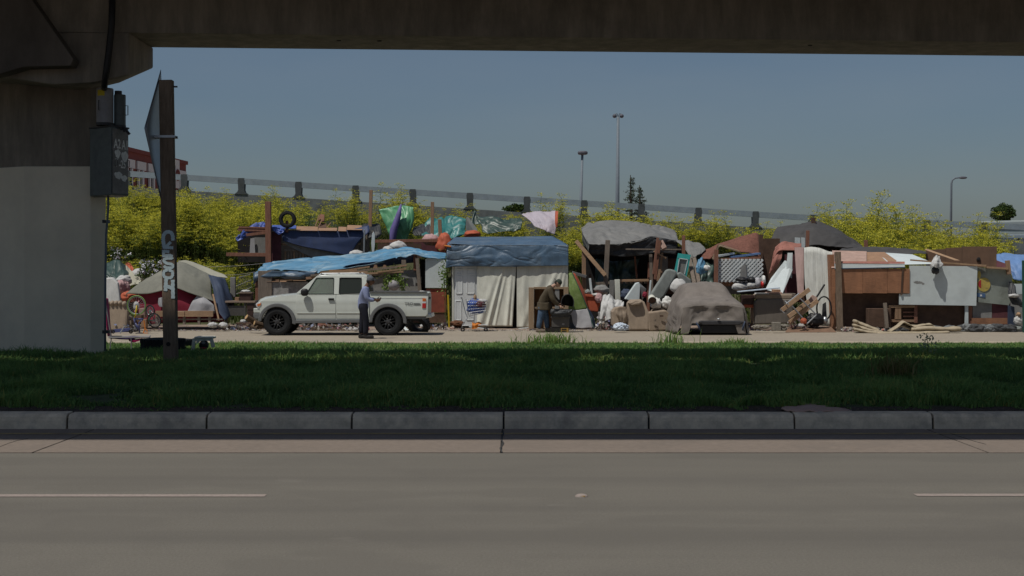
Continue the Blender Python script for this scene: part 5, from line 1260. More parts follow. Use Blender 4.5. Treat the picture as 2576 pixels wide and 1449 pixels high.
# bench-like timber frame in front
YP_ = 43.6
t = thing('timber_pallet', 'long low timber rack like a pallet standing before the red tent', 'pallet', (X(470, YP_), YP_, 0))
for i, (x0, x1) in enumerate(((391, 430), (431, 464), (465, 536))): m = MB(); m.pbox(x0 + .3, 782 + i % 2, x1, 797, YP_ + .01 * i, .05); m.build('plank', 'lumber', t, bevel=.006)
m = MB(); m.pbox(391, 802, 560, 805, YP_ + .1, .08); m.build('plank', 'lumber_grey', t)
for px in (394, 428, 463, 500, 527): m = MB(); m.pbox(px - 3, 797, px + 3, 817, YP_ + .06, .08); m.build('leg', 'lumber_grey', t)
m = MB(); m.pbox(391, 783, 536, 786, YP_ + .5, .5); m.build('deck_board', 'lumber_grey', t)
for k_, (px, rx, lb) in enumerate(((536, .16, 'white bag on the ground by the tent corner, left of a pair'), (562, .14, 'white bag on the ground by the desk leg, right of a pair'))):
    m = MB(); m.blob(P(px, 818, 43.2), (rx, .14, .09), .35, 3, k_ + 2); solo(m, 'rubbish_bag', 'white_cloth', lb, 'bag', 'white bags before the tent', smooth=True)
# desk with drawer box
YD = 44.6
t = thing('metal_desk', 'old dark metal desk with brown top beside the blue tent flap', 'desk', (X(604, YD), YD, 0))
m = MB(); m.pbox(566, 757, 642, 762, YD, .7); m.build('top', 'desk_top', t, bevel=.01)
m = MB(); m.pbox(570, 769, 617, 794, YD + .05, .03); m.build('front_panel', 'desk_metal', t)
m = MB(); m.pbox(620, 762, 640, 812, YD + .05, .6); m.build('drawer_case', 'desk_metal', t, bevel=.01)
for py in (766, 781, 796): m = MB(); m.pbox(622, py, 638, py + 13, YD + .03, .03); m.build('drawer_front', 'drawer_brown', t)
for px in (570, 616): 
    for dy in (.03, .6): m = MB(); m.pbox(px - 2, 762, px + 2, 826, YD + dy, .05); m.build('leg', 'desk_metal', t)
m = MB(); m.pbox(602, 738, 631, 757, YD + .15, .4); t2 = thing('drawer_box', 'dark brown wooden drawer box standing on the desk', 'box', (X(616, YD), YD + .3, Z(757, YD))); m.build('case', 'drawer_brown', t2, bevel=.01)
m = MB(); m.pbox(600, 735.5, 633, 738, YD + .12, .46); m.build('lid', 'desk_top', t2)
m = MB(); m.blob(P(619, 733, YD + .3), (.16, .14, .05), .3, 3); solo(m, 'white_rag', 'white_cloth', 'folded white rag on top of the brown drawer box', 'rag', smooth=True)
m = MB(); m.pbox(591, 748, 601, 757, YD + .2, .3); solo(m, 'carton', 'plywood', 'small tan carton left of the drawer box on the desk', 'box', bevel=.006)
m = MB(); m.pbox(593, 812, 640, 822, YD - .3, .35); solo(m, 'low_dark_crate', 'dark_ply', 'low dark crate on the ground before the desk', 'crate', bevel=.01)
m = MB(); m.blob(P(612, 809, YD - .1), (.1, .1, .07), .3, 3); solo(m, 'white_bag', 'white_cloth', 'white plastic bag on the low crate under the desk', 'bag', smooth=True)
m = MB(); m.pbox(579, 697, 592, 748, 46.6, .12); solo(m, 'foam_slab', 'grey_board', 'upright grey foam slab right of the blue tent flap', 'foam slab', bevel=.02)
# wire trolley
t = thing('wire_rack', 'bent steel wire rack leaning by the light blue tarp', 'wire rack', (X(607, 47), 47, .6))
for k_ in range(9): m = MB(); m.tube([P(592 + k_ * 4, 742 - k_ * 1.2, 47), P(604 + k_ * 3.6, 694 + k_ * 1.0, 47.2)], .008, 5); m.build('wire', 'desk_metal', t)
for a, b in (((590, 722), (632, 704)), ((594, 740), (634, 722)), ((600, 698), (630, 690))): m = MB(); m.tube([P(*a, 46.97), P(*b, 47.0)], .012, 5); m.build('rail', 'grey_board', t)
for k_, (a, b) in enumerate((((505, 672, 49), (690, 660, 49)), ((560, 692, 48), (642, 684, 47)))):
    m = MB(); m.tube([P(*a), (P(*a) + P(*b)) / 2 - Vector((0, 0, .04)), P(*b)], .005, 4); solo(m, 'guy_rope', 'cap_grey', ('upper pale rope strung from the olive tent to the light blue tarp', 'lower pale rope strung over the wire rack')[k_], 'rope', 'ropes by the tent')
# firewood before the truck
for k_, (a, b, r, lb) in enumerate((((620, 797, 41.9), (660, 822, 42.2), .085, 'sawn log sloping down towards the pickup nose'), ((640, 812, 41.7), (676, 822, 41.9), .075, 'shorter sawn log under the pickup front bumper'), ((622, 818, 42.2), (650, 824, 41.6), .05, 'thin branch on the road left of the pickup wheel'))):
    t = thing('firewood_log', lb, 'log', tuple(P(*b)), group='firewood by the pickup nose'); m = MB(); m.tube([P(*a), P(*b)], [r, r * 1.05], 12); m.build('trunk', 'bark', t)
    d = (P(*a) - P(*b)).normalized(); M = Matrix.Translation(P(*a) + d * .003) @ d.to_track_quat('Z', 'Y').to_matrix().to_4x4(); m = MB(); m.lathe([(r * .9, 0), (.0, .002)], 12, M); m.build('cut_face', 'log_end', t)
# branches and boards beyond/under the truck
for k_, (a, b, r, mm_) in enumerate((((765, 826, 44), (852, 831, 44), .07, 'bark'), ((770, 832, 43.8), (880, 833, 43.6), .05, 'bark'), ((800, 818, 44.2), (846, 826, 44.4), .06, 'red_lumber'), ((742, 830, 44.0), (765, 816, 44.6), .05, 'lumber_grey'), ((836, 820, 44.3), (905, 828, 44.2), .05, 'bark'))):
    m = MB(); m.tube([P(*a), (P(*a) + P(*b)) / 2 + Vector((0, 0, .04)), P(*b)], [r, r * .9, r * .7], 7)
    solo(m, 'branch', mm_, ('thick branch on the ground seen under the pickup doors', 'longest thin branch seen under the pickup doors', 'reddish branch on top of the others under the pickup', 'grey stick slanting up behind the pickup front wheel', 'branch near the walking man seen under the pickup')[k_], 'branch', 'branches behind the pickup')
post('wood_block', 'lumber_v', (1000, 830, 44), (1000, 812, 44), .12, 'upright timber block seen under the pickup rear door', 'block')
plates('white_plank', 'white_board', [(1068 - 60, 818, 43), (1013, 816, 43), (1028, 830, 42.6), (1020, 831, 42.6)], .04, 'short white plank leaning behind the pickup rear wheel', 'plank')
tyre(P(1052, 816, 42.8), .36, .24, 'worn tyre leaning on the ground behind the pickup tailgate', 'tyres on the road', axis=(.35, .75, .55))
for k_, (px, py, r, mm_, lb) in enumerate(((917 + 6, 827, .07, 'bike_pink', 'pink plastic scrap beside the walking man'), (1012, 832, .06, 'litter_white', 'white scrap behind the pickup rear wheel'), (895, 829, .06, 'litter_white', 'white scrap left of the walking man feet'))):
    m = MB(); m.blob(P(px, py, 43), (r * 1.3, r, r), .4, 3, k_); solo(m, 'plastic_scrap', mm_, lb, 'scrap', 'scraps by the pickup', smooth=True)

# --- upper left shack on the bank
YU = 51.5
t = thing('navy_tarp_shack', 'ramshackle hut on the bank hung with a navy tarp under plywood roof boards', 'shack', (X(790, YU), YU + 1, .5))
cloth('navy_tarp', 'tarp_navy', [[(708, 581, YU), (780, 579, YU), (860, 582, YU), (928, 566, YU + .2)], [(710, 596, YU - .05), (790, 602, YU - .05), (870, 606, YU - .05), (928, 585, YU)], [(712, 606, YU - .08), (760, 620, YU - .08), (830, 634, YU - .08), (882, 643, YU - .05), (890, 612, YU)]], parent=t, amp=.03, fu=5, seed=12)
cloth('grey_sheet', 'grey_board', [[(710, 606, YU + .03), (780, 615, YU + .03), (880, 640, YU + .03)], [(725, 618, YU + .05), (790, 640, YU + .05), (885, 655, YU + .05)], [(770, 640, YU + .06), (800, 655, YU + .06), (885, 664, YU + .06)]], parent=t, amp=.03, seed=13)
for x0, x1, y0, y1 in ((744, 800, 569, 580), (800, 848, 572, 580), (850, 872, 570, 581), (683, 745, 566, 576), (872, 912, 566, 578)):
    m = MB(); m.plate([(x0, y1, YU - .12), (x0 + 2, y0, YU + 1.1), (x1, y0 + 1, YU + 1.1), (x1 - 1, y1 + .5, YU - .12)], .04); m.build('roof_board', 'plywood' if x0 != 683 else 'tarp_bright_blue', t)
m = MB(); m.plate([(682, 660, YU - .02), (682, 583, YU - .02), (707, 583, YU - .02), (707, 662, YU - .02)], .05); m.build('maroon_door', 'maroon', t)
m = MB(); m.pbox(598, 590, 690, 660, YU + 1.2, .06); m.pbox(682, 578, 930, 668, YU + 1.9, .06); m.build('back_wall', 'interior', t)
m = MB(); m.plate([(640, 640, YU + .5), (640, 597, YU + .5), (668, 597, YU + .5), (668, 640, YU + .5)], .05); m.build('grey_wall_board', 'grey_board', t)
m = MB(); m.plate([(628, 636, YU + .4), (630, 600, YU + .4), (640, 598, YU + .4), (642, 636, YU + .4)], .03); m.build('plastic_sheet', 'tent_white', t)
for x0, x1, y0, y1, mm_ in ((707, 786, 612, 617, 'lumber'), (714, 790, 627, 632, 'lumber_grey'), (896, 908, 612, 616, 'lumber')): m = MB(); m.pbox(x0, y0, x1, y1, YU + .08, .06); m.build('beam', mm_, t)
for i in range(11): m = MB(); m.pbox(716 + i * 7.4, 630, 719.5 + i * 7.4, 662, YU + .12, .03); m.build('slat', 'lumber_grey' if i % 3 else 'lumber_v', t)
for x0, y0, x1, y1 in ((602, 573, 680, 575), (600, 578, 678, 579), (614, 592, 670, 585)): m = MB(); m.pbar((x0, y0, YU - .1), (x1, y1, YU - .1), .10, .25); m.build('eave_plank', 'red_lumber', t)
for px in (906, 921): m = MB(); m.pbox(px - 3, 574, px + 3, 650, YU + .3, .1); m.build('corner_post', 'lumber_grey', t)
for k_, (rows, lb) in enumerate((([[(600, 592, YU - .3), (612, 580, YU - .3), (630, 568, YU), (645, 559, YU)], [(592, 598, YU - .35), (612, 594, YU - .3), (630, 586, YU - .1), (660, 576, YU)], [(598, 606, YU - .4), (610, 602, YU - .3), (622, 596, YU - .1), (668, 584, YU)]], 'bright blue tarp bunched over the left eave of the navy shack'), ([[(648, 560, YU - .1), (662, 560, YU), (680, 572, YU)], [(656, 568, YU - .2), (670, 574, YU - .15), (690, 580, YU - .1)]], 'small bright blue tarp by the tall post of the navy shack'), ([[(682, 570, YU - .2), (700, 572, YU - .2), (716, 576, YU - .2)], [(686, 580, YU - .25), (702, 590, YU - .25), (714, 584, YU - .2)]], 'blue and white tarp scrap hanging under the roof tyre'))):
    cloth('blue_tarp_scrap', 'tarp_bright_blue', rows, lb, 'tarp', group='blue tarp scraps on the navy shack', amp=.10, fu=4, fv=2, seed=20 + k_, ridge=.5)
post('timber_post', 'red_lumber', (676, 662, YU - .3), (674.5, 507, YU - .3), .20, 'tall thick timber post before the navy tarp shack', 'post')
post('timber_rail', 'red_lumber', (570, 640, YU - .25), (674, 641, YU - .25), .13, 'horizontal reddish rail nailed to the tall timber post', 'rail')
tyre(P(723.3, 552, YU - .1), .305, .18, 'black tyre hung upright on the roof of the navy shack', 'tyres on roofs', axis=(.05, 1, 0), inner=.6)
post('short_stake', 'red_lumber', (722, 584, YU - .05), (722, 556, YU + .1), .09, 'short stake carrying the tyre on the shack roof', 'stake')
t = thing('broken_chair', 'broken brown chair lying against the bank above the navy shack', 'chair', (X(808, 52.6), 52.6, Z(574, 52.6)))
m = MB(); m.plate([(800, 556, 52.6), (806, 538, 52.8), (816, 540, 52.8), (815, 560, 52.6)], .05); m.build('backrest', 'red_lumber', t)
m = MB(); m.plate([(798, 573, 52.4), (801, 560, 52.7), (822, 562, 52.7), (820, 573, 52.4)], .05); m.build('seat', 'dark_ply', t)
for a, b in (((791, 576), (803, 540)), ((800, 574), (812, 548)), ((820, 575), (832, 560))): m = MB(); m.pbar((*a, 52.5), (*b, 52.6), .035); m.build('leg', 'lumber', t)
cloth('black_sheet', 'tarp_black', [[(905, 567, 52.4), (930, 562, 52.4), (955, 563, 52.4)], [(900, 580, 51.9), (925, 578, 51.9), (960, 588, 51.9)], [(912, 590, 51.8), (930, 600, 51.8), (948, 600, 51.8)]], 'black plastic sheet caught behind the tall right stake of the navy shack', 'tarp', amp=.1, ridge=.5, seed=30)
post('tall_stake', 'lumber_v', (931, 574, 52.2), (933.5, 478, 52.2), .12, 'tallest bare timber stake, left of the green tarp', 'stake', 'timber stakes on the bank')
post('metal_pole', 'steel', (915, 655, 50.2), (917, 578, 50.2), .055, 'grey metal pole rising through the light blue tarp', 'pole')
t = thing('paddle_board', 'pale upright paddle standing right of the grey metal pole', 'paddle', (X(939, 50), 50, Z(640, 50)))
m = MB(); m.pbar((938, 652, 50), (938.5, 580, 50), .05); m.build('shaft', 'lumber_grey', t)
m = MB(); m.plate([(936, 638, 49.95), (934, 612, 49.95), (936, 588, 49.95), (940, 582, 49.95), (943, 590, 49.95), (943, 615, 49.95), (941, 638, 49.95)], .04); m.build('blade', 'white_board', t, bevel=.008)
for k_, (x0, x1, py, Y) in enumerate(((944, 1120, 606, 50.6),)):
    post('timber_rail', 'red_lumber', (x0, py + 1, Y), (x1, py - 1, Y), .11, 'long horizontal rail running behind the light blue tarp ridge', 'rail')
m = MB(); m.pbox(950, 612, 1060, 650, 51.2, .08); solo(m, 'dark_board_wall', 'dark_ply', 'dark board wall low behind the light blue tarp ridge', 'board')
for k_, (px, py, rx, rz_) in enumerate(((1002, 622, .30, .22), (978, 628, .22, .14), (897, 638, .25, .13))):
    m = MB(); m.blob(P(px, py, 50.4), (rx, .22, rz_), .25, 3, k_ + 40); solo(m, 'white_sack', 'white_cloth', ('plump white sack behind the light blue tarp ridge', 'flatter white sack left of the plump one', 'white sack in the dark opening right of the navy tarp')[k_], 'sack', 'white sacks behind the blue tarp', smooth=True)

# --- light blue lean-to
YE = 46.2
t = thing('lean_to_shelter', 'long low shelter under a faded light blue tarp behind the pickup', 'shelter', (X(880, YE), YE + 1, 0))
cloth('light_blue_tarp', 'tarp_light_blue', [[(672, 660, YE + 2.6), (690, 655, YE + 2.6), (760, 651, YE + 2.8), (830, 643, YE + 2.8), (900, 637, YE + 2.8), (960, 628, YE + 2.6), (1040, 622, YE + 2), (1085, 628, YE + 2), (1124, 637, YE + 2)], [(652, 674, YE + 1.2), (700, 668, YE + 1.2), (780, 662, YE + 1.4), (860, 652, YE + 1.4), (930, 645, YE + 1.2), (1000, 634, YE + .8), (1040, 631, YE + .5), (1085, 640, YE + .6), (1122, 648, YE + .6)], [(638, 686, YE + .1), (680, 680, YE), (740, 684, YE), (800, 680, YE - .1), (870, 668, YE - .1), (930, 660, YE - .1), (1000, 648, YE - .1), (1040, 639, YE - .2), (1080, 650, YE - .1), (1121, 655, YE)]], parent=t, amp=.15, fu=7, fv=6, seed=14, ridge=.9, nu=140, nv=50)
cloth('tarp_skirt', 'tarp_blue', [[(638, 686, YE + .08), (680, 681, YE - .02), (740, 685, YE - .02), (800, 681, YE - .12)], [(638, 700, YE), (665, 694, YE - .05), (740, 697, YE - .05), (790, 692, YE - .1)], [(637, 716, YE), (655, 702, YE), (700, 698, YE - .03), (745, 702, YE), (780, 697, YE)]], parent=t, amp=.05, fu=6, seed=15)
cloth('tarp_skirt', 'tarp_navy', [[(870, 668, YE - .08), (930, 660, YE - .08), (1000, 648, YE - .08), (1040, 641, YE - .15)], [(850, 680, YE + .3), (930, 674, YE + .35), (1000, 664, YE + .4), (1042, 660, YE + .3)]], parent=t, amp=.03, fu=6, seed=16)
m = MB(); m.blob(P(738, 693, YE - .25), (.42, .25, .14), .25, 2.5, 3, nu=24); m.build('tarp_bundle', 'tarp_blue', t, smooth=True)
m = MB(); m.pbox(649, 681, 684, 800, YE - .05, .22); m.build('thick_post', 'lumber_grey', t, bevel=.015)
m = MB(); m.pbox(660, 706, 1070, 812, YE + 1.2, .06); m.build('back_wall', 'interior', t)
m = MB(); m.pbox(642, 700, 649, 800, YE + .05, .08); m.build('post', 'red_lumber', t)
m = MB(); m.pbox(672, 709, 775, 812, YE + .0, .04); m.build('printed_sheet', 'fabric_print', t)
for x0, x1 in ((670, 703), (704, 736), (737, 770)): m = MB(); m.plate([(x0, 709, YE - .06), (x0 + 1, 699, YE + .3), (x1, 698.5, YE + .3), (x1 - .6, 708, YE - .06)], .03); m.build('roof_board', 'plywood', t)
# right part: grey boards, opening, white wall, red panel
for i, (x0, x1, y0, y1) in enumerate(((935, 1000, 692, 745), (1000, 1058, 676, 745), (990, 1060, 696, 712))):
    m = MB(); m.plate([(x0, y1, YE + .1 - .03 * i), (x0, y0 + 6, YE + .1 - .03 * i), (x1, y0, YE + .1 - .03 * i), (x1, y1, YE + .1 - .03 * i)], .03); m.build('grey_panel', 'grey_board', t)
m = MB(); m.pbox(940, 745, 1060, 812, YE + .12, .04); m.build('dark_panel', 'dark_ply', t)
m = MB(); m.pbox(1040, 642, 1049, 680, YE - .05, .1); m.build('post', 'red_lumber', t)
m = MB(); m.pbar((1049, 648, YE - .1), (1062, 800, YE - .1), .11); m.build('post', 'lumber_grey', t)
m = MB(); m.pbox(1056, 652, 1075, 800, YE + .5, .05); m.build('doorway', 'interior', t)  # dark sheet painting the shade of the opening
m = MB(); m.plate([(1070, 724, YE - .02), (1070, 652, YE - .02), (1086, 645, YE - .02), (1122, 655, YE - .02), (1122, 724, YE - .02)], .06); m.build('white_wall', 'white_board', t)
m = MB(); m.pbox(1072, 726, 1122, 786, YE + .02, .05); m.build('red_panel', 'red_board', t)
m = MB(); m.pbox(1078, 787, 1122, 812, YE + .04, .05); m.build('base_board', 'dark_ply', t)
m = MB(); m.pbox(1016, 700, 1045, 720, YE - .16, .03); m.build('grey_patch', 'grey_board', t)
pl = [((842, 684), (930, 671), 'lumber', .05), ((880, 683), (1000, 672), 'lumber_grey', .06), ((906, 689), (1015, 683), 'lumber', .06), ((930, 680), (1023, 667), 'lumber', .045), ((865, 694), (1000, 689), 'lumber_grey', .08), ((950, 684), (1022, 676), 'lumber', .05), ((770, 700), (880, 690), 'plywood', .08), ((782, 693), (850, 684), 'lumber_grey', .06)]
for k_, (a, b, mm_, w_) in enumerate(pl):
    m = MB(); m.bar(P(*a, YE - .35 - .06 * (k_ % 3)), P(*b, YE - .3 - .06 * (k_ % 3)), .14, w_, (0, 0, 1)); solo(m, 'plank', mm_, ('leftmost slim plank of the stack under the light blue tarp', 'grey middle plank of the stack under the light blue tarp', 'low right tan plank of the stack under the light blue tarp', 'topmost tan plank sloping up at the right of the stack', 'lowest wide grey plank of the stack under the tarp', 'tan plank just below the topmost at the right of the stack', 'plywood strip at the far left of the plank stack', 'grey board above the plywood strip at the left of the stack')[k_], 'plank', 'planks stacked under the light blue tarp')
for k_, px in enumerate((944, 967)):
    m = MB(); m.plate([(px - 6, 676, YE - .4), (px - 2, 666, YE - .4), (px + 4, 667, YE - .4), (px + 6, 675, YE - .4)], .1); solo(m, 'wood_offcut', 'plywood', ('left of two pale wood offcuts on the plank stack', 'right of two pale wood offcuts on the plank stack')[k_], 'offcut', 'offcuts on the plank stack')
post('dark_stub', 'lumber_grey', (1016, 672, YE - .3), (1016, 654, YE - .3), .14, 'grey wooden stub poking through the light blue tarp', 'post')
# hanging plant basket
c = P(991, 716, YE - .4)
st = MB(); st.tube([c + Vector((0, 0, .35)), c + Vector((0, 0, .7))], .006, 4)
pts = np.array([tuple(c + Vector((random.gauss(0, .17), random.gauss(0, .14), .16 + random.gauss(0, .12)))) for _ in range(330)] + [tuple(c + Vector((random.choice((-1, 1)) * .24 + random.gauss(0, .05), random.gauss(0, .1), random.uniform(-.2, .15)))) for _ in range(150)])
t = leafy('potted_plant', 'bushy green plant in a pale pot hung behind the pickup bed', 'plant', c, pts, .05, 'ivy_leaf', st, group=None)
m = MB(); m.blob(c + Vector((0, -.1, -.02)), (.19, .17, .17), .03); m.build('pot', 'cap_grey', t, smooth=True)
m = MB(); m.blob(P(1062, 737, 41.3) , (.10, .09, .07), .4, 3); solo(m, 'white_bag', 'white_cloth', 'white plastic bag showing over the pickup bed rail', 'bag', smooth=True)
post('yellow_post', 'bike_yellow', (1130, 824, 45.3), (1127, 742, 45.3), .05, 'thin yellow post at the left corner of the white hut', 'post')
c = P(1117, 690, 45.6); st = MB(); st.tube([P(1120, 800, 45.6), P(1119, 740, 45.6), c], .012, 5)
leafy('climbing_plant', 'green leafy vine left of the white hut', 'plant', P(1120, 800, 45.6), np.array([tuple(c + Vector((random.gauss(0, .09), random.gauss(0, .1), random.gauss(0, .28)))) for _ in range(260)]), .04, 'ivy_leaf', st)

# --- things on the bank behind
post('tall_stake', 'lumber_v', (1087, 604, 51.5), (1088, 508, 51.5), .12, 'tall timber stake right of the green tarp', 'stake', 'timber stakes on the bank')
post('tall_stake', 'lumber_v', (1110, 645, 50.8), (1106, 552, 50.8), .13, 'shorter timber stake before the teal tarp', 'stake', 'timber stakes on the bank')
YG2 = 52.8
cloth('green_tarp', 'tarp_green', [[(953, 527, YG2), (985, 520, YG2 + .1), (1010, 515, YG2 + .2), (1038, 521, YG2)], [(966, 560, YG2 - .1), (990, 560, YG2 - .2), (1015, 555, YG2 - .2), (1042, 550, YG2)], [(985, 605, YG2 - .2), (1000, 608, YG2 - .2), (1015, 610, YG2 - .2), (1025, 606, YG2 - .1)]], 'bright green tarp hung steeply on the bank', 'tarp', amp=.12, fu=4, fv=3, seed=17, ridge=.6)
m = MB(); m.tube([P(1009, 514, YG2 - .3), P(1003, 540, YG2 - .35), P(990, 580, YG2 - .4), (P(987, 608, YG2 - .4)), P(983, 630, YG2 - .4)], [.03, .10, .14, .11, .04], 10); solo(m, 'folded_umbrella', 'tarp_purple', 'folded purple beach umbrella leaning on the green tarp', 'umbrella', smooth=True)
cloth('teal_tarp', 'tarp_teal', [[(1068, 566, 53), (1085, 548, 53.2), (1110, 543, 53.3), (1140, 545, 53.2), (1175, 552, 53)], [(1072, 580, 52.6), (1100, 572, 52.5), (1130, 582, 52.4), (1170, 575, 52.6)], [(1060, 592, 52.3), (1090, 598, 52.1), (1125, 602, 52.1), (1172, 590, 52.4)]], 'crumpled teal tarp slumped on the bank right of the stakes', 'tarp', amp=.20, fu=5, fv=3, seed=18, ridge=.7)
cloth('black_sheet', 'tarp_black', [[(1040, 575, 53.2), (1060, 562, 53.2), (1080, 560, 53)], [(1038, 585, 52.6), (1060, 582, 52.6), (1085, 582, 52.6)], [(1042, 592, 52.5), (1062, 594, 52.4), (1080, 592, 52.4)]], 'dark sheet between the green and the teal tarp', 'tarp', amp=.1, seed=19, ridge=.5)
plates('cream_board', 'cream_cloth', [(1172, 604, 52), (1172, 548, 52), (1177, 545, 52.1), (1200, 575, 52.4), (1205, 604, 52.3)], .06, 'upright cream board behind the blue hut roof', 'board')
for k_, (px, py, rx, rz_, lb) in enumerate(((1188, 590, .30, .16, 'orange bag just above the blue hut roof'), (1118, 618, .28, .45, 'large orange-red bag wedged left of the blue hut roof'))):
    m = MB(); m.blob(P(px, py, 50.5), (rx, .3, rz_), .25, 3, k_ + 50); solo(m, 'orange_bag', 'orange_red', lb, 'bag', 'orange bags by the blue hut', smooth=True)
m = MB(); m.blob(P(1084, 604, 50.9), (.32, .25, .22), .25, 3, 60); solo(m, 'pink_bundle', 'pink_cloth', 'pinkish bundle at the foot of the tall stakes', 'bundle', smooth=True)
m = MB(); m.pbox(1040, 606, 1100, 640, 51.5, .1); solo(m, 'brown_board', 'maroon', 'brown board under the pinkish bundle', 'board')
cloth('dark_tarp', 'tarp_dark_green', [[(1205, 545, 54), (1215, 545, 54), (1250, 548, 53.8), (1310, 552, 53.6)], [(1210, 560, 53.5), (1240, 565, 53.4), (1275, 568, 53.2), (1315, 560, 53.3)], [(1212, 580, 53.2), (1240, 585, 53), (1275, 582, 52.9), (1310, 575, 53)]], 'long dark tarp on the bank above the blue hut', 'tarp', amp=.16, fu=5, seed=21, ridge=.6)
cloth('dark_tarp', 'tarp_dark_green', [[(1194, 528, 54.4), (1202, 546, 54.3)], [(1188, 548, 54.2), (1206, 552, 54.2)], [(1184, 562, 54), (1212, 566, 54)]], 'small peaked dark tarp left of the long dark one', 'tarp', amp=.06, seed=22)
cloth('lilac_tarp', 'tarp_lilac', [[(1312, 540, 55), (1340, 532, 55.2), (1370, 530, 55.3), (1398, 531, 55.1)], [(1330, 552, 54.6), (1350, 550, 54.6), (1380, 552, 54.6), (1402, 556, 54.6)], [(1345, 570, 54.3), (1360, 575, 54.2), (1378, 585, 54.2), (1396, 590, 54.3)]], 'pale lilac sheet hung on the bank above the hut', 'tarp', amp=.10, fu=5, seed=23, ridge=.5)
cloth('orange_strip', 'orange_red', [[(1397, 530, 54.9), (1404, 531, 54.9)], [(1396, 556, 54.4), (1403, 557, 54.4)], [(1398, 572, 54.3), (1402, 572, 54.3)]], 'orange strip at the right edge of the lilac sheet', 'cloth', amp=.03, seed=24)

# ================================================================== BLUE-ROOFED WHITE HUT
YH = 45.3
t = thing('tarp_hut', 'white cloth and door-walled hut with a glossy blue tarp roof', 'hut', (X(1278, YH), YH + 1, 0))
RB = YH + 2.2
def roofrow(f, l, r, n=7): return [(l + (r - l) * i / (n - 1), f(i / (n - 1)), 0) for i in range(n)]
cloth('roof_tarp', 'tarp_blue', [[(1143, 597, RB), (1210, 596, RB), (1300, 595.5, RB), (1389, 595, RB)], [(1134, 605, YH + 1), (1210, 605, YH + 1), (1300, 605, YH + 1), (1410, 605, YH + 1)], [(1126, 613, YH - .06), (1200, 617, YH - .06), (1300, 617.5, YH - .06), (1430, 617, YH - .06)]], parent=t, amp=.02, fu=4, fv=2, seed=25)
cloth('valance', 'tarp_blue', [[(1126, 613, YH - .06), (1145, 618, YH - .08), (1200, 617, YH - .08), (1260, 618, YH - .08), (1340, 618, YH - .08), (1430, 617, YH - .06)], [(1124, 640, YH - .16), (1150, 640, YH - .10), (1190, 648, YH - .22), (1230, 650, YH - .16), (1340, 645, YH - .14), (1430, 645, YH - .12)], [(1123, 674, YH - .22), (1140, 670.5, YH - .14), (1200, 670, YH - .16), (1290, 671, YH - .16), (1340, 669.5, YH - .15), (1430, 668, YH - .14)]], parent=t, amp=.040, fu=8, fv=2.2, seed=26, ridge=.8, nu=110, nv=44)
cloth('side_tarp', 'tarp_blue', [[(1126, 613, YH - .05), (1134, 605, YH + 1), (1143, 597, RB)], [(1124, 640, YH - .1), (1134, 640, YH + 1), (1144, 640, RB)], [(1123, 674, YH - .18), (1134, 672, YH + 1), (1144, 668, RB)]], parent=t, amp=.03, seed=27)
m = MB(); m.plate([(1428, 668, YH + .03), (1428, 618, YH + .03), (1393, 597, RB), (1396, 660, RB)], .02); m.build('side_panel', 'tarp_blue', t)
# frame and walls
m = MB(); m.slab([P(1140, 815, RB), P(1392, 815, RB), P(1392, 600, RB), P(1145, 600, RB)], (0, .03, 0)); m.build('back_wall', 'interior', t)
m = MB(); m.plate([(1136, 820, YH + .05), (1134, 666, YH + .05), (1142, 664, RB), (1146, 812, RB)], .03); m.build('side_wall', 'cream_cloth', t)
m = MB(); m.plate([(1428, 822, YH + .05), (1428, 666, YH + .05), (1390, 664, RB), (1390, 812, RB)], .03); m.build('side_wall', 'cream_cloth', t)
m = MB(); m.pbox(1137, 664, 1142, 822, YH, .04); m.build('corner_strip', 'cream_cloth', t)
# six panel door
dr_ = MB().pbox(1143, 666, 1201, 820, YH + .0, .045).build('door', 'white_door', t, bevel=.005)
def dpx(zx): return 1100.2 + zx * .19445
def dpy(zy): return 576.9 + zy * .19445
for (x0, y0, x1, y1) in ((248, 610, 320, 830), (385, 610, 480, 830), (235, 925, 308, 1172), (380, 925, 470, 1172), (250, 515, 322, 580), (385, 515, 480, 580)):
    a0, b0, a1, b1 = dpx(x0), dpy(y0), dpx(x1), dpy(y1)
    m = MB(); m.pbox(a0, b0, a1, b1, YH - .006, .008); pn = m.build('door_panel', 'white_door', dr_)
    m = MB()
    for q in (((a0, b0), (a1, b0)), ((a1, b0), (a1, b1)), ((a1, b1), (a0, b1)), ((a0, b1), (a0, b0))): m.pbar((*q[0], YH - .004), (*q[1], YH - .004), .035, .024)
    m.build('moulding', 'white_door', pn, bevel=.008)
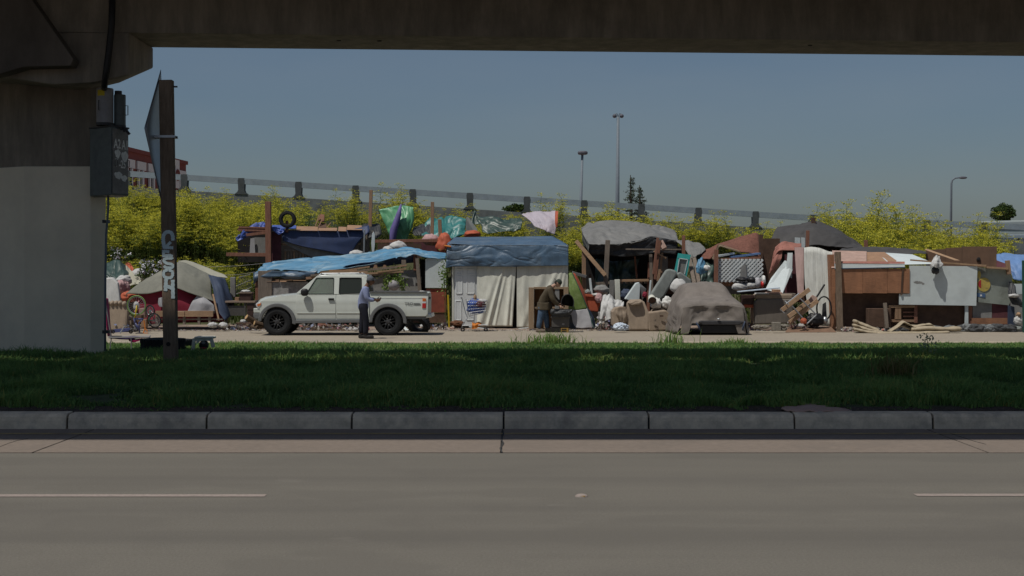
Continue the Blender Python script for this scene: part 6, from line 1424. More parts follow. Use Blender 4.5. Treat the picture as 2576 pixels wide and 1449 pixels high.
# hanging sheets: folds gathered toward the slit
def sheet_rows(x0, x1, ys, bulge, tilt): 
    rows = []
    for j, y in enumerate(ys):
        v = j / (len(ys) - 1); rows.append([(x0 + (x1[j] - x0) * u, y + (1.5 * u if j == len(ys) - 1 else 0), YH - .02 - bulge * v * (.4 + .6 * math.sin(math.pi * u)) - tilt * v * u) for u in (0, .25, .5, .75, 1)])
    return rows
def folded(name, x0, xt, xb, y0, y1, folds, amp, seed, m_, fan=0.):
    mb = MB(); nu, nv = 90, 40; vs = []
    for j in range(nv):
        v = j / (nv - 1)
        for i in range(nu):
            u = i / (nu - 1); xr = xt + (xb - xt) * v; px = x0 + (xr - x0) * u; py = y0 + (y1 - y0) * v
            uu = u + fan * (v - .35) * (1 - u) ; a = 0
            for k, (c, w_, am) in enumerate(folds):
                cc = c[0] + (c[1] - c[0]) * v; a += am * math.exp(-((u - cc) / w_) ** 2) * min(1, .25 + 1.3 * v)
            q = Vector((uu * 5 + seed, v * 2.2, seed)); a += .05 * noise.noise(q) + .02 * noise.noise(q * 3)
            vs.append(P(px, py, YH - .03 - amp * a - .12 * v))
    mb.add(vs, [(j * nu + i, j * nu + i + 1, (j + 1) * nu + i + 1, (j + 1) * nu + i) for j in range(nv - 1) for i in range(nu - 1)])
    return mb.build(name, m_, t, smooth=True, solid=.008)
folded('curtain', 1200, 1299, 1289, 664, 821, [((.60, .06), .10, .7), ((.70, .30), .045, 1.0), ((.80, .50), .035, .45), ((.9, .84), .06, 1.1), ((.3, .05), .12, .4), ((.98, .97), .04, .6)], .075, 31, 'cream_cloth', .3)
folded('curtain', 1300, 1429, 1429, 663, 824, [((.85, .30), .05, .9), ((.92, .55), .04, 1.0), ((.97, .75), .03, .7), ((.15, .12), .06, .5), ((.6, .1), .07, .5)], .07, 33, 'cream_cloth', .3)
m = MB(); m.plate([(1286, 822, YH + .1), (1294, 720, YH + .1), (1304, 720, YH + .1), (1305, 823, YH + .1)], .02); m.build('doorway_gap', 'interior', t)  # dark sheet behind the slit, its shade put into the colour
m = MB(); m.tube([P(1118, 618, YH - .1), P(1134, 620.5, YH - .12)], .03, 6); m.build('peg', 'orange', t)
m = MB(); m.blob(P(1150, 814, YH - .4), (.22, .16, .10), .5, 4, 3); solo(m, 'leaf_heap', 'leaf_brown', 'heap of brown dead leaves at the foot of the white door', 'leaf heap', smooth=True)
for k_, (a, b) in enumerate((((1180, 822, YH - .3), (1230, 828, YH - .6)), ((1304, 827, YH - .3), (1345, 823, YH - .35)))): post('white_batten', 'white_board', a, b, .03, ('white batten lying on the ground under the cart', 'white batten lying on the ground by the curtain gap')[k_], 'batten', 'battens before the hut')
m = MB(); m.blob(P(1138, 826, YH - .5), (.09, .06, .05), .2); solo(m, 'brick_piece', 'pink_ply', 'small pinkish brick at the left foot of the white hut', 'brick')
# shopping cart
YC = 43.1
t = thing('shopping_cart', 'steel shopping cart loaded with a blue bag before the white door', 'shopping cart', (X(1198, YC), YC + .25, 0))
bk = [(1172, 752), (1226, 758), (1222, 786), (1180, 795)]
def cart3(px, py, s): return P(px, py, YC + .02 + s * .5)
m = MB()
for s in (0, 1):
    q = [cart3(*p, s) for p in bk]
    for a, b in zip(q, q[1:] + q[:1]): m.tube([a, b], .011, 5)
for k in range(4): m.tube([cart3(*bk[k], 0), cart3(*bk[k], 1)], .011, 5)
m.build('basket_frame', 'chrome', t)
m = MB()
for s in (0, 1):
    for i in range(1, 10):
        u = i / 10; a = cart3(bk[0][0] + (bk[1][0] - bk[0][0]) * u, bk[0][1] + (bk[1][1] - bk[0][1]) * u, s); b = cart3(bk[3][0] + (bk[2][0] - bk[3][0]) * u, bk[3][1] + (bk[2][1] - bk[3][1]) * u, s); m.tube([a, b], .005, 4, False)
    for i in range(1, 5):
        u = i / 5; a = cart3(bk[0][0] + (bk[3][0] - bk[0][0]) * u, bk[0][1] + (bk[3][1] - bk[0][1]) * u, s); b = cart3(bk[1][0] + (bk[2][0] - bk[1][0]) * u, bk[1][1] + (bk[2][1] - bk[1][1]) * u, s); m.tube([a, b], .005, 4, False)
o = m.build('basket_wires', 'chrome', t); o['kind'] = 'stuff'
m = MB(); m.tube([cart3(1162, 750, 0), cart3(1160, 749, .5), cart3(1162, 750, 1)], .018, 7); m.build('handle', 'dark_metal', t)
for s in (0, 1):
    m = MB(); m.tube([cart3(1162, 750, s), cart3(1172, 790, s), cart3(1176, 800, s), cart3(1163, 817, s), cart3(1162, 824, s)], .013, 6); m.tube([cart3(1163, 819, s), cart3(1226, 817, s)], .014, 6); m.tube([cart3(1180, 796, s), cart3(1192, 800, s), cart3(1196, 818, s)], .011, 6); m.build('chassis', 'chrome', t)
for px in (1164, 1222):
    for s in (0, 1): m = MB(); m.torus(cart3(px, 829, s), .045, .022, (0, 1, 0), 16, 8); m.build('wheel', 'black_plastic', t, smooth=True)
m = MB()
for k in range(8): m.tube([cart3(1168 + k * 7, 818, 0), cart3(1168 + k * 7, 818, 1)], .006, 4)
m.build('lower_rack', 'chrome', t)
m = MB(); m.blob(P(1198, 772, YC + .27), (.29, .2, .24), .2, 2.5, 4, power=.75); solo(m, 'blue_bag', 'cart_blue', 'bulging blue bag stuffed in the shopping cart', 'bag', smooth=True)
m = MB(); m.blob(P(1208, 766, YC + .12), (.16, .12, .10), .3, 3, 5); solo(m, 'maroon_bag', 'maroon', 'dark maroon bag on the blue bag in the cart', 'bag', smooth=True)
m = MB(); m.blob(P(1213, 757, YC + .25), (.16, .16, .06), .3, 3, 6); solo(m, 'white_bag', 'white_cloth', 'flat white bag on top of the cart load', 'bag', smooth=True)
m = MB(); m.blob(P(1195, 749, YC + .2), (.05, .05, .09), .3, 3, 6); solo(m, 'brown_toy', 'lumber', 'small brown item poking up from the cart load', 'item', smooth=True)
cloth('orange_rag', 'orange', [[(1188, 812, YC + .3), (1200, 811, YC + .3), (1212, 812, YC + .4)], [(1188, 816, YC - .02), (1198, 815, YC - .02), (1210, 817, YC + .1)], [(1187, 828, YC - .06), (1194, 827, YC - .06), (1199, 826, YC - .03)]], 'orange rag hanging off the lower rack of the cart', 'rag', amp=.04, seed=5)
# old wooden cabinet on its end behind the man
YV = 44.3
t = thing('wooden_cabinet', 'tan open-fronted wooden cabinet behind the man at the grill', 'cabinet', (X(1380, YV), YV + .2, 0))
m = MB(); m.pbox(1330, 723, 1343, 826, YV, .42); m.build('side_panel', 'cabinet_tan', t, bevel=.006)
m = MB(); m.pbox(1418, 722, 1430, 826, YV, .42); m.build('side_panel', 'cabinet_tan', t, bevel=.006)
m = MB(); m.pbox(1343.3, 722, 1417.7, 727, YV, .42); m.build('top', 'cabinet_tan', t)
m = MB(); m.pbox(1343.3, 727, 1417.7, 826, YV + .36, .03); m.build('back_panel', 'cabinet_brown', t)
for x0, x1 in ((1368, 1378), (1396, 1407)): m = MB(); m.pbox(x0, 727.5, x1, 826, YV + .02, .04); m.build('stile', 'cabinet_tan' if x0 < 1390 else 'grey_board', t)
m = MB(); m.pbox(1343.3, 772, 1417.7, 776, YV + .04, .3); m.build('shelf', 'cabinet_tan', t)
# grill on crates
YR = 42.4
t = thing('kettle_grill', 'open black barrel grill with its lid tipped back, set on crates', 'grill', (X(1420, YR), YR + .2, Z(796, YR)))
m = MB(); vs = []; nn_ = 14
for j in range(9):
    y = YR - .02 + .5 * j / 8
    for i in range(nn_ + 1):
        a = R(-30 + 225 * i / nn_); k = 1 if 0 < j < 8 else .96
        vs.append(P(1428, 762, YR) + Vector((.185 * k * math.cos(a) + .0, 0, .255 * k * math.sin(a))) + Vector((0, y - YR, 0)))
m.add(vs, [(j * (nn_ + 1) + i, j * (nn_ + 1) + i + 1, (j + 1) * (nn_ + 1) + i + 1, (j + 1) * (nn_ + 1) + i) for j in range(8) for i in range(nn_)])
m.add([vs[8 * (nn_ + 1) + i] for i in range(nn_ + 1)], [tuple(range(nn_ + 1))])
m.build('lid', 'black_plastic', t, smooth=True, solid=.018)
m = MB(); m.tube([P(1428, 762, YR - .03) + Vector((.19 * math.cos(R(a)), 0, .26 * math.sin(R(a)))) for a in range(-30, 200, 12)], .008, 5); m.build('lid_rim', 'dark_metal', t)
m = MB(); vs = []
for j in range(9):
    th = j / 8
    for i in range(20):
        a = 2 * math.pi * i / 20; vs.append(P(1412, 778, YR + .25) + Vector((.36 * math.cos(th * math.pi / 2) * math.cos(a), .27 * math.cos(th * math.pi / 2) * math.sin(a), -.19 * math.sin(th * math.pi / 2))))
m.add(vs, [(j * 20 + i, j * 20 + (i + 1) % 20, (j + 1) * 20 + (i + 1) % 20, (j + 1) * 20 + i) for j in range(8) for i in range(20)]); m.build('firebox', 'black_plastic', t, smooth=True, solid=.012)
m = MB()
for k in range(9): m.tube([P(1390 + k * 5.4, 776.5, YR + .05), P(1390 + k * 5.4, 776.5, YR + .46)], .006, 5)
m.build('grate', 'dark_metal', t)
cloth('black_bag', 'tarp_black', [[(1386, 777, YR - .03), (1405, 780, YR - .08), (1440, 778, YR - .05)], [(1384, 788, YR - .08), (1410, 790, YR - .13), (1438, 786, YR - .08)], [(1388, 797, YR - .04), (1412, 799, YR - .08), (1432, 796, YR - .04)]], 'shiny black plastic bag draped under the grill bowl', 'bag', amp=.06, ridge=.6, seed=40)
cloth('black_cloth', 'tarp_black', [[(1430, 790, YR + .3), (1437, 792, YR + .3)], [(1432, 812, YR + .3), (1442, 814, YR + .35)], [(1430, 826, YR + .25), (1452, 828, YR + .3)]], 'black cloth hanging down the right of the crates', 'cloth', amp=.03, seed=41)
t = thing('plastic_crate', 'grey lidded plastic crate under the grill, upper of two', 'crate', (X(1410, YR), YR + .2, Z(823, YR)))
m = MB(); m.pbox(1388, 800, 1432, 823, YR, .4); m.build('bin', 'crate_grey', t, bevel=.012)
m = MB(); m.pbox(1386, 796.5, 1434, 801, YR - .02, .44); m.build('rim', 'crate_grey', t, bevel=.008)
m = MB(); m.pbox(1414, 814, 1420, 816.5, YR - .006, .01); m.build('badge', 'cap_grey', t)
t = thing('plastic_crate', 'black crate with an amber slotted end on the ground, lower of two', 'crate', (X(1408, YR), YR + .2, 0))
m = MB(); m.pbox(1384, 823.3, 1431, 838.6, YR + .01, .4); m.build('bin', 'crate_black', t, bevel=.01)
m = MB(); m.pbox(1411, 825, 1430, 837.5, YR - .008, .02); e_ = m.build('end_plate', 'amber', t)
for y0 in (827, 832.5): m = MB(); m.pbox(1413, y0, 1425, y0 + 3, YR - .014, .01); m.build('slot', 'crate_black', e_)
# green tent to the right
YJ = 44.6
t = thing('dome_tent', 'lime green dome tent with an orange-red edge right of the hut', 'tent', (X(1460, YJ), YJ + .6, 0))
cloth('green_panel', 'tent_lime', [[(1431, 688, YJ + .3), (1436, 686, YJ + .3), (1440, 688, YJ + .3)], [(1431, 735, YJ + .1), (1445, 730, YJ + .05), (1458, 728, YJ + .1)], [(1431, 780, YJ), (1455, 780, YJ), (1478, 776, YJ + .05)]], parent=t, amp=.03, seed=42)
cloth('grey_panel', 'tent_white', [[(1431, 780, YJ), (1455, 780, YJ), (1478, 776, YJ + .05)], [(1431, 800, YJ - .02), (1460, 800, YJ - .03), (1488, 800, YJ)], [(1431, 822, YJ - .05), (1462, 826, YJ - .08), (1493, 824, YJ - .05)]], parent=t, amp=.02, seed=43)
cloth('orange_edge', 'orange_red', [[(1440, 686, YJ + .32), (1448, 690, YJ + .4), (1456, 705, YJ + .5)], [(1456, 726, YJ + .12), (1464, 730, YJ + .3), (1470, 735, YJ + .5)], [(1480, 790, YJ + .05), (1482, 790, YJ + .2), (1484, 792, YJ + .3)]], parent=t, amp=.01, seed=44)
m = MB(); m.tube([P(1440, 686, YJ + .28), P(1458, 727, YJ + .08), P(1480, 780, YJ), P(1494, 824, YJ - .06)], .014, 5); m.build('tent_pole', 'pole_green', t)
m = MB(); m.plate([(1431, 818, YJ + .5), (1431, 700, YJ + .7), (1440, 690, YJ + .6), (1484, 818, YJ + .4)], .05); m.build('inner_panel', 'tent_white', t)
cloth('blue_flap', 'tent_blue', [[(1478, 776, YJ - .01), (1484, 780, YJ + .1)], [(1486, 800, YJ - .03), (1494, 800, YJ + .1)], [(1490, 826, YJ - .07), (1500, 824, YJ + .1)]], parent=t, amp=.01, seed=45)

# ================================================================== CAMP, MIDDLE RIGHT
YM = 47.0
t = thing('grey_tarp_shelter', 'open timber shelter roofed with a billowing grey tarp', 'shelter', (X(1600, YM), YM + 1, 0))
cloth('grey_tarp', 'tarp_grey', [[(1462, 572, YM + 2.4), (1480, 558, YM + 2.6), (1510, 556, YM + 2.6), (1555, 555, YM + 2.6), (1600, 557, YM + 2.6), (1640, 566, YM + 2.4), (1668, 566, YM + 2.4), (1700, 580, YM + 2.2)], [(1466, 588, YM + 1), (1500, 574, YM + 1.2), (1560, 580, YM + 1.2), (1620, 580, YM + 1.2), (1645, 582, YM + 1.2), (1672, 590, YM + 1.1), (1706, 598, YM + 1.1)], [(1482, 613, YM - .1), (1520, 615, YM - .1), (1560, 612, YM - .1), (1610, 603, YM - .1), (1640, 593, YM), (1680, 604, YM), (1712, 612, YM)]], parent=t, amp=.09, fu=6, fv=4, seed=46, ridge=1.1, nu=90, nv=44)
cloth('tarp_skirt', 'tarp_black', [[(1482, 613, YM - .06), (1520, 615, YM - .06), (1560, 613, YM - .06), (1610, 604, YM - .06), (1640, 594, YM), (1705, 606, YM + .02)], [(1480, 626, YM + .05), (1520, 630, YM), (1560, 634, YM), (1610, 630, YM), (1645, 622, YM + .02), (1705, 625, YM + .02)], [(1484, 640, YM + .1), (1515, 640, YM + .05), (1565, 646, YM + .02), (1620, 642, YM + .02), (1650, 636, YM + .02), (1700, 640, YM + .02)]], parent=t, amp=.09, fu=9, fv=3, seed=47, ridge=.7, nu=60, nv=20)
cloth('side_tarp', 'tarp_grey', [[(1462, 572, YM + 2.3), (1466, 586, YM + 1.2), (1480, 612, YM - .05)], [(1468, 620, YM + 2.3), (1474, 622, YM + 1.2), (1484, 640, YM)]], parent=t, amp=.04, seed=48)
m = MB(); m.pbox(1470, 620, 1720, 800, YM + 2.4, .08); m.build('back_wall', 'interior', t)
m = MB(); m.plate([(1620, 740, YM + 1.9), (1640, 650, YM + 1.9), (1705, 650, YM + 1.9), (1705, 740, YM + 1.9)], .05); m.build('inner_board', 'dark_ply', t)
m = MB(); m.pbox(1655, 645, 1680, 700, YM + 1.4, .04); m.build('inner_board', 'grey_board', t)
cloth('inner_sheet', 'tarp_dark_green', [[(1500, 650, YM + 1.8), (1560, 655, YM + 1.6), (1610, 650, YM + 1.8)], [(1495, 700, YM + 1.6), (1555, 705, YM + 1.3), (1600, 700, YM + 1.7)], [(1500, 745, YM + 1.4), (1560, 740, YM + 1.2), (1600, 735, YM + 1.6)]], parent=t, amp=.2, ridge=.6, seed=49)
for (a, b, w_, mm_) in (((1470, 800, YM - .1), (1468.5, 628, YM - .1), .13, 'lumber_v'), ((1522, 745, YM - .25), (1529, 604, YM - .25), .15, 'lumber_grey'), ((1640, 760, YM), (1637, 640, YM), .10, 'lumber_grey'), ((1602, 700, YM + .8), (1597, 645, YM + .8), .06, 'red_lumber'), ((1488, 780, YM + .2), (1484, 690, YM + .2), .08, 'dark_ply'), ((1538, 770, YM + .2), (1540, 705, YM + .2), .16, 'grey_board'), ((1630, 790, YM + .2), (1634, 660, YM + .2), .10, 'red_lumber')):
    m = MB(); m.pbar(a, b, w_); m.build('post', mm_, t, bevel=.008)
for (a, b, w_, mm_) in (((1558, 706, YM + .1), (1632, 705, YM + .1), .08, 'lumber'), ((1574, 627, YM - .15), (1720, 628, YM - .15), .045, 'lumber_grey'), ((1498, 714, YM + .3), (1556, 710, YM + .3), .09, 'lumber_grey'), ((1440, 686, YM - .3), (1474, 696, YM - .2), .10, 'grey_board')):
    m = MB(); m.pbar(a, b, w_); m.build('beam', mm_, t, bevel=.006)
for k in range(6): m = MB(); m.pbox(1562 + k * 12, 708, 1568 + k * 12, 713, YM + .12, .3); m.build('slat', 'lumber_grey', t)
post('leaning_plank', 'lumber', (1523, 693, YM - .4), (1449, 606, YM - .1), .13, 'long tan plank leaning diagonally across the grey tarp shelter', 'plank', d=.06)
post('white_post', 'cream_cloth', (1554, 756, 45.6), (1552.5, 703, 45.6), .16, 'short cream post before the dark grey tarp shelter', 'post')
post('white_pipe', 'white_board', (1489, 745, 45.4), (1484, 700, 45.4), .07, 'white pipe standing in the orange tub', 'pipe')
for k_, (a, b, w_, mm_) in enumerate((((1648, 703, 46.2), (1660, 605, 46.2), .09, 'red_lumber'), ((1644, 690, 46.0), (1655, 598, 46.0), .08, 'red_lumber'), ((1658, 712, 46.3), (1666, 636, 46.3), .06, 'lumber'), ((1655, 708, 45.8), (1660, 678, 45.8), .08, 'lumber_v'), ((1663, 704, 45.9), (1663, 682, 45.9), .07, 'lumber_v'), ((1662, 608, 46.3), (1672, 626, 46.2), .16, 'pink_ply'), ((1645, 632, 46.1), (1676, 650, 46.2), .05, 'lumber'))):
    post('leaning_stick', mm_, a, b, w_, ('reddish stick right of the pair leaning by the turquoise frame', 'reddish stick left of the pair, peaking highest', 'thin tan stick just left of the turquoise frame', 'stubby stick, left of two by the grey cushion', 'stubby stick, right of two by the grey cushion', 'pinkish board scrap at the tip of the reddish sticks', 'thin tan stick crossing the reddish sticks')[k_], 'stick', 'sticks leaning by the turquoise frame')
# turquoise frame
t = thing('turquoise_frame', 'turquoise wooden frame round a grey panel, tilted', 'frame', (X(1718, 45.2), 45.2, .9))
fq = [(1697, 690), (1704, 687), (1714, 645), (1729, 648), (1718, 688), (1722, 694), (1738, 640), (1706, 637)]
m = MB(); m.plate([(px, py, 45.2) for px, py in ((1695, 690), (1706, 637), (1713, 640), (1703, 690))], .05); m.build('stile', 'turquoise', t)
m = MB(); m.plate([(px, py, 45.2) for px, py in ((1720, 696), (1731, 642), (1738, 641), (1727, 698))], .05); m.build('stile', 'turquoise', t)
m = MB(); m.plate([(px, py, 45.19) for px, py in ((1704, 649), (1706, 637), (1738, 641), (1735, 653))], .06); m.build('top_rail', 'turquoise', t)
m = MB(); m.plate([(px, py, 45.23) for px, py in ((1703, 692), (1711, 648), (1732, 652), (1724, 697))], .02); m.build('panel', 'picture_grey', t)
m = MB()
for a, b in (((1709, 650), (1730, 653)), ((1709, 650), (1703, 688)), ((1730, 653), (1722, 690))): m.pbar((*a, 45.2), (*b, 45.2), .025, .03)
m.build('inner_trim', 'white_board', t)
post('dark_post', 'red_lumber', (1720, 650, 45.5), (1719.5, 592, 45.5), .10, 'dark reddish post above the turquoise frame', 'post')
cloth('grey_tarp', 'tarp_grey', [[(1700, 606, 47), (1730, 605, 47), (1758, 610, 47)], [(1722, 625, 46.5), (1745, 630, 46.3), (1775, 628, 46.4)], [(1738, 650, 46), (1748, 646, 45.8), (1754, 640, 45.9)]], 'loose grey tarp end drooping right of the turquoise frame', 'tarp', amp=.08, ridge=.5, seed=50)
cloth('dark_tarp', 'tarp_dark_green', [[(1732, 645, 46.2), (1760, 640, 46.2), (1795, 640, 46.2)], [(1735, 680, 45.8), (1765, 685, 45.4), (1795, 680, 45.7)], [(1738, 715, 45.4), (1765, 718, 45.2), (1795, 715, 45.4)]], 'dark green plastic sheet bulging behind the covered car', 'tarp', amp=.16, ridge=.6, seed=51)
cloth('blue_plastic_bag', 'tarp_light_blue', [[(1756, 652, 45.1), (1766, 648, 45.1), (1774, 660, 45.1)], [(1750, 672, 44.9), (1762, 670, 44.8), (1775, 674, 44.9)], [(1752, 686, 44.9), (1765, 690, 44.9), (1778, 682, 45)]], 'pale blue plastic bag caught left of the white lattice', 'bag', amp=.08, ridge=.6, seed=52)
m = MB(); m.blob(P(1778, 674, 44.9), (.12, .08, .09), .35, 3, 6); solo(m, 'white_bag', 'paper_white', 'scrunched white plastic bag by the pale blue bag', 'bag', smooth=True)
for k_, px in enumerate((1760, 1772)): post('grey_plank', 'lumber_grey', (px - 12, 722, 45.0), (px - 26, 650, 45.6), .12, ('left of two grey planks leaning behind the covered car', 'right of two grey planks leaning behind the covered car')[k_], 'plank', 'grey planks behind the covered car')
# brown blanket over posts
cloth('brown_blanket', 'brown_blanket', [[(1757, 636, 46.6), (1790, 622, 46.6), (1806, 612, 46.7), (1840, 604, 47), (1880, 592, 47), (1903, 587, 47), (1911, 600, 47)], [(1762, 646, 46.2), (1788, 634, 46.2), (1808, 622, 46.2), (1845, 618, 46.4), (1885, 612, 46.4), (1911, 625, 46.4)], [(1770, 652, 45.9), (1788, 652, 45.8), (1801, 630, 45.8), (1812, 618, 45.7), (1850, 630, 45.7), (1880, 637, 45.8), (1911, 648, 46)]], 'heavy red-brown blanket sagging between posts above the white lattice', 'blanket', amp=.07, fu=6, fv=3, seed=53, ridge=.3, nu=60, nv=28, thick=.03)
cloth('blanket_hem', 'tan_hem', [[(1791, 652, 45.75), (1801, 628, 45.75), (1808, 614, 45.65), (1830, 620, 45.65), (1862, 632, 45.65)], [(1795, 655, 45.73), (1804, 634, 45.73), (1811, 620, 45.63), (1832, 626, 45.63), (1862, 636, 45.63)]], 'pale tan carpet edge folded under the red-brown blanket', 'carpet', amp=.02, seed=54, thick=.025)
t = thing('lattice_stand', 'dark timber stand carrying the white lattice and blue boards', 'frame', (X(1860, 45.9), 45.9, 0))
for (a, b, w_, mm_) in (((1801, 715, 45.2), (1802, 628, 45.2), .12, 'red_lumber'), ((1914, 720, 46.2), (1914, 590, 46.2), .12, 'dark_ply')): m = MB(); m.pbar(a, b, w_); m.build('post', mm_, t)
m = MB(); m.pbar((1797, 653, 45.3), (1914, 648, 45.3), .07); m.build('beam', 'red_lumber', t)
m = MB(); m.pbox(1760, 655, 1915, 740, 47.4, .06); m.build('back_board', 'interior', t)
m = MB(); m.pbox(1912, 615, 1962, 745, 46.8, .06); m.build('side_board', 'dark_ply', t)
m = MB(); m.pbox(1890, 600, 1962, 650, 47.6, .06); m.build('side_board', 'dark_ply', t)
for k_, (a, b, mm_) in enumerate((((1800, 645, 45.7), (1842, 637, 45.9), 'white_board'), ((1838, 647, 45.7), (1908, 638, 45.9), 'tarp_sky_blue'), ((1810, 646, 45.9), (1860, 641, 46.1), 'drawer_brown'))):
    m = MB(); m.bar(P(*a), P(*b), .35, .06, (0, 0, 1)); solo(m, 'loose_board', mm_, ('short white board on top of the lattice frame', 'long pale blue board on top of the lattice frame', 'dark board lying between the white and the blue board')[k_], 'board', 'boards on the lattice frame')
# white garden lattice (real diagonal slats)
t = thing('garden_lattice', 'white diagonal garden lattice panel partly backed with white board', 'lattice', (X(1858, 45.85), 45.85, .85))
x0, x1, y0, y1 = 1803, 1919, 652, 709; ss = 45.25 / F; W_ = (x1 - x0); H_ = (y1 - y0); st_ = 10.2
for sg in (1, -1):
    k = -int(H_ / st_)
    while k * st_ < W_:
        c0 = k * st_; a = [max(0, c0), 0]; b = [min(W_, c0 + H_), 0]; a[1] = a[0] - c0; b[1] = b[0] - c0
        if b[0] - a[0] > 1.5:
            if sg < 0: a[1] = H_ - a[1]; b[1] = H_ - b[1]
            m = MB(); m.bar(P(x0 + a[0], y0 + a[1], 45.25 + .006 * sg), P(x0 + b[0], y0 + b[1], 45.25 + .006 * sg), .050, .008); m.build('slat', 'white_door', t)
        k += 1
m = MB(); m.plate([(1841, 709, 45.28), (1838, 653, 45.28), (1906, 650, 45.28), (1907, 709, 45.28)], .02); m.build('backing_board', 'white_board', t)
m = MB(); m.plate([(1862, 700, 45.2), (1864, 672, 45.2), (1877, 663, 45.2), (1879, 703, 45.2)], .03); m.build('grey_wedge', 'grey_board', t)
m = MB(); m.pbox(1808, 704, 1848, 720, 45.4, .1); solo(m, 'brown_board', 'brown_ply', 'low brown board below the white lattice', 'board')
# grey cushions, box, bags
YQ = 44.6
m = MB(); m.plate([(1633, 752, YQ), (1640, 735, YQ), (1676, 680, YQ), (1684, 676, YQ), (1702, 681, YQ), (1704, 690, YQ), (1672, 745, YQ), (1650, 765, YQ)], .35); solo(m, 'grey_cushion', 'mattress_grey', 'big worn grey cushion tilted beside the covered car', 'cushion', bevel=.05)
m = MB(); m.plate([(1704, 688, YQ + .1), (1712, 684, YQ + .1), (1738, 703, YQ + .1), (1741, 718, YQ + .1), (1725, 730, YQ + .1), (1706, 706, YQ + .1)], .3); solo(m, 'grey_cushion', 'mattress_grey', 'smaller grey cushion just right of the big tilted one', 'cushion', bevel=.04)
m = MB(); m.blob(P(1707, 722, YQ - .35), (.27, .25, .26), .15, 2.2, 7); solo(m, 'white_sack', 'white_cloth', 'round white sack at the left of the covered car roof', 'sack', smooth=True)
m = MB(); m.slab([P(1572, 752, 44.9), P(1600, 712, 44.9), P(1608, 710, 44.9), P(1611, 720, 44.9), P(1609, 755, 44.9), P(1600, 762, 44.9)], (.0, .35, 0)); solo(m, 'white_box', 'white_board', 'tilted white foam box behind the beige armchair', 'box', bevel=.02)
m = MB(); m.plate([(1611, 720, 44.92), (1609, 712, 44.92), (1626, 727, 45.2), (1616, 757, 45.2)], .1); solo(m, 'foam_board', 'white_cloth', 'white flap at the right of the tilted foam box', 'flap')
post('white_tube', 'white_board', (1632, 760, 44.4), (1637, 705, 44.4), .05, 'thin white tube standing left of the big grey cushion', 'tube')
m = MB(); m.blob(P(1622, 742, 44.7), (.08, .1, .10), .3, 3, 4); solo(m, 'red_bag', 'tent_red', 'small dark red bag right of the foam box flap', 'bag', smooth=True)
# orange tub and cloths
t = thing('orange_tub', 'orange-red plastic tub standing right of the lime tent', 'tub', (X(1490, 45.2), 45.2, .2))
m = MB(); m.plate([(1482, 783, 45.1), (1474, 744, 45.1), (1514, 747, 45.1), (1505, 785, 45.1)], .45); m.build('bucket', 'orange_red', t, bevel=.03)
m = MB(); m.plate([(1473, 746, 45.06), (1473, 740, 45.06), (1515, 743, 45.06), (1515, 749, 45.06)], .52); m.build('rim', 'orange_red', t, bevel=.01)
for k_, (px, py, rx, rz_, Y, mm_, lb) in enumerate(((1507, 751, .13, .17, 45.0, 'pink_cloth', 'pink and white bag over the orange tub rim'), (1479, 735, .1, .09, 45.3, 'mattress_grey', 'small grey bundle behind the orange tub'), (1513, 729, .26, .16, 45.6, 'grey_board', 'grey round bundle behind the orange tub'), (1500, 742, .16, .06, 45.15, 'white_cloth', 'white folded cloth across the orange tub'), (1575, 742, .2, .2, 45.6, 'tent_blue', 'dark blue bundle behind the tilted foam box'))):
    m = MB(); m.blob(P(px, py, Y), (rx, .18, rz_), .25, 3, k_ + 70); solo(m, 'cloth_bundle', mm_, lb, 'bundle', 'bundles about the orange tub', smooth=True)
cloth('pale_cloth', 'white_cloth', [[(1516, 742, 44.9), (1530, 738, 44.9), (1548, 748, 44.9), (1570, 755, 44.9)], [(1512, 765, 44.4), (1530, 762, 44.3), (1550, 770, 44.4), (1568, 772, 44.5)], [(1508, 802, 44.1), (1522, 806, 44.1), (1540, 800, 44.1), (1545, 780, 44.2)]], 'pile of pale washed-out clothes left of the beige armchair', 'clothes', amp=.14, fu=5, fv=2, ridge=.7, seed=55)
m = MB(); m.pbox(1506, 785, 1535, 812, 44.5, .4); solo(m, 'grey_carton', 'grey_board', 'grey carton under the pale clothes', 'box', bevel=.02)
# armchair in the middle
YF = 43.2
t = thing('armchair', 'beige fabric armchair turned sideways on the road, cushion askew', 'armchair', (X(1630, YF), YF, 0))
m = MB(); m.plate([(1580, 832, YF), (1577, 762, YF + .1), (1586, 754, YF + .15), (1612, 753, YF + .15), (1622, 760, YF + .1), (1634, 790, YF), (1634, 832, YF)], .35); m.build('backrest', 'sofa_beige', t, bevel=.06)
m = MB(); m.plate([(1632, 833, YF + .0), (1630, 786, YF + .02), (1676, 780, YF + .1), (1684, 790, YF + .1), (1688, 831, YF + .1)], .75); m.build('seat_base', 'sofa_beige', t, bevel=.04)
m = MB(); m.plate([(1578, 762, YF - .03), (1598, 756, YF - .05), (1618, 757, YF - .05), (1612, 766, YF - .08), (1590, 768, YF - .08)], .4); m.build('back_cushion', 'sofa_beige', t, bevel=.05)
m = MB(); m.plate([(1541, 822, YF + .15), (1540, 785, YF + .15), (1548, 774, YF + .2), (1572, 771, YF + .25), (1578, 780, YF + .2), (1578, 815, YF + .1)], .8); m.build('arm', 'sofa_beige', t, bevel=.06)
m = MB(); m.plate([(1634, 790, YF + .7), (1640, 778, YF + .75), (1675, 774, YF + .75), (1682, 786, YF + .72), (1682, 830, YF + .7), (1634, 830, YF + .7)], .2); m.build('arm', 'sofa_beige', t, bevel=.05)
m = MB(); m.pbox(1660, 793, 1669, 797, YF + .0, .02); m.build('label_patch', 'dark_ply', t)
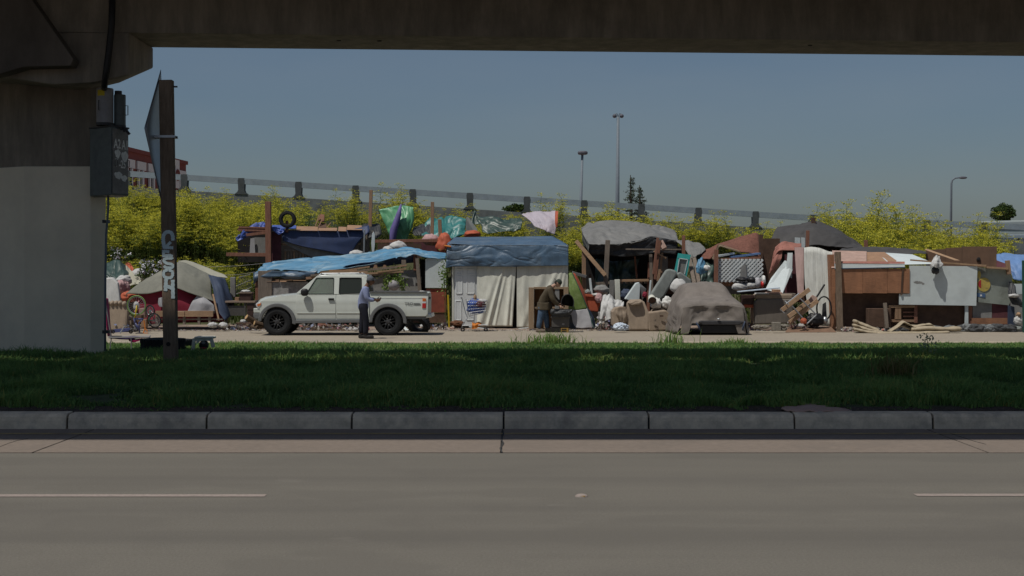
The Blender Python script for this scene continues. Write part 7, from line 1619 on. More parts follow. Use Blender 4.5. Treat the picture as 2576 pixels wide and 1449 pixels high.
cloth('throw', 'sofa_beige', [[(1546, 776, YF + .0), (1560, 772, YF + .02), (1574, 772, YF)], [(1550, 790, YF + .0), (1562, 792, YF - .04), (1576, 790, YF)], [(1556, 806, YF + .04), (1566, 812, YF), (1576, 808, YF)]], parent=t, amp=.04, seed=57)
m = MB(); m.blob(P(1561, 823, 42.2), (.24, .18, .13), .35, 4, 5, nu=26, nv=16); solo(m, 'bottle_bag', 'water_plastic', 'clear plastic bag of bottles on the road before the beige armchair', 'bag', smooth=False)
for k_, (px, py, rx, rz_, mm_, lb) in enumerate(((1650, 764, .18, .18, 'paper_white', 'crumpled white paper bag on the beige armchair, left of the pair'), (1678, 762, .17, .20, 'paper_white', 'blue-white plastic bag at the car side, right of the pair'), (1691, 800, .10, .25, 'litter_white', 'pale rubbish wedged between the armchair and covered car'))):
    m = MB(); m.blob(P(px, py, 43.9), (rx, .16, rz_), .35, 3, k_ + 80); solo(m, 'paper_bag', mm_, lb, 'bag', 'bags by the covered car', smooth=True)
t = thing('paint_bucket', 'cream bucket tipped towards the road behind the armchair', 'bucket', (X(1641, 43.8), 43.8, .9)); m = MB(); m.lathe([(.12, 0), (.13, .02), (.10, .26), (0, .26)], 18, Matrix.Translation(P(1641, 756, 43.6)) @ Matrix.Rotation(R(-70), 4, 'X')); m.build('shell', 'cream_cloth', t, smooth=True)
m = MB(); m.lathe([(.105, .03), (0, .03)], 18, Matrix.Translation(P(1641, 756, 43.6)) @ Matrix.Rotation(R(-70), 4, 'X')); m.build('inside', 'dark_ply', t)

# ------------------------------------------------------------------ covered car
YCAR = 40.6
t = thing('covered_car', 'car under a brown fabric cover with its bumper showing, facing the viewer', 'car', (X(1795, YCAR), YCAR + 2, 0))
def sec(y, zt, hwt, hwb, zb, sh): return (y, zt, hwt, hwb, zb, sh)
s_ = YCAR / F
secs = [  # (depth, half-profile of (x, z) from roof centre down to hem)
 (YCAR - .02, [(0, .78), (.35, .80), (.70, .78), (.84, .72), (.90, .50), (.96, .25), (1.0, .03)]),
 (YCAR + .08, [(0, .93), (.35, .93), (.72, .90), (.90, .80), (.95, .55), (.98, .30), (1.02, .08)]),
 (YCAR + .45, [(0, 1.0), (.35, 1.0), (.72, .97), (.92, .85), (.98, .55), (1.02, .30), (1.06, .05)]),
 (YCAR + 1.0, [(0, 1.10), (.35, 1.10), (.70, 1.05), (.92, .90), (.98, .60), (1.02, .30), (1.08, .03)]),
 (YCAR + 1.5, [(0, 1.43), (.35, 1.43), (.58, 1.38), (.82, 1.0), (.95, .62), (1.02, .30), (1.08, .02)]),
 (YCAR + 2.1, [(0, 1.49), (.35, 1.49), (.58, 1.43), (.82, 1.02), (.95, .62), (1.02, .30), (1.08, .02)]),
 (YCAR + 3.2, [(0, 1.42), (.35, 1.42), (.58, 1.36), (.82, 1.0), (.95, .62), (1.02, .30), (1.06, .02)]),
 (YCAR + 4.2, [(0, 1.0), (.35, 1.0), (.70, .97), (.85, .85), (.95, .6), (1.0, .3), (1.02, .02)])]
xc = X(1795, YCAR) - .02
rows = []
for y, hp in secs:
    full = [(-x, z) for x, z in hp[::-1]] + hp[1:]; rr = catmull([(x, z, y) for x, z in full], 64); rows.append(rr)
cols = [catmull([rows[j][i] for j in range(len(rows))], 48) for i in range(64)]
vs = []
for j in range(48):
    for i in range(64):
        x, z, y = cols[i][j]; q = Vector((x * 3.0, y * 1.5, z * 2))
        low = max(0, 1 - z / .8); fold = .05 * low * math.sin(11 * y + 4 * noise.noise(q)) + .05 * noise.noise(q * 1.2) + .02 * noise.noise(q * 4)
        d = Vector((x, 0, (z - .5) * .6)); d = d.normalized() if d.length > .01 else Vector((0, 0, 1))
        p = Vector((xc + x, y, z)) + d * fold * .8
        if j < 6: p.y += .05 * noise.noise(Vector((x * 5, z * 2, 4))) * 1.2
        p.z = max(p.z, .015); vs.append(p)
m = MB(); m.add(vs, [(j * 64 + i, j * 64 + i + 1, (j + 1) * 64 + i + 1, (j + 1) * 64 + i) for j in range(47) for i in range(63)])
cover = m.build('cover', 'car_cover', t, smooth=True, solid=.012)
def car(x, y, z): return Vector((xc + x, y, z))
# front drop of the cover with sunken windows of shadow
m = MB(); nu, nv = 60, 22; vs = []
for j in range(nv):
    v = j / (nv - 1)
    for i in range(nu):
        u = -1 + 2 * i / (nu - 1); sk = min(1, max(0, (abs(u) - .66) / .10)); zb_ = .33 * (1 - sk) + .03 * sk; z = .86 - .06 * u ** 4 - v * (.86 - .06 * u ** 4 - zb_)
        dent = .10 * (math.exp(-((u + .42) / .24) ** 4) + math.exp(-((u - .36) / .30) ** 4)) * math.exp(-((v - .5) / .38) ** 4)
        vs.append(car(u * (.86 + .07 * v), YCAR - .03 - .06 * math.sin(v * 1.6) + dent + .02 * noise.noise(Vector((u * 6, v * 4, 2))), z))
m.add(vs, [(j * nu + i, j * nu + i + 1, (j + 1) * nu + i + 1, (j + 1) * nu + i) for j in range(nv - 1) for i in range(nu - 1)]); m.build('cover_front', 'car_cover', t, smooth=True, solid=.012)
m = MB(); m.plate([(1756, 810, YCAR - .12), (1762, 806.5, YCAR - .12), (1860, 806.5, YCAR - .12), (1872, 809, YCAR - .12), (1862, 818, YCAR - .12), (1768, 818, YCAR - .12)], .25); m.build('bumper', 'dark_metal', t, bevel=.03)
m = MB(); m.plate([(1758, 818, YCAR - .02), (1868, 818, YCAR - .02), (1862, 838, YCAR - .02), (1764, 838, YCAR - .02)], .3); m.build('lower_grille', 'black_plastic', t, bevel=.02)
for a, b in (((1752, 811), (1765, 836)), ((1874, 808), (1866, 836))): m = MB(); m.tube([P(*a, YCAR - .1), (P(*a, YCAR - .12) + P(*b, YCAR - .1)) / 2, P(*b, YCAR - .05)], [.02, .028, .015], 8); m.build('blue_trim', 'tent_blue', t, smooth=True)
m = MB(); m.blob(P(1808, 803, YCAR - .14), (.05, .03, .03), 0); m.build('badge', 'steel', t, smooth=True)
for px, hw in ((1726, 12), (1866, 12)):
    m = MB(); m.lathe([(.15, -.1), (.29, -.1), (.31, 0), (.29, .1), (.15, .1)], 24, Matrix.Translation(P(px, 818, YCAR + .7)) @ Matrix.Rotation(R(90), 4, 'Y')); m.build('tyre', 'rubber', t, smooth=True)
m = MB(); m.pbox(1827, 756.5, 1836, 758.5, YCAR - .15, .02)
m = MB(); q = P(1831, 757, YCAR + .2); m.blob(car(.42, YCAR + .35, .985), (.09, .03, .012), 0); m.build('strap_slot', 'interior', t)

# ================================================================== CAMP, RIGHT SIDE
YO = 43.6
t = thing('grey_sofa', 'grey-brown sofa seen from behind loaded with boards, right of the covered car', 'sofa', (X(1950, YO), YO, 0))
m = MB(); m.plate([(1896, 815, YO + .2), (1894, 765, YO + .25), (1901, 757, YO + .3), (1905, 816, YO + .1)], .6); m.build('arm', 'sofa_beige', t, bevel=.03)
m = MB(); m.plate([(1900, 816, YO), (1898, 760, YO), (1906, 752, YO), (1990, 752, YO), (1996, 760, YO), (1996, 814, YO)], .3); m.build('backrest', 'sofa_grey', t, bevel=.04)
m = MB(); m.pbox(1900, 740, 1995, 753, YO + .05, .5); m.build('top_cushion', 'sofa_beige', t, bevel=.04)
for k_, (x0, y0, x1, y1, mm_, lb) in enumerate(((1903, 737, 1935, 745, 'paper_white', 'folded pale cloth on the left of the grey sofa back'), (1930, 735, 1968, 742, 'pink_ply', 'flat tan board on the middle of the grey sofa back'), (1962, 738, 2002, 747, 'lumber_grey', 'pale plank on the right of the grey sofa back'), (1868, 742, 1898, 766, 'drawer_brown', 'dark drawer unit left of the grey sofa'), (1870, 766, 1897, 774, 'orange_red', 'red box edge under the dark drawer unit'), (1946, 728, 1964, 738, 'plywood', 'small tan block before the leaning white board'))):
    m = MB(); m.pbox(x0, y0, x1, y1, YO + .1 + .03 * k_, .4); solo(m, 'flat_item', mm_, lb, 'board', 'things on the grey sofa', bevel=.015)
m = MB(); m.bar(P(1856, 734, YO - .05), P(1960, 724, YO - .05), .34, .035, (0, 0, 1)); solo(m, 'ironing_board', 'water_plastic', 'pale blue-white ironing board lying over the sofa', 'ironing board', bevel=.01)
for k_, (px, py, rx, rz_, mm_, lb) in enumerate(((1862, 722, .26, .14, 'white_cloth', 'pale green-white bundle behind the covered car right side'), (1888, 718, .18, .12, 'white_cloth', 'white bundle right of the pale green-white one'), (1866, 703, .2, .08, 'black_plastic', 'black bag under the white lattice'), (1890, 704, .14, .10, 'black_plastic', 'black bundle right of the black bag under the lattice'), (1905, 712, .12, .18, 'tent_white', 'grey-white jug shape left of the leaning white board'), (1917, 716, .06, .11, 'lamp_red', 'red bottle left of the leaning white board'), (1921, 705, .06, .16, 'paper_white', 'white bottle above the red bottle'))):
    m = MB(); m.blob(P(px, py, 44.6), (rx, .18, rz_), .2, 3, k_ + 90); solo(m, 'mixed_bundle', mm_, lb, 'bundle', 'bundles beneath the lattice', smooth=True)
cloth('salmon_blanket', 'salmon', [[(1950, 622, 45.2), (1966, 609, 45.3), (1990, 610, 45.3), (2016, 613, 45.3)], [(1945, 650, 45.0), (1960, 632, 44.95), (1990, 630, 45), (2016, 630, 45.05)]], 'salmon blanket thrown over the top of the leaning boards', 'blanket', amp=.05, ridge=.3, seed=60, thick=.02)
cloth('salmon_blanket', 'salmon', [[(1947, 632, 45.1), (1958, 622, 45.1), (1968, 620, 45.05)], [(1940, 665, 45), (1952, 655, 44.9), (1966, 650, 44.9)], [(1935, 690, 45), (1945, 680, 44.95), (1955, 670, 44.95)]], 'salmon blanket fall hanging at the left of the leaning boards', 'blanket', amp=.06, ridge=.4, seed=61, thick=.02)
plates('leaning_board', 'white_board', [(1926, 728, 44.2), (1940, 700, 44.6), (1975, 655, 45.0), (1990, 662, 45.0), (1995, 676, 44.9), (1968, 740, 44.1)], .05, 'white board leaning left of the pink one', 'board', 'boards leaning right of the sofa')
plates('leaning_board', 'white_board', [(1977, 690, 44.8), (1982, 636, 44.95), (1994, 636, 44.95), (1992, 700, 44.8)], .05, 'narrow white board under the salmon blanket', 'board', 'boards leaning right of the sofa')
plates('leaning_board', 'pink_board', [(2007, 738, 44.3), (1999, 622, 44.9), (2022, 622, 44.9), (2022, 745, 44.3)], .05, 'pale pink board standing left of the tall white panel', 'board', 'boards leaning right of the sofa')
m = MB(); m.pbox(1975, 640, 2025, 760, 45.6, .06); solo(m, 'maroon_board', 'maroon', 'dark maroon board in the gap behind the leaning boards', 'board')
m = MB(); m.pbox(2020, 640, 2033, 760, 45.0, .04); solo(m, 'dark_jamb', 'dark_ply', 'dark jamb between the pink board and tall white panel', 'board')
for k_, (x0, x1) in enumerate(((2000, 2013), (2016, 2025))): plates('white_batten', 'white_board', [(x0, 625, 46.2), (x0, 597, 46.2), (x1, 598, 46.2), (x1, 625, 46.2)], .04, ('wider white batten tip before the black tarp', 'narrower white batten tip before the black tarp')[k_], 'batten', 'batten tips')
# corrugated tall white panel
YW_ = 44.0
t = thing('corrugated_panel', 'tall off-white corrugated panel standing beside the plywood shack', 'panel', (X(2060, YW_), YW_, 0)); vs = []; nu = 60
top = [(2023, 623), (2040, 621), (2062, 624), (2083, 632), (2094, 634)]; bot = [(2040, 818), (2055, 818), (2070, 820), (2082, 821), (2093, 822)]
tp_ = catmull([(a, b, 0) for a, b in top], nu); bt_ = catmull([(a, b, 0) for a, b in bot], nu)
for j in range(14):
    v = j / 13
    for i in range(nu): vs.append(P(tp_[i][0] * (1 - v) + bt_[i][0] * v - 6 * math.sin(v * 3.1) * (1 - i / nu), tp_[i][1] * (1 - v) + bt_[i][1] * v, YW_ + .55 * (1 - v) + .0012 * math.sin(i * 1.35) + .01 * noise.noise(Vector((i * .15, j * .2, 1)))))
m = MB(); m.add(vs, [(j * nu + i, j * nu + i + 1, (j + 1) * nu + i + 1, (j + 1) * nu + i) for j in range(13) for i in range(nu - 1)]); m.build('sheet', 'white_panel', t, smooth=True, solid=.015)
post('dark_stake', 'red_lumber', (2031, 640, 45.8), (2032, 580, 45.8), .10, 'dark stake rising before the big black tarp', 'stake')
# hand-truck-like rack with timber slats
YX = 42.9
t = thing('timber_rack', 'tilted rack of three timber slats on grey metal tubes', 'rack', (X(2010, YX), YX, 0))
for a, b, y in (((1966, 781), (2036, 728), 0), ((1983, 797), (2035, 758), .08), ((1986, 812), (2057, 756), 0)): m = MB(); m.pbar((*a, YX - y * 2), (*b, YX + .3 - y), .13, .06); m.build('slat', 'lumber', t, bevel=.006)
for a, b in (((1978, 764), (2010, 738)), ((1993, 770), (2032, 814)), ((2012, 750), (2054, 792)), ((2054, 792), (2030, 815))): m = MB(); m.tube([P(*a, YX - .06), P(*b, YX - .06)], .020, 7); m.build('tube', 'steel', t)
m = MB(); m.tube([P(1974, 757, YX), P(1984, 766, YX - .06)], .02, 6); m.tube([P(1962, 778, YX), P(1974, 788, YX - .03)], .015, 6); m.build('foot', 'steel', t)
m = MB(); m.plate([(2030, 760, YX + .35), (2044, 742, YX + .4), (2056, 748, YX + .4), (2056, 765, YX + .35)], .1); solo(m, 'pale_carton', 'pink_ply', 'pale carton behind the tilted timber rack', 'box')
# hose loop and stroller-like frame against the white panel
t = thing('push_mower', 'dark hose loop and bar leaning on the corrugated panel', 'hose', (X(2072, 43.2), 43.2, 0))
m = MB(); m.tube([P(2050, 754, 43.5), P(2074, 716, 43.7)], .03, 7); m.build('bar', 'black_plastic', t)
m = MB(); cc = P(2073, 776, 43.3); m.tube([cc + Vector((.22 * math.cos(a), 0, .36 * math.sin(a))) for a in [R(k) for k in range(-60, 250, 14)]], .025, 7); m.build('hose', 'black_plastic', t, smooth=True)
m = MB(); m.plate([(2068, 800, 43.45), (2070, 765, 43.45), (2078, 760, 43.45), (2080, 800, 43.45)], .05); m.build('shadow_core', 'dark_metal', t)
m = MB(); m.blob(P(2075, 806, 43.1), (.09, .1, .12), .1); m.build('valve', 'steel', t, smooth=True)
m = MB(); m.blob(P(2050, 806, 43.1), (.28, .2, .22), .3, 3, 6); solo(m, 'black_bag', 'black_plastic', 'black rubbish bag at the foot of the timber rack', 'bag', smooth=True)
m = MB(); m.blob(P(2022, 808, 42.7), (.10, .08, .10), .3, 3); solo(m, 'red_rag', 'orange_red', 'small red rag at the foot of the timber rack', 'rag', smooth=True)
m = MB(); m.pbox(2010, 815, 2022, 821, 42.6, .12); solo(m, 'white_block', 'paper_white', 'small white block on the ground under the timber rack', 'block', bevel=.01)
m = MB(); m.pbox(1944, 811, 1965, 832, 41.9, .24); solo(m, 'concrete_block', 'cinder', 'grey concrete block on the road before the sofa', 'block', bevel=.015)
for k_, (px, py, r) in enumerate(((1973, 820, .10), (1970, 828, .09), (1905, 823, .12), (1925, 822, .10), (2058, 838, .035))):
    m = MB(); m.blob(P(px, py, 42.1), (r * 1.4, r, r * .6), .3, 3, k_, nu=12, nv=8); solo(m, 'stone', 'cinder', ('flat stone just right of the concrete block', 'stone beside the concrete block base', 'leftmost flat stone before the grey sofa', 'flat stone between the sofa and the concrete block', 'small dark stone alone on the road right of the rack')[k_], 'stone', 'stones on the road')
m = MB(); m.plate([(1975, 836, 42.4), (2105, 836, 42.4), (2090, 822, 43.3), (1985, 822, 43.3)], .015); solo(m, 'cardboard_sheet', 'cardboard', 'brown cardboard sheet flat on the road below the white panel', 'cardboard')
# black tarp tent behind
YK_ = 49.2
t = thing('black_tarp_tent', 'large charcoal tarp peaked over the shacks behind the plywood shack', 'tarp shelter', (X(2040, YK_), YK_ + 1, 0))
cloth('tarp', 'tarp_charcoal', [[(1955, 574, YK_ + 1.2), (1985, 568, YK_ + 1.3), (2020, 559, YK_ + 1.4), (2050, 552, YK_ + 1.5), (2075, 558, YK_ + 1.5), (2110, 576, YK_ + 1.4), (2140, 598, YK_ + 1.2), (2168, 617, YK_ + 1)], [(1944, 592, YK_ + .5), (1975, 590, YK_ + .4), (2008, 582, YK_ + .4), (2048, 575, YK_ + .5), (2085, 582, YK_ + .5), (2120, 598, YK_ + .6), (2150, 612, YK_ + .7), (2172, 620, YK_ + .7)], [(1930, 612, YK_), (1965, 618, YK_ - .2), (2000, 622, YK_ - .2), (2050, 616, YK_ - .2), (2090, 618, YK_ - .2), (2130, 620, YK_ - .1), (2160, 622, YK_), (2180, 624, YK_)]], parent=t, amp=.10, fu=7, fv=2.5, seed=62, ridge=.45, nu=70, nv=30)
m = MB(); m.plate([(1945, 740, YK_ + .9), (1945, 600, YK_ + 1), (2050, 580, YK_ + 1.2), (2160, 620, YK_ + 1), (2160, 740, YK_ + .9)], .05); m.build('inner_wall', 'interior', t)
m = MB(); m.pbar((2045, 600, YK_ + 1.3), (2046, 548, YK_ + 1.3), .14); m.build('ridge_post', 'dark_ply', t)
# plywood shack
YZ = 43.4
t = thing('plywood_shack', 'long low shack of brown plywood and white boards at the right', 'shack', (X(2300, YZ), YZ + 1, 0))
def pp(name, m_, q, th=.03, **k): m = MB(); m.plate(q, th); return m.build(name, m_, t, **k)
for i, (x0, x1) in enumerate(((2094, 2170), (2170.6, 2232), (2232.6, 2288.5))): pp('plywood_panel', 'brown_ply', [(x0, 737, YZ - .15), (x0, 676, YZ - .15), (x1, 676, YZ - .15), (x1, 738, YZ - .15)], .03)
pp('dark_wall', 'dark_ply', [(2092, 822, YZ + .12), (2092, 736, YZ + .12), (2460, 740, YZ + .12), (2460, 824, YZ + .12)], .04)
pp('side_board', 'brown_ply', [(2093, 826, YZ + .03), (2086, 640, YZ + .03), (2098, 640, YZ + .03), (2103, 830, YZ + .03)], .3)
for i, (q, m_) in enumerate((([(2092, 674, YZ - .15), (2094, 630, YZ + 2.2), (2180, 632, YZ + 2.2), (2180, 668, YZ - .12)], 'pink_ply'), ([(2155, 668, YZ + .2), (2170, 634, YZ + 2.3), (2225, 634, YZ + 2.3), (2255, 655, YZ + .9), (2250, 668, YZ + .2)], 'plywood'), ([(2240, 666, YZ + .25), (2205, 634, YZ + 2.35), (2295, 640, YZ + 2.35), (2355, 664, YZ + .3)], 'white_board'))): 
    pp('roof_panel', m_, [(a, b, c + .0) for a, b, c in q], .035)
pp('fascia', 'white_board', [(2100, 676, YZ - .17), (2100, 662, YZ - .15), (2276, 664, YZ - .15), (2276, 672, YZ - .17)], .03)
pp('fascia_stripe', 'salmon', [(2100, 662, YZ - .16), (2100, 657, YZ - .1), (2276, 658, YZ - .1), (2276, 663.6, YZ - .16)], .025)
pp('blue_strip', 'tent_blue', [(2100, 677.5, YZ - .18), (2100, 675, YZ - .18), (2278, 671.5, YZ - .18), (2278, 674, YZ - .18)], .02)
pp('white_board', 'white_board', [(2262, 766, YZ - .12), (2262, 739, YZ - .12), (2287, 739, YZ - .12), (2288, 668, YZ - .12), (2459, 670, YZ - .12), (2456, 769, YZ - .12)], .03)
m = MB(); m.blob(P(2310, 711, YZ - .119), (.16, .003, .05), .5, 4); m.blob(P(2322, 714, YZ - .119), (.05, .003, .04), .3, 4); m.build('dark_smudge', 'grey_board', t)  # flat darker smudge on the board
m = MB(); m.pbox(2428, 769, 2436, 822, YZ - .06, .06); m.build('leg', 'white_board', t)
m = MB(); m.pbox(2436, 769, 2446, 822, YZ + .02, .06); m.build('leg', 'red_lumber', t)
for i, (a, b, w_) in enumerate((((2290, 654, YZ + .1), (2480, 669, YZ - .15), .045), ((2360, 661, YZ - .1), (2480, 667, YZ + .1), .04), ((2480, 672, YZ - .12), (2535, 676, YZ - .12), .06))): m = MB(); m.pbar(a, b, w_, w_ * 2); m.build('roof_batten', 'lumber', t)
pp('edge_post', 'dark_ply', [(2266, 742, YZ - .17), (2269, 676, YZ - .17), (2274, 676, YZ - .17), (2270, 742, YZ - .17)], .05)
# pallet and box below
m = MB(); m.pbox(2236, 768, 2302, 774, YZ - .02, .08); m.build('pallet_rail', 'lumber', t)
for px in (2256, 2264): m = MB(); m.pbox(px - 4, 774.3, px + 3, 803, YZ - .01, .06); m.build('pallet_slat', 'lumber_v', t)
for py in (784, 794): m = MB(); m.pbox(2272, py, 2300, py + 3, YZ - .01, .06); m.build('pallet_slat', 'red_lumber', t)
m = MB(); m.pbox(2300, 768, 2308, 812, YZ - .01, .08); m.build('pallet_post', 'red_lumber', t)
m = MB(); m.pbox(2236, 804, 2302, 810, YZ, .1); m.build('pallet_rail', 'lumber_v', t)
pp('grey_panel', 'grey_board', [(2447, 822, YZ + .05), (2447, 760, YZ + .05), (2495, 760, YZ + .05), (2495, 822, YZ + .05)], .03)
pp('red_panel', 'maroon', [(2496, 822, YZ + .06), (2496, 755, YZ + .06), (2542, 752, YZ + .06), (2542, 822, YZ + .06)], .03)
pp('skirting', 'brown_ply', [(2445, 815, YZ - .05), (2445, 800, YZ - .05), (2535, 800, YZ - .05), (2535, 815, YZ - .05)], .03)
mu = pp('painted_board', 'mural_grey', [(2459.5, 760, YZ - .05), (2459.5, 672, YZ - .05), (2538, 678, YZ - .05), (2546, 700, YZ - .02), (2548, 745, YZ), (2538, 768, YZ)], .03)
def disc(px, py, r0, r1, m_, d, half=None, n=20):
    c = P(px, py, YZ - d); q = []
    for i in range(n + 1):
        a = 2 * math.pi * i / n if half is None else R(half[0] + (half[1] - half[0]) * i / n); q.append(c + Vector((r0 * math.cos(a), 0, r1 * math.sin(a))))
    if half is None: q = q[:-1]
    m = MB(); m.slab(q, (0, .002, 0)); m.build('painted_mark', m_, mu)
disc(2475, 716, .20, .215, 'mural_yellow', .053); disc(2470, 714.5, .115, .13, 'mural_red', .056, (100, 260)); disc(2463.5, 691, .05, .12, 'mural_yellow', .053)
disc(2481, 710, .06, .05, 'tan_hem', .056, (10, 120)); disc(2483, 722, .05, .04, 'tan_hem', .056, (200, 300))
m = MB(); c = P(2468, 743, YZ - .053); m.slab([c + Vector((x * .13, 0, z * .07)) for x, z in ((-1, -.6), (1, -1), (1, .8), (-1, 1))], (0, .002, 0)); m.build('painted_mark', 'mural_blue', mu)
m = MB(); c = P(2468, 743, YZ - .056); m.slab([c + Vector(((.045 if i % 2 == 0 else .02) * math.sin(i * math.pi / 5), 0, (.045 if i % 2 == 0 else .02) * math.cos(i * math.pi / 5))) for i in range(10)], (0, .002, 0)); m.build('painted_star', 'stencil_white', mu)
m = MB(); m.pbox(2184, 776, 2242, 824, YZ - .35, .3); solo(m, 'brown_box', 'dark_ply', 'dull brown box standing before the plywood shack', 'box', bevel=.015)
post('grey_post', 'lumber_grey', (2231, 826, YZ - .5), (2226, 762, YZ - .45), .10, 'grey post beside the dull brown box', 'post')
post('log_post', 'post_wood', (2113, 836, YZ - .35), (2107, 634, YZ - .1), .17, 'dark rounded timber post before the left end of the plywood shack', 'post', d=.17)
post('orange_stake', 'red_lumber', (2179, 640, 48), (2178, 604, 48), .11, 'orange-brown stake behind the plywood shack roof', 'stake')
cloth('roof_felt', 'tarp_charcoal', [[(2118, 626, 47), (2160, 622, 47.2), (2240, 622, 47.2), (2300, 628, 47.2), (2335, 634, 47.2)], [(2108, 634, 46.4), (2150, 640, 46.3), (2200, 634, 46.4), (2270, 638, 46.4), (2330, 638, 46.6)]], 'ragged dark roofing felt along the back of the plywood roof', 'roofing felt', amp=.06, fu=10, seed=63, ridge=.5)
plates('tan_batten', 'lumber', [(2326, 628, 45.9), (2333, 626, 45.9), (2415, 655, 44.6), (2402, 655, 44.6)], .06, 'tan batten sloping across the back of the shack roof', 'batten')
for k_, (x0, x1, y0, dy) in enumerate(((2330, 2379, 626, 3), (2379.5, 2420, 622, 2), (2420.5, 2508, 620, 0))): plates('cardboard_wall', 'cardboard', [(x0, 672, 46.9), (x0, y0 + dy, 46.9), (x1, y0, 46.9), (x1, 672, 46.9)], .04, ('left brown sheet of the wall behind the plywood shack', 'middle narrow brown sheet of the wall behind the shack', 'right wide brown sheet of the wall behind the shack')[k_], 'wall panel', 'brown sheets behind the plywood shack')
m = MB(); m.blob(P(2462, 653, 46.88), (.07, .03, .08), .2); solo(m, 'dark_knot', 'interior', 'dark hole patch on the right brown sheet', 'hole', smooth=True)
cloth('white_cloth', 'white_cloth', [[(2350, 646, YZ - .2), (2356, 642, YZ - .18), (2364, 644, YZ - .18)], [(2340, 664, YZ - .28), (2356, 662, YZ - .42), (2372, 664, YZ - .26)], [(2338, 676, YZ - .24), (2346, 670, YZ - .36), (2358, 674, YZ - .4), (2371, 668, YZ - .24)]], 'white cloth hooked over the top edge of the white board', 'cloth', amp=.07, ridge=.4, seed=64)
m = MB(); m.blob(P(2353, 681, YZ - .26), (.12, .08, .12), .4, 3, 3); solo(m, 'dark_rag', 'dark_metal', 'dark rag under the white cloth on the white board', 'rag', smooth=True)
# carpet: loose folds lying on the road
def fold(m, pts, rw, seed):
    pp_ = catmull([tuple(P(*q)) for q in pts], 26); n_ = 12; vs = []
    for i_, p in enumerate(pp_):
        p = Vector(p); d_ = Vector(pp_[min(i_ + 1, 25)]) - Vector(pp_[max(i_ - 1, 0)]); d_.z = 0; d_.normalize(); a_ = Vector((-d_.y, d_.x, 0)); k_ = 1 + .3 * noise.noise(Vector((i_ * .25, seed, 0)))
        for q in range(n_):
            t_ = 2 * math.pi * q / n_; vs.append(p + a_ * rw[0] * k_ * math.cos(t_) + Vector((0, 0, rw[1] * k_ * math.sin(t_))))
    m.add(vs, [(i_ * n_ + q, i_ * n_ + (q + 1) % n_, (i_ + 1) * n_ + (q + 1) % n_, (i_ + 1) * n_ + q) for i_ in range(25) for q in range(n_)] + [tuple(range(n_))[::-1], tuple(range(25 * n_, 26 * n_))])
t = thing('carpet', 'beige carpet in flattened folds on the road, left part', 'carpet', (X(2180, 42.2), 42.2, 0))
for k_, (pts, rw) in enumerate((([(2148, 808, 42.4), (2158, 811, 42.4), (2185, 822, 42.3), (2212, 832, 42.2)], (.16, .055)), ([(2146, 818, 42.2), (2165, 823, 42.2), (2190, 831, 42.1), (2220, 836, 42.1)], (.15, .045)), ([(2148, 828, 42.0), (2170, 833, 42.0), (2195, 837, 41.95), (2222, 838.5, 42.0)], (.16, .05)))):
    m = MB(); fold(m, pts, rw, k_); m.build('fold', 'carpet_beige', t, smooth=True)
t = thing('carpet', 'beige carpet heaved into a peak and a long roll on the road, right part', 'carpet', (X(2320, 42.2), 42.2, 0))
for k_, (pts, rw) in enumerate((([(2205, 839, 41.9), (2260, 838, 41.9), (2320, 838, 41.9), (2385, 836, 41.95)], (.16, .05)), ([(2290, 829, 42.1), (2330, 826, 42.1), (2370, 828, 42.1), (2414, 827, 42.1)], (.20, .07)), ([(2236, 834, 42.2), (2258, 820, 42.2), (2270, 810, 42.2), (2284, 816, 42.2), (2300, 824, 42.2)], (.22, .03)), ([(2300, 822, 42.4), (2318, 818, 42.4), (2338, 816, 42.4), (2352, 824, 42.4)], (.18, .035)))):
    m = MB(); fold(m, pts, rw, k_ + 5); m.build('fold', 'carpet_beige', t, smooth=True)
cloth('peak', 'carpet_beige', [[(2252, 824, 42.4), (2266, 809, 42.4), (2274, 808, 42.4), (2292, 818, 42.4), (2340, 816, 42.5)], [(2240, 835, 42.05), (2266, 822, 42.05), (2285, 828, 42.05), (2310, 830, 42.05), (2350, 832, 42.05)]], parent=t, amp=.02, seed=66, thick=.03)
# rocks along the shack
gr = np.random.default_rng(3)
RL = ['stone row before the plywood shack, grey and rounded']
for k_ in range(26):
    px = 2312 + k_ * 9.4 + gr.uniform(-3, 3); r = gr.uniform(.10, .22); Y = 43.0 + gr.uniform(-.25, .15)
    c = Vector((X(px, Y), Y, r * .45)); m = MB(); m.blob(c, (r * 1.15, r, r * .75), .35, 1.6, k_ + 5, nu=12, nv=8)
    solo(m, 'rock', 'rock' if k_ % 3 else 'rock_dark', 'grey rock in the row along the foot of the plywood shack', 'rock', 'rocks along the plywood shack')
for k_ in range(9):
    px = 2160 + k_ * 19 + gr.uniform(-5, 5); r = gr.uniform(.06, .13); m = MB(); m.blob(Vector((X(px, 43.2), 43.2, r * .5)), (r * 1.3, r, r * .8), .35, 1.6, k_ + 50, nu=12, nv=8)
    solo(m, 'rock', 'rock_dark', 'dark rock in the shade under the brown plywood', 'rock', 'dark rocks under the plywood')
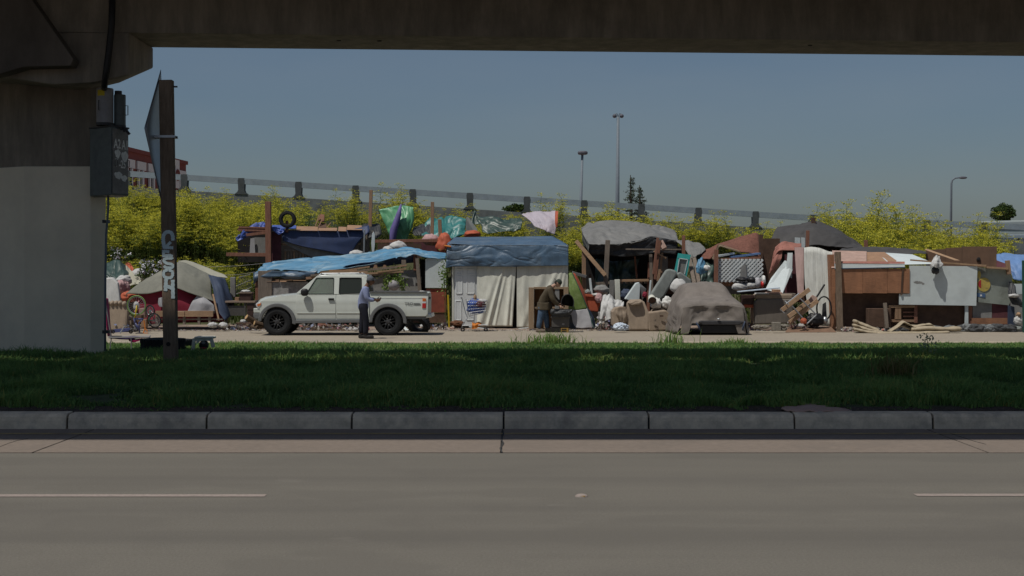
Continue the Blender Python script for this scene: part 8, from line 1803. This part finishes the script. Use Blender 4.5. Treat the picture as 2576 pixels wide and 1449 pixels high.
# far right edge
cloth('sky_blue_tarp', 'tarp_sky_blue', [[(2507, 640, 45.6), (2540, 638, 45.6), (2620, 640, 45.6)], [(2509, 656, 45), (2545, 664, 44.9), (2620, 662, 44.9)], [(2540, 676, 44.7), (2560, 690, 44.6), (2620, 690, 44.6)], [(2548, 702, 44.6), (2565, 706, 44.5), (2620, 704, 44.5)]], 'bright sky blue tarp at the right edge of the view', 'tarp', amp=.10, ridge=.4, seed=67)
m = MB(); m.plate([(2508, 676, 44.4), (2508, 655, 44.8), (2536, 665, 44.8), (2536, 680, 44.4)], .05); solo(m, 'maroon_board', 'maroon', 'dark red-brown board below the sky blue tarp', 'board')
post('tan_stub', 'lumber_v', (2538, 690, 43.3), (2534, 655, 43.3), .12, 'short tan post before the sky blue tarp', 'post')
post('green_pole', 'pole_green', (2578, 850, 42.4), (2576, 655, 42.4), .10, 'dark green pole at the extreme right edge', 'pole')
plates('white_sheet', 'white_board', [(2546, 740, 44.4), (2550, 714, 44.4), (2620, 714, 44.4), (2620, 740, 44.4)], .05, 'white board under the sky blue tarp at the right edge', 'board')
plates('grey_screen', 'grey_board', [(2540, 824, 44.2), (2540, 740, 44.2), (2620, 738, 44.2), (2620, 824, 44.2)], .05, 'grey screen wall at the right edge', 'wall panel')
plates('blue_board', 'tent_blue', [(2537, 815, 43.2), (2538, 768, 43.2), (2552, 772, 43.2), (2554, 818, 43.2)], .1, 'blue-grey narrow panel at the far right', 'panel')
cloth('dark_clothes', 'tarp_black', [[(2538, 706, 43.3), (2548, 710, 43.3), (2552, 730, 43.3)], [(2536, 740, 43.1), (2552, 745, 43.0), (2566, 750, 43.1)], [(2545, 764, 43.1), (2560, 768, 43.0), (2576, 775, 43.1)]], 'dark clothes hanging at the far right end of the shack', 'clothes', amp=.1, ridge=.5, seed=68)
for k_, (px, py, rx, rz_, mm_, lb) in enumerate(((2562, 808, .14, .16, 'white_cloth', 'white cloth bundle by the green pole'), (2562, 792, .06, .08, 'lumber', 'small tan bundle above the white one by the green pole'), (2560, 826, .16, .10, 'mattress_grey', 'pale teal bundle at the foot of the green pole'), (2550, 744, .16, .06, 'white_cloth', 'white cloth strip left of the green pole'))):
    m = MB(); m.blob(P(px, py, 42.9), (rx, .14, rz_), .3, 3, k_ + 100); solo(m, 'edge_bundle', mm_, lb, 'bundle', 'bundles by the green pole', smooth=True)
# parked camper / concrete structure seen far right
YRV = 66.
t = thing('camper_van', 'pale grey boxy camper behind the shacks at the far right', 'camper', (X(2570, YRV), YRV + 1, 0))
m = MB(); m.plate([(2478, 610, YRV), (2478, 556, YRV), (2660, 552, YRV), (2660, 610, YRV)], 2.2); m.build('body', 'rv_grey', t, bevel=.08)
m = MB(); m.pbox(2470, 590, 2600, 600, YRV - .3, .25); m.build('awning_rail', 'rail_steel', t, bevel=.03)
m = MB(); m.pbox(2480, 600.5, 2558, 618, YRV - .04, .04); m.build('white_panel', 'white_board', t)
m = MB(); m.pbox(2558.5, 600.5, 2566, 622, YRV - .06, .06); m.build('window', 'window_dark', t)
m = MB(); m.pbox(2480, 618.5, 2566, 626, YRV - .08, .1); m.build('sill', 'maroon', t)
m = MB(); m.pbox(2566.5, 592, 2574, 628, YRV - .2, .3); m.build('corner_post', 'cream_cloth', t, bevel=.02)
m = MB(); m.pbox(2478, 577, 2660, 579, YRV - .02, .03); m.build('trim', 'dark_metal', t)
m = MB(); m.pbox(2470, 626.5, 2660, 760, YRV + .1, 2); m.build('lower_body', 'dark_ply', t)

# ground rubble along the camp front (uncountable)
n = 4200; x = rnd(n, -15.5, 17.5); y = 43.6 + np.abs(RNG.normal(0, .55, n)) - .4; keep = ~((x > X(636, 41)) & (x < X(1085, 41)) & (y < 42.3)); x, y = x[keep], y[keep]; n = len(x)
pos = np.stack([x, y, np.full(n, .03)], 1); v, f = leaf_cloud(n, pos, .042, aspect=.7)
v = v.reshape(-1, 4, 3); v[:, :, 2] = .012 + np.abs(v[:, :, 2] - .03) * .5; v = v.reshape(-1, 3)
o = bpy.data.objects.new('scattered_debris', npmesh('scattered_debris', v, f, MATS['litter_bits'], np.repeat(rnd(n, 0, 1) ** 1.5, 4))); COL.objects.link(o); tag(o, 'small scattered debris along the front of the camp', 'debris', kind='stuff')

# trampled rubbish drifted against the shelters (uncountable scraps)
pts = []
for a, b, Y, h, n in ((1500, 1548, 44.2, .30, 170), (1636, 1700, 43.7, .45, 230), (1862, 1900, 44.2, .25, 120), (1985, 2060, 43.3, .25, 200), (2105, 2240, 42.9, .10, 120), (556, 650, 44.0, .16, 160), (735, 905, 44.0, .18, 260), (1060, 1125, 44.6, .14, 120), (270, 345, 43.0, .2, 160)):
    for _ in range(n): pts.append((X(random.uniform(a, b), Y), Y + random.gauss(0, .22), .02 + abs(random.gauss(0, 1)) * h * .5))
pts = np.array(pts); v, f = leaf_cloud(len(pts), pts, .060, aspect=.75); v[:, 2] = np.maximum(v[:, 2], .012)
o = bpy.data.objects.new('rubbish_heap', npmesh('rubbish_heap', v, f, MATS['litter_bits'], np.repeat(rnd(len(pts), 0, 1) ** 1.5, 4))); COL.objects.link(o); tag(o, 'mixed trampled rubbish drifted against the shelters', 'rubbish', kind='stuff')
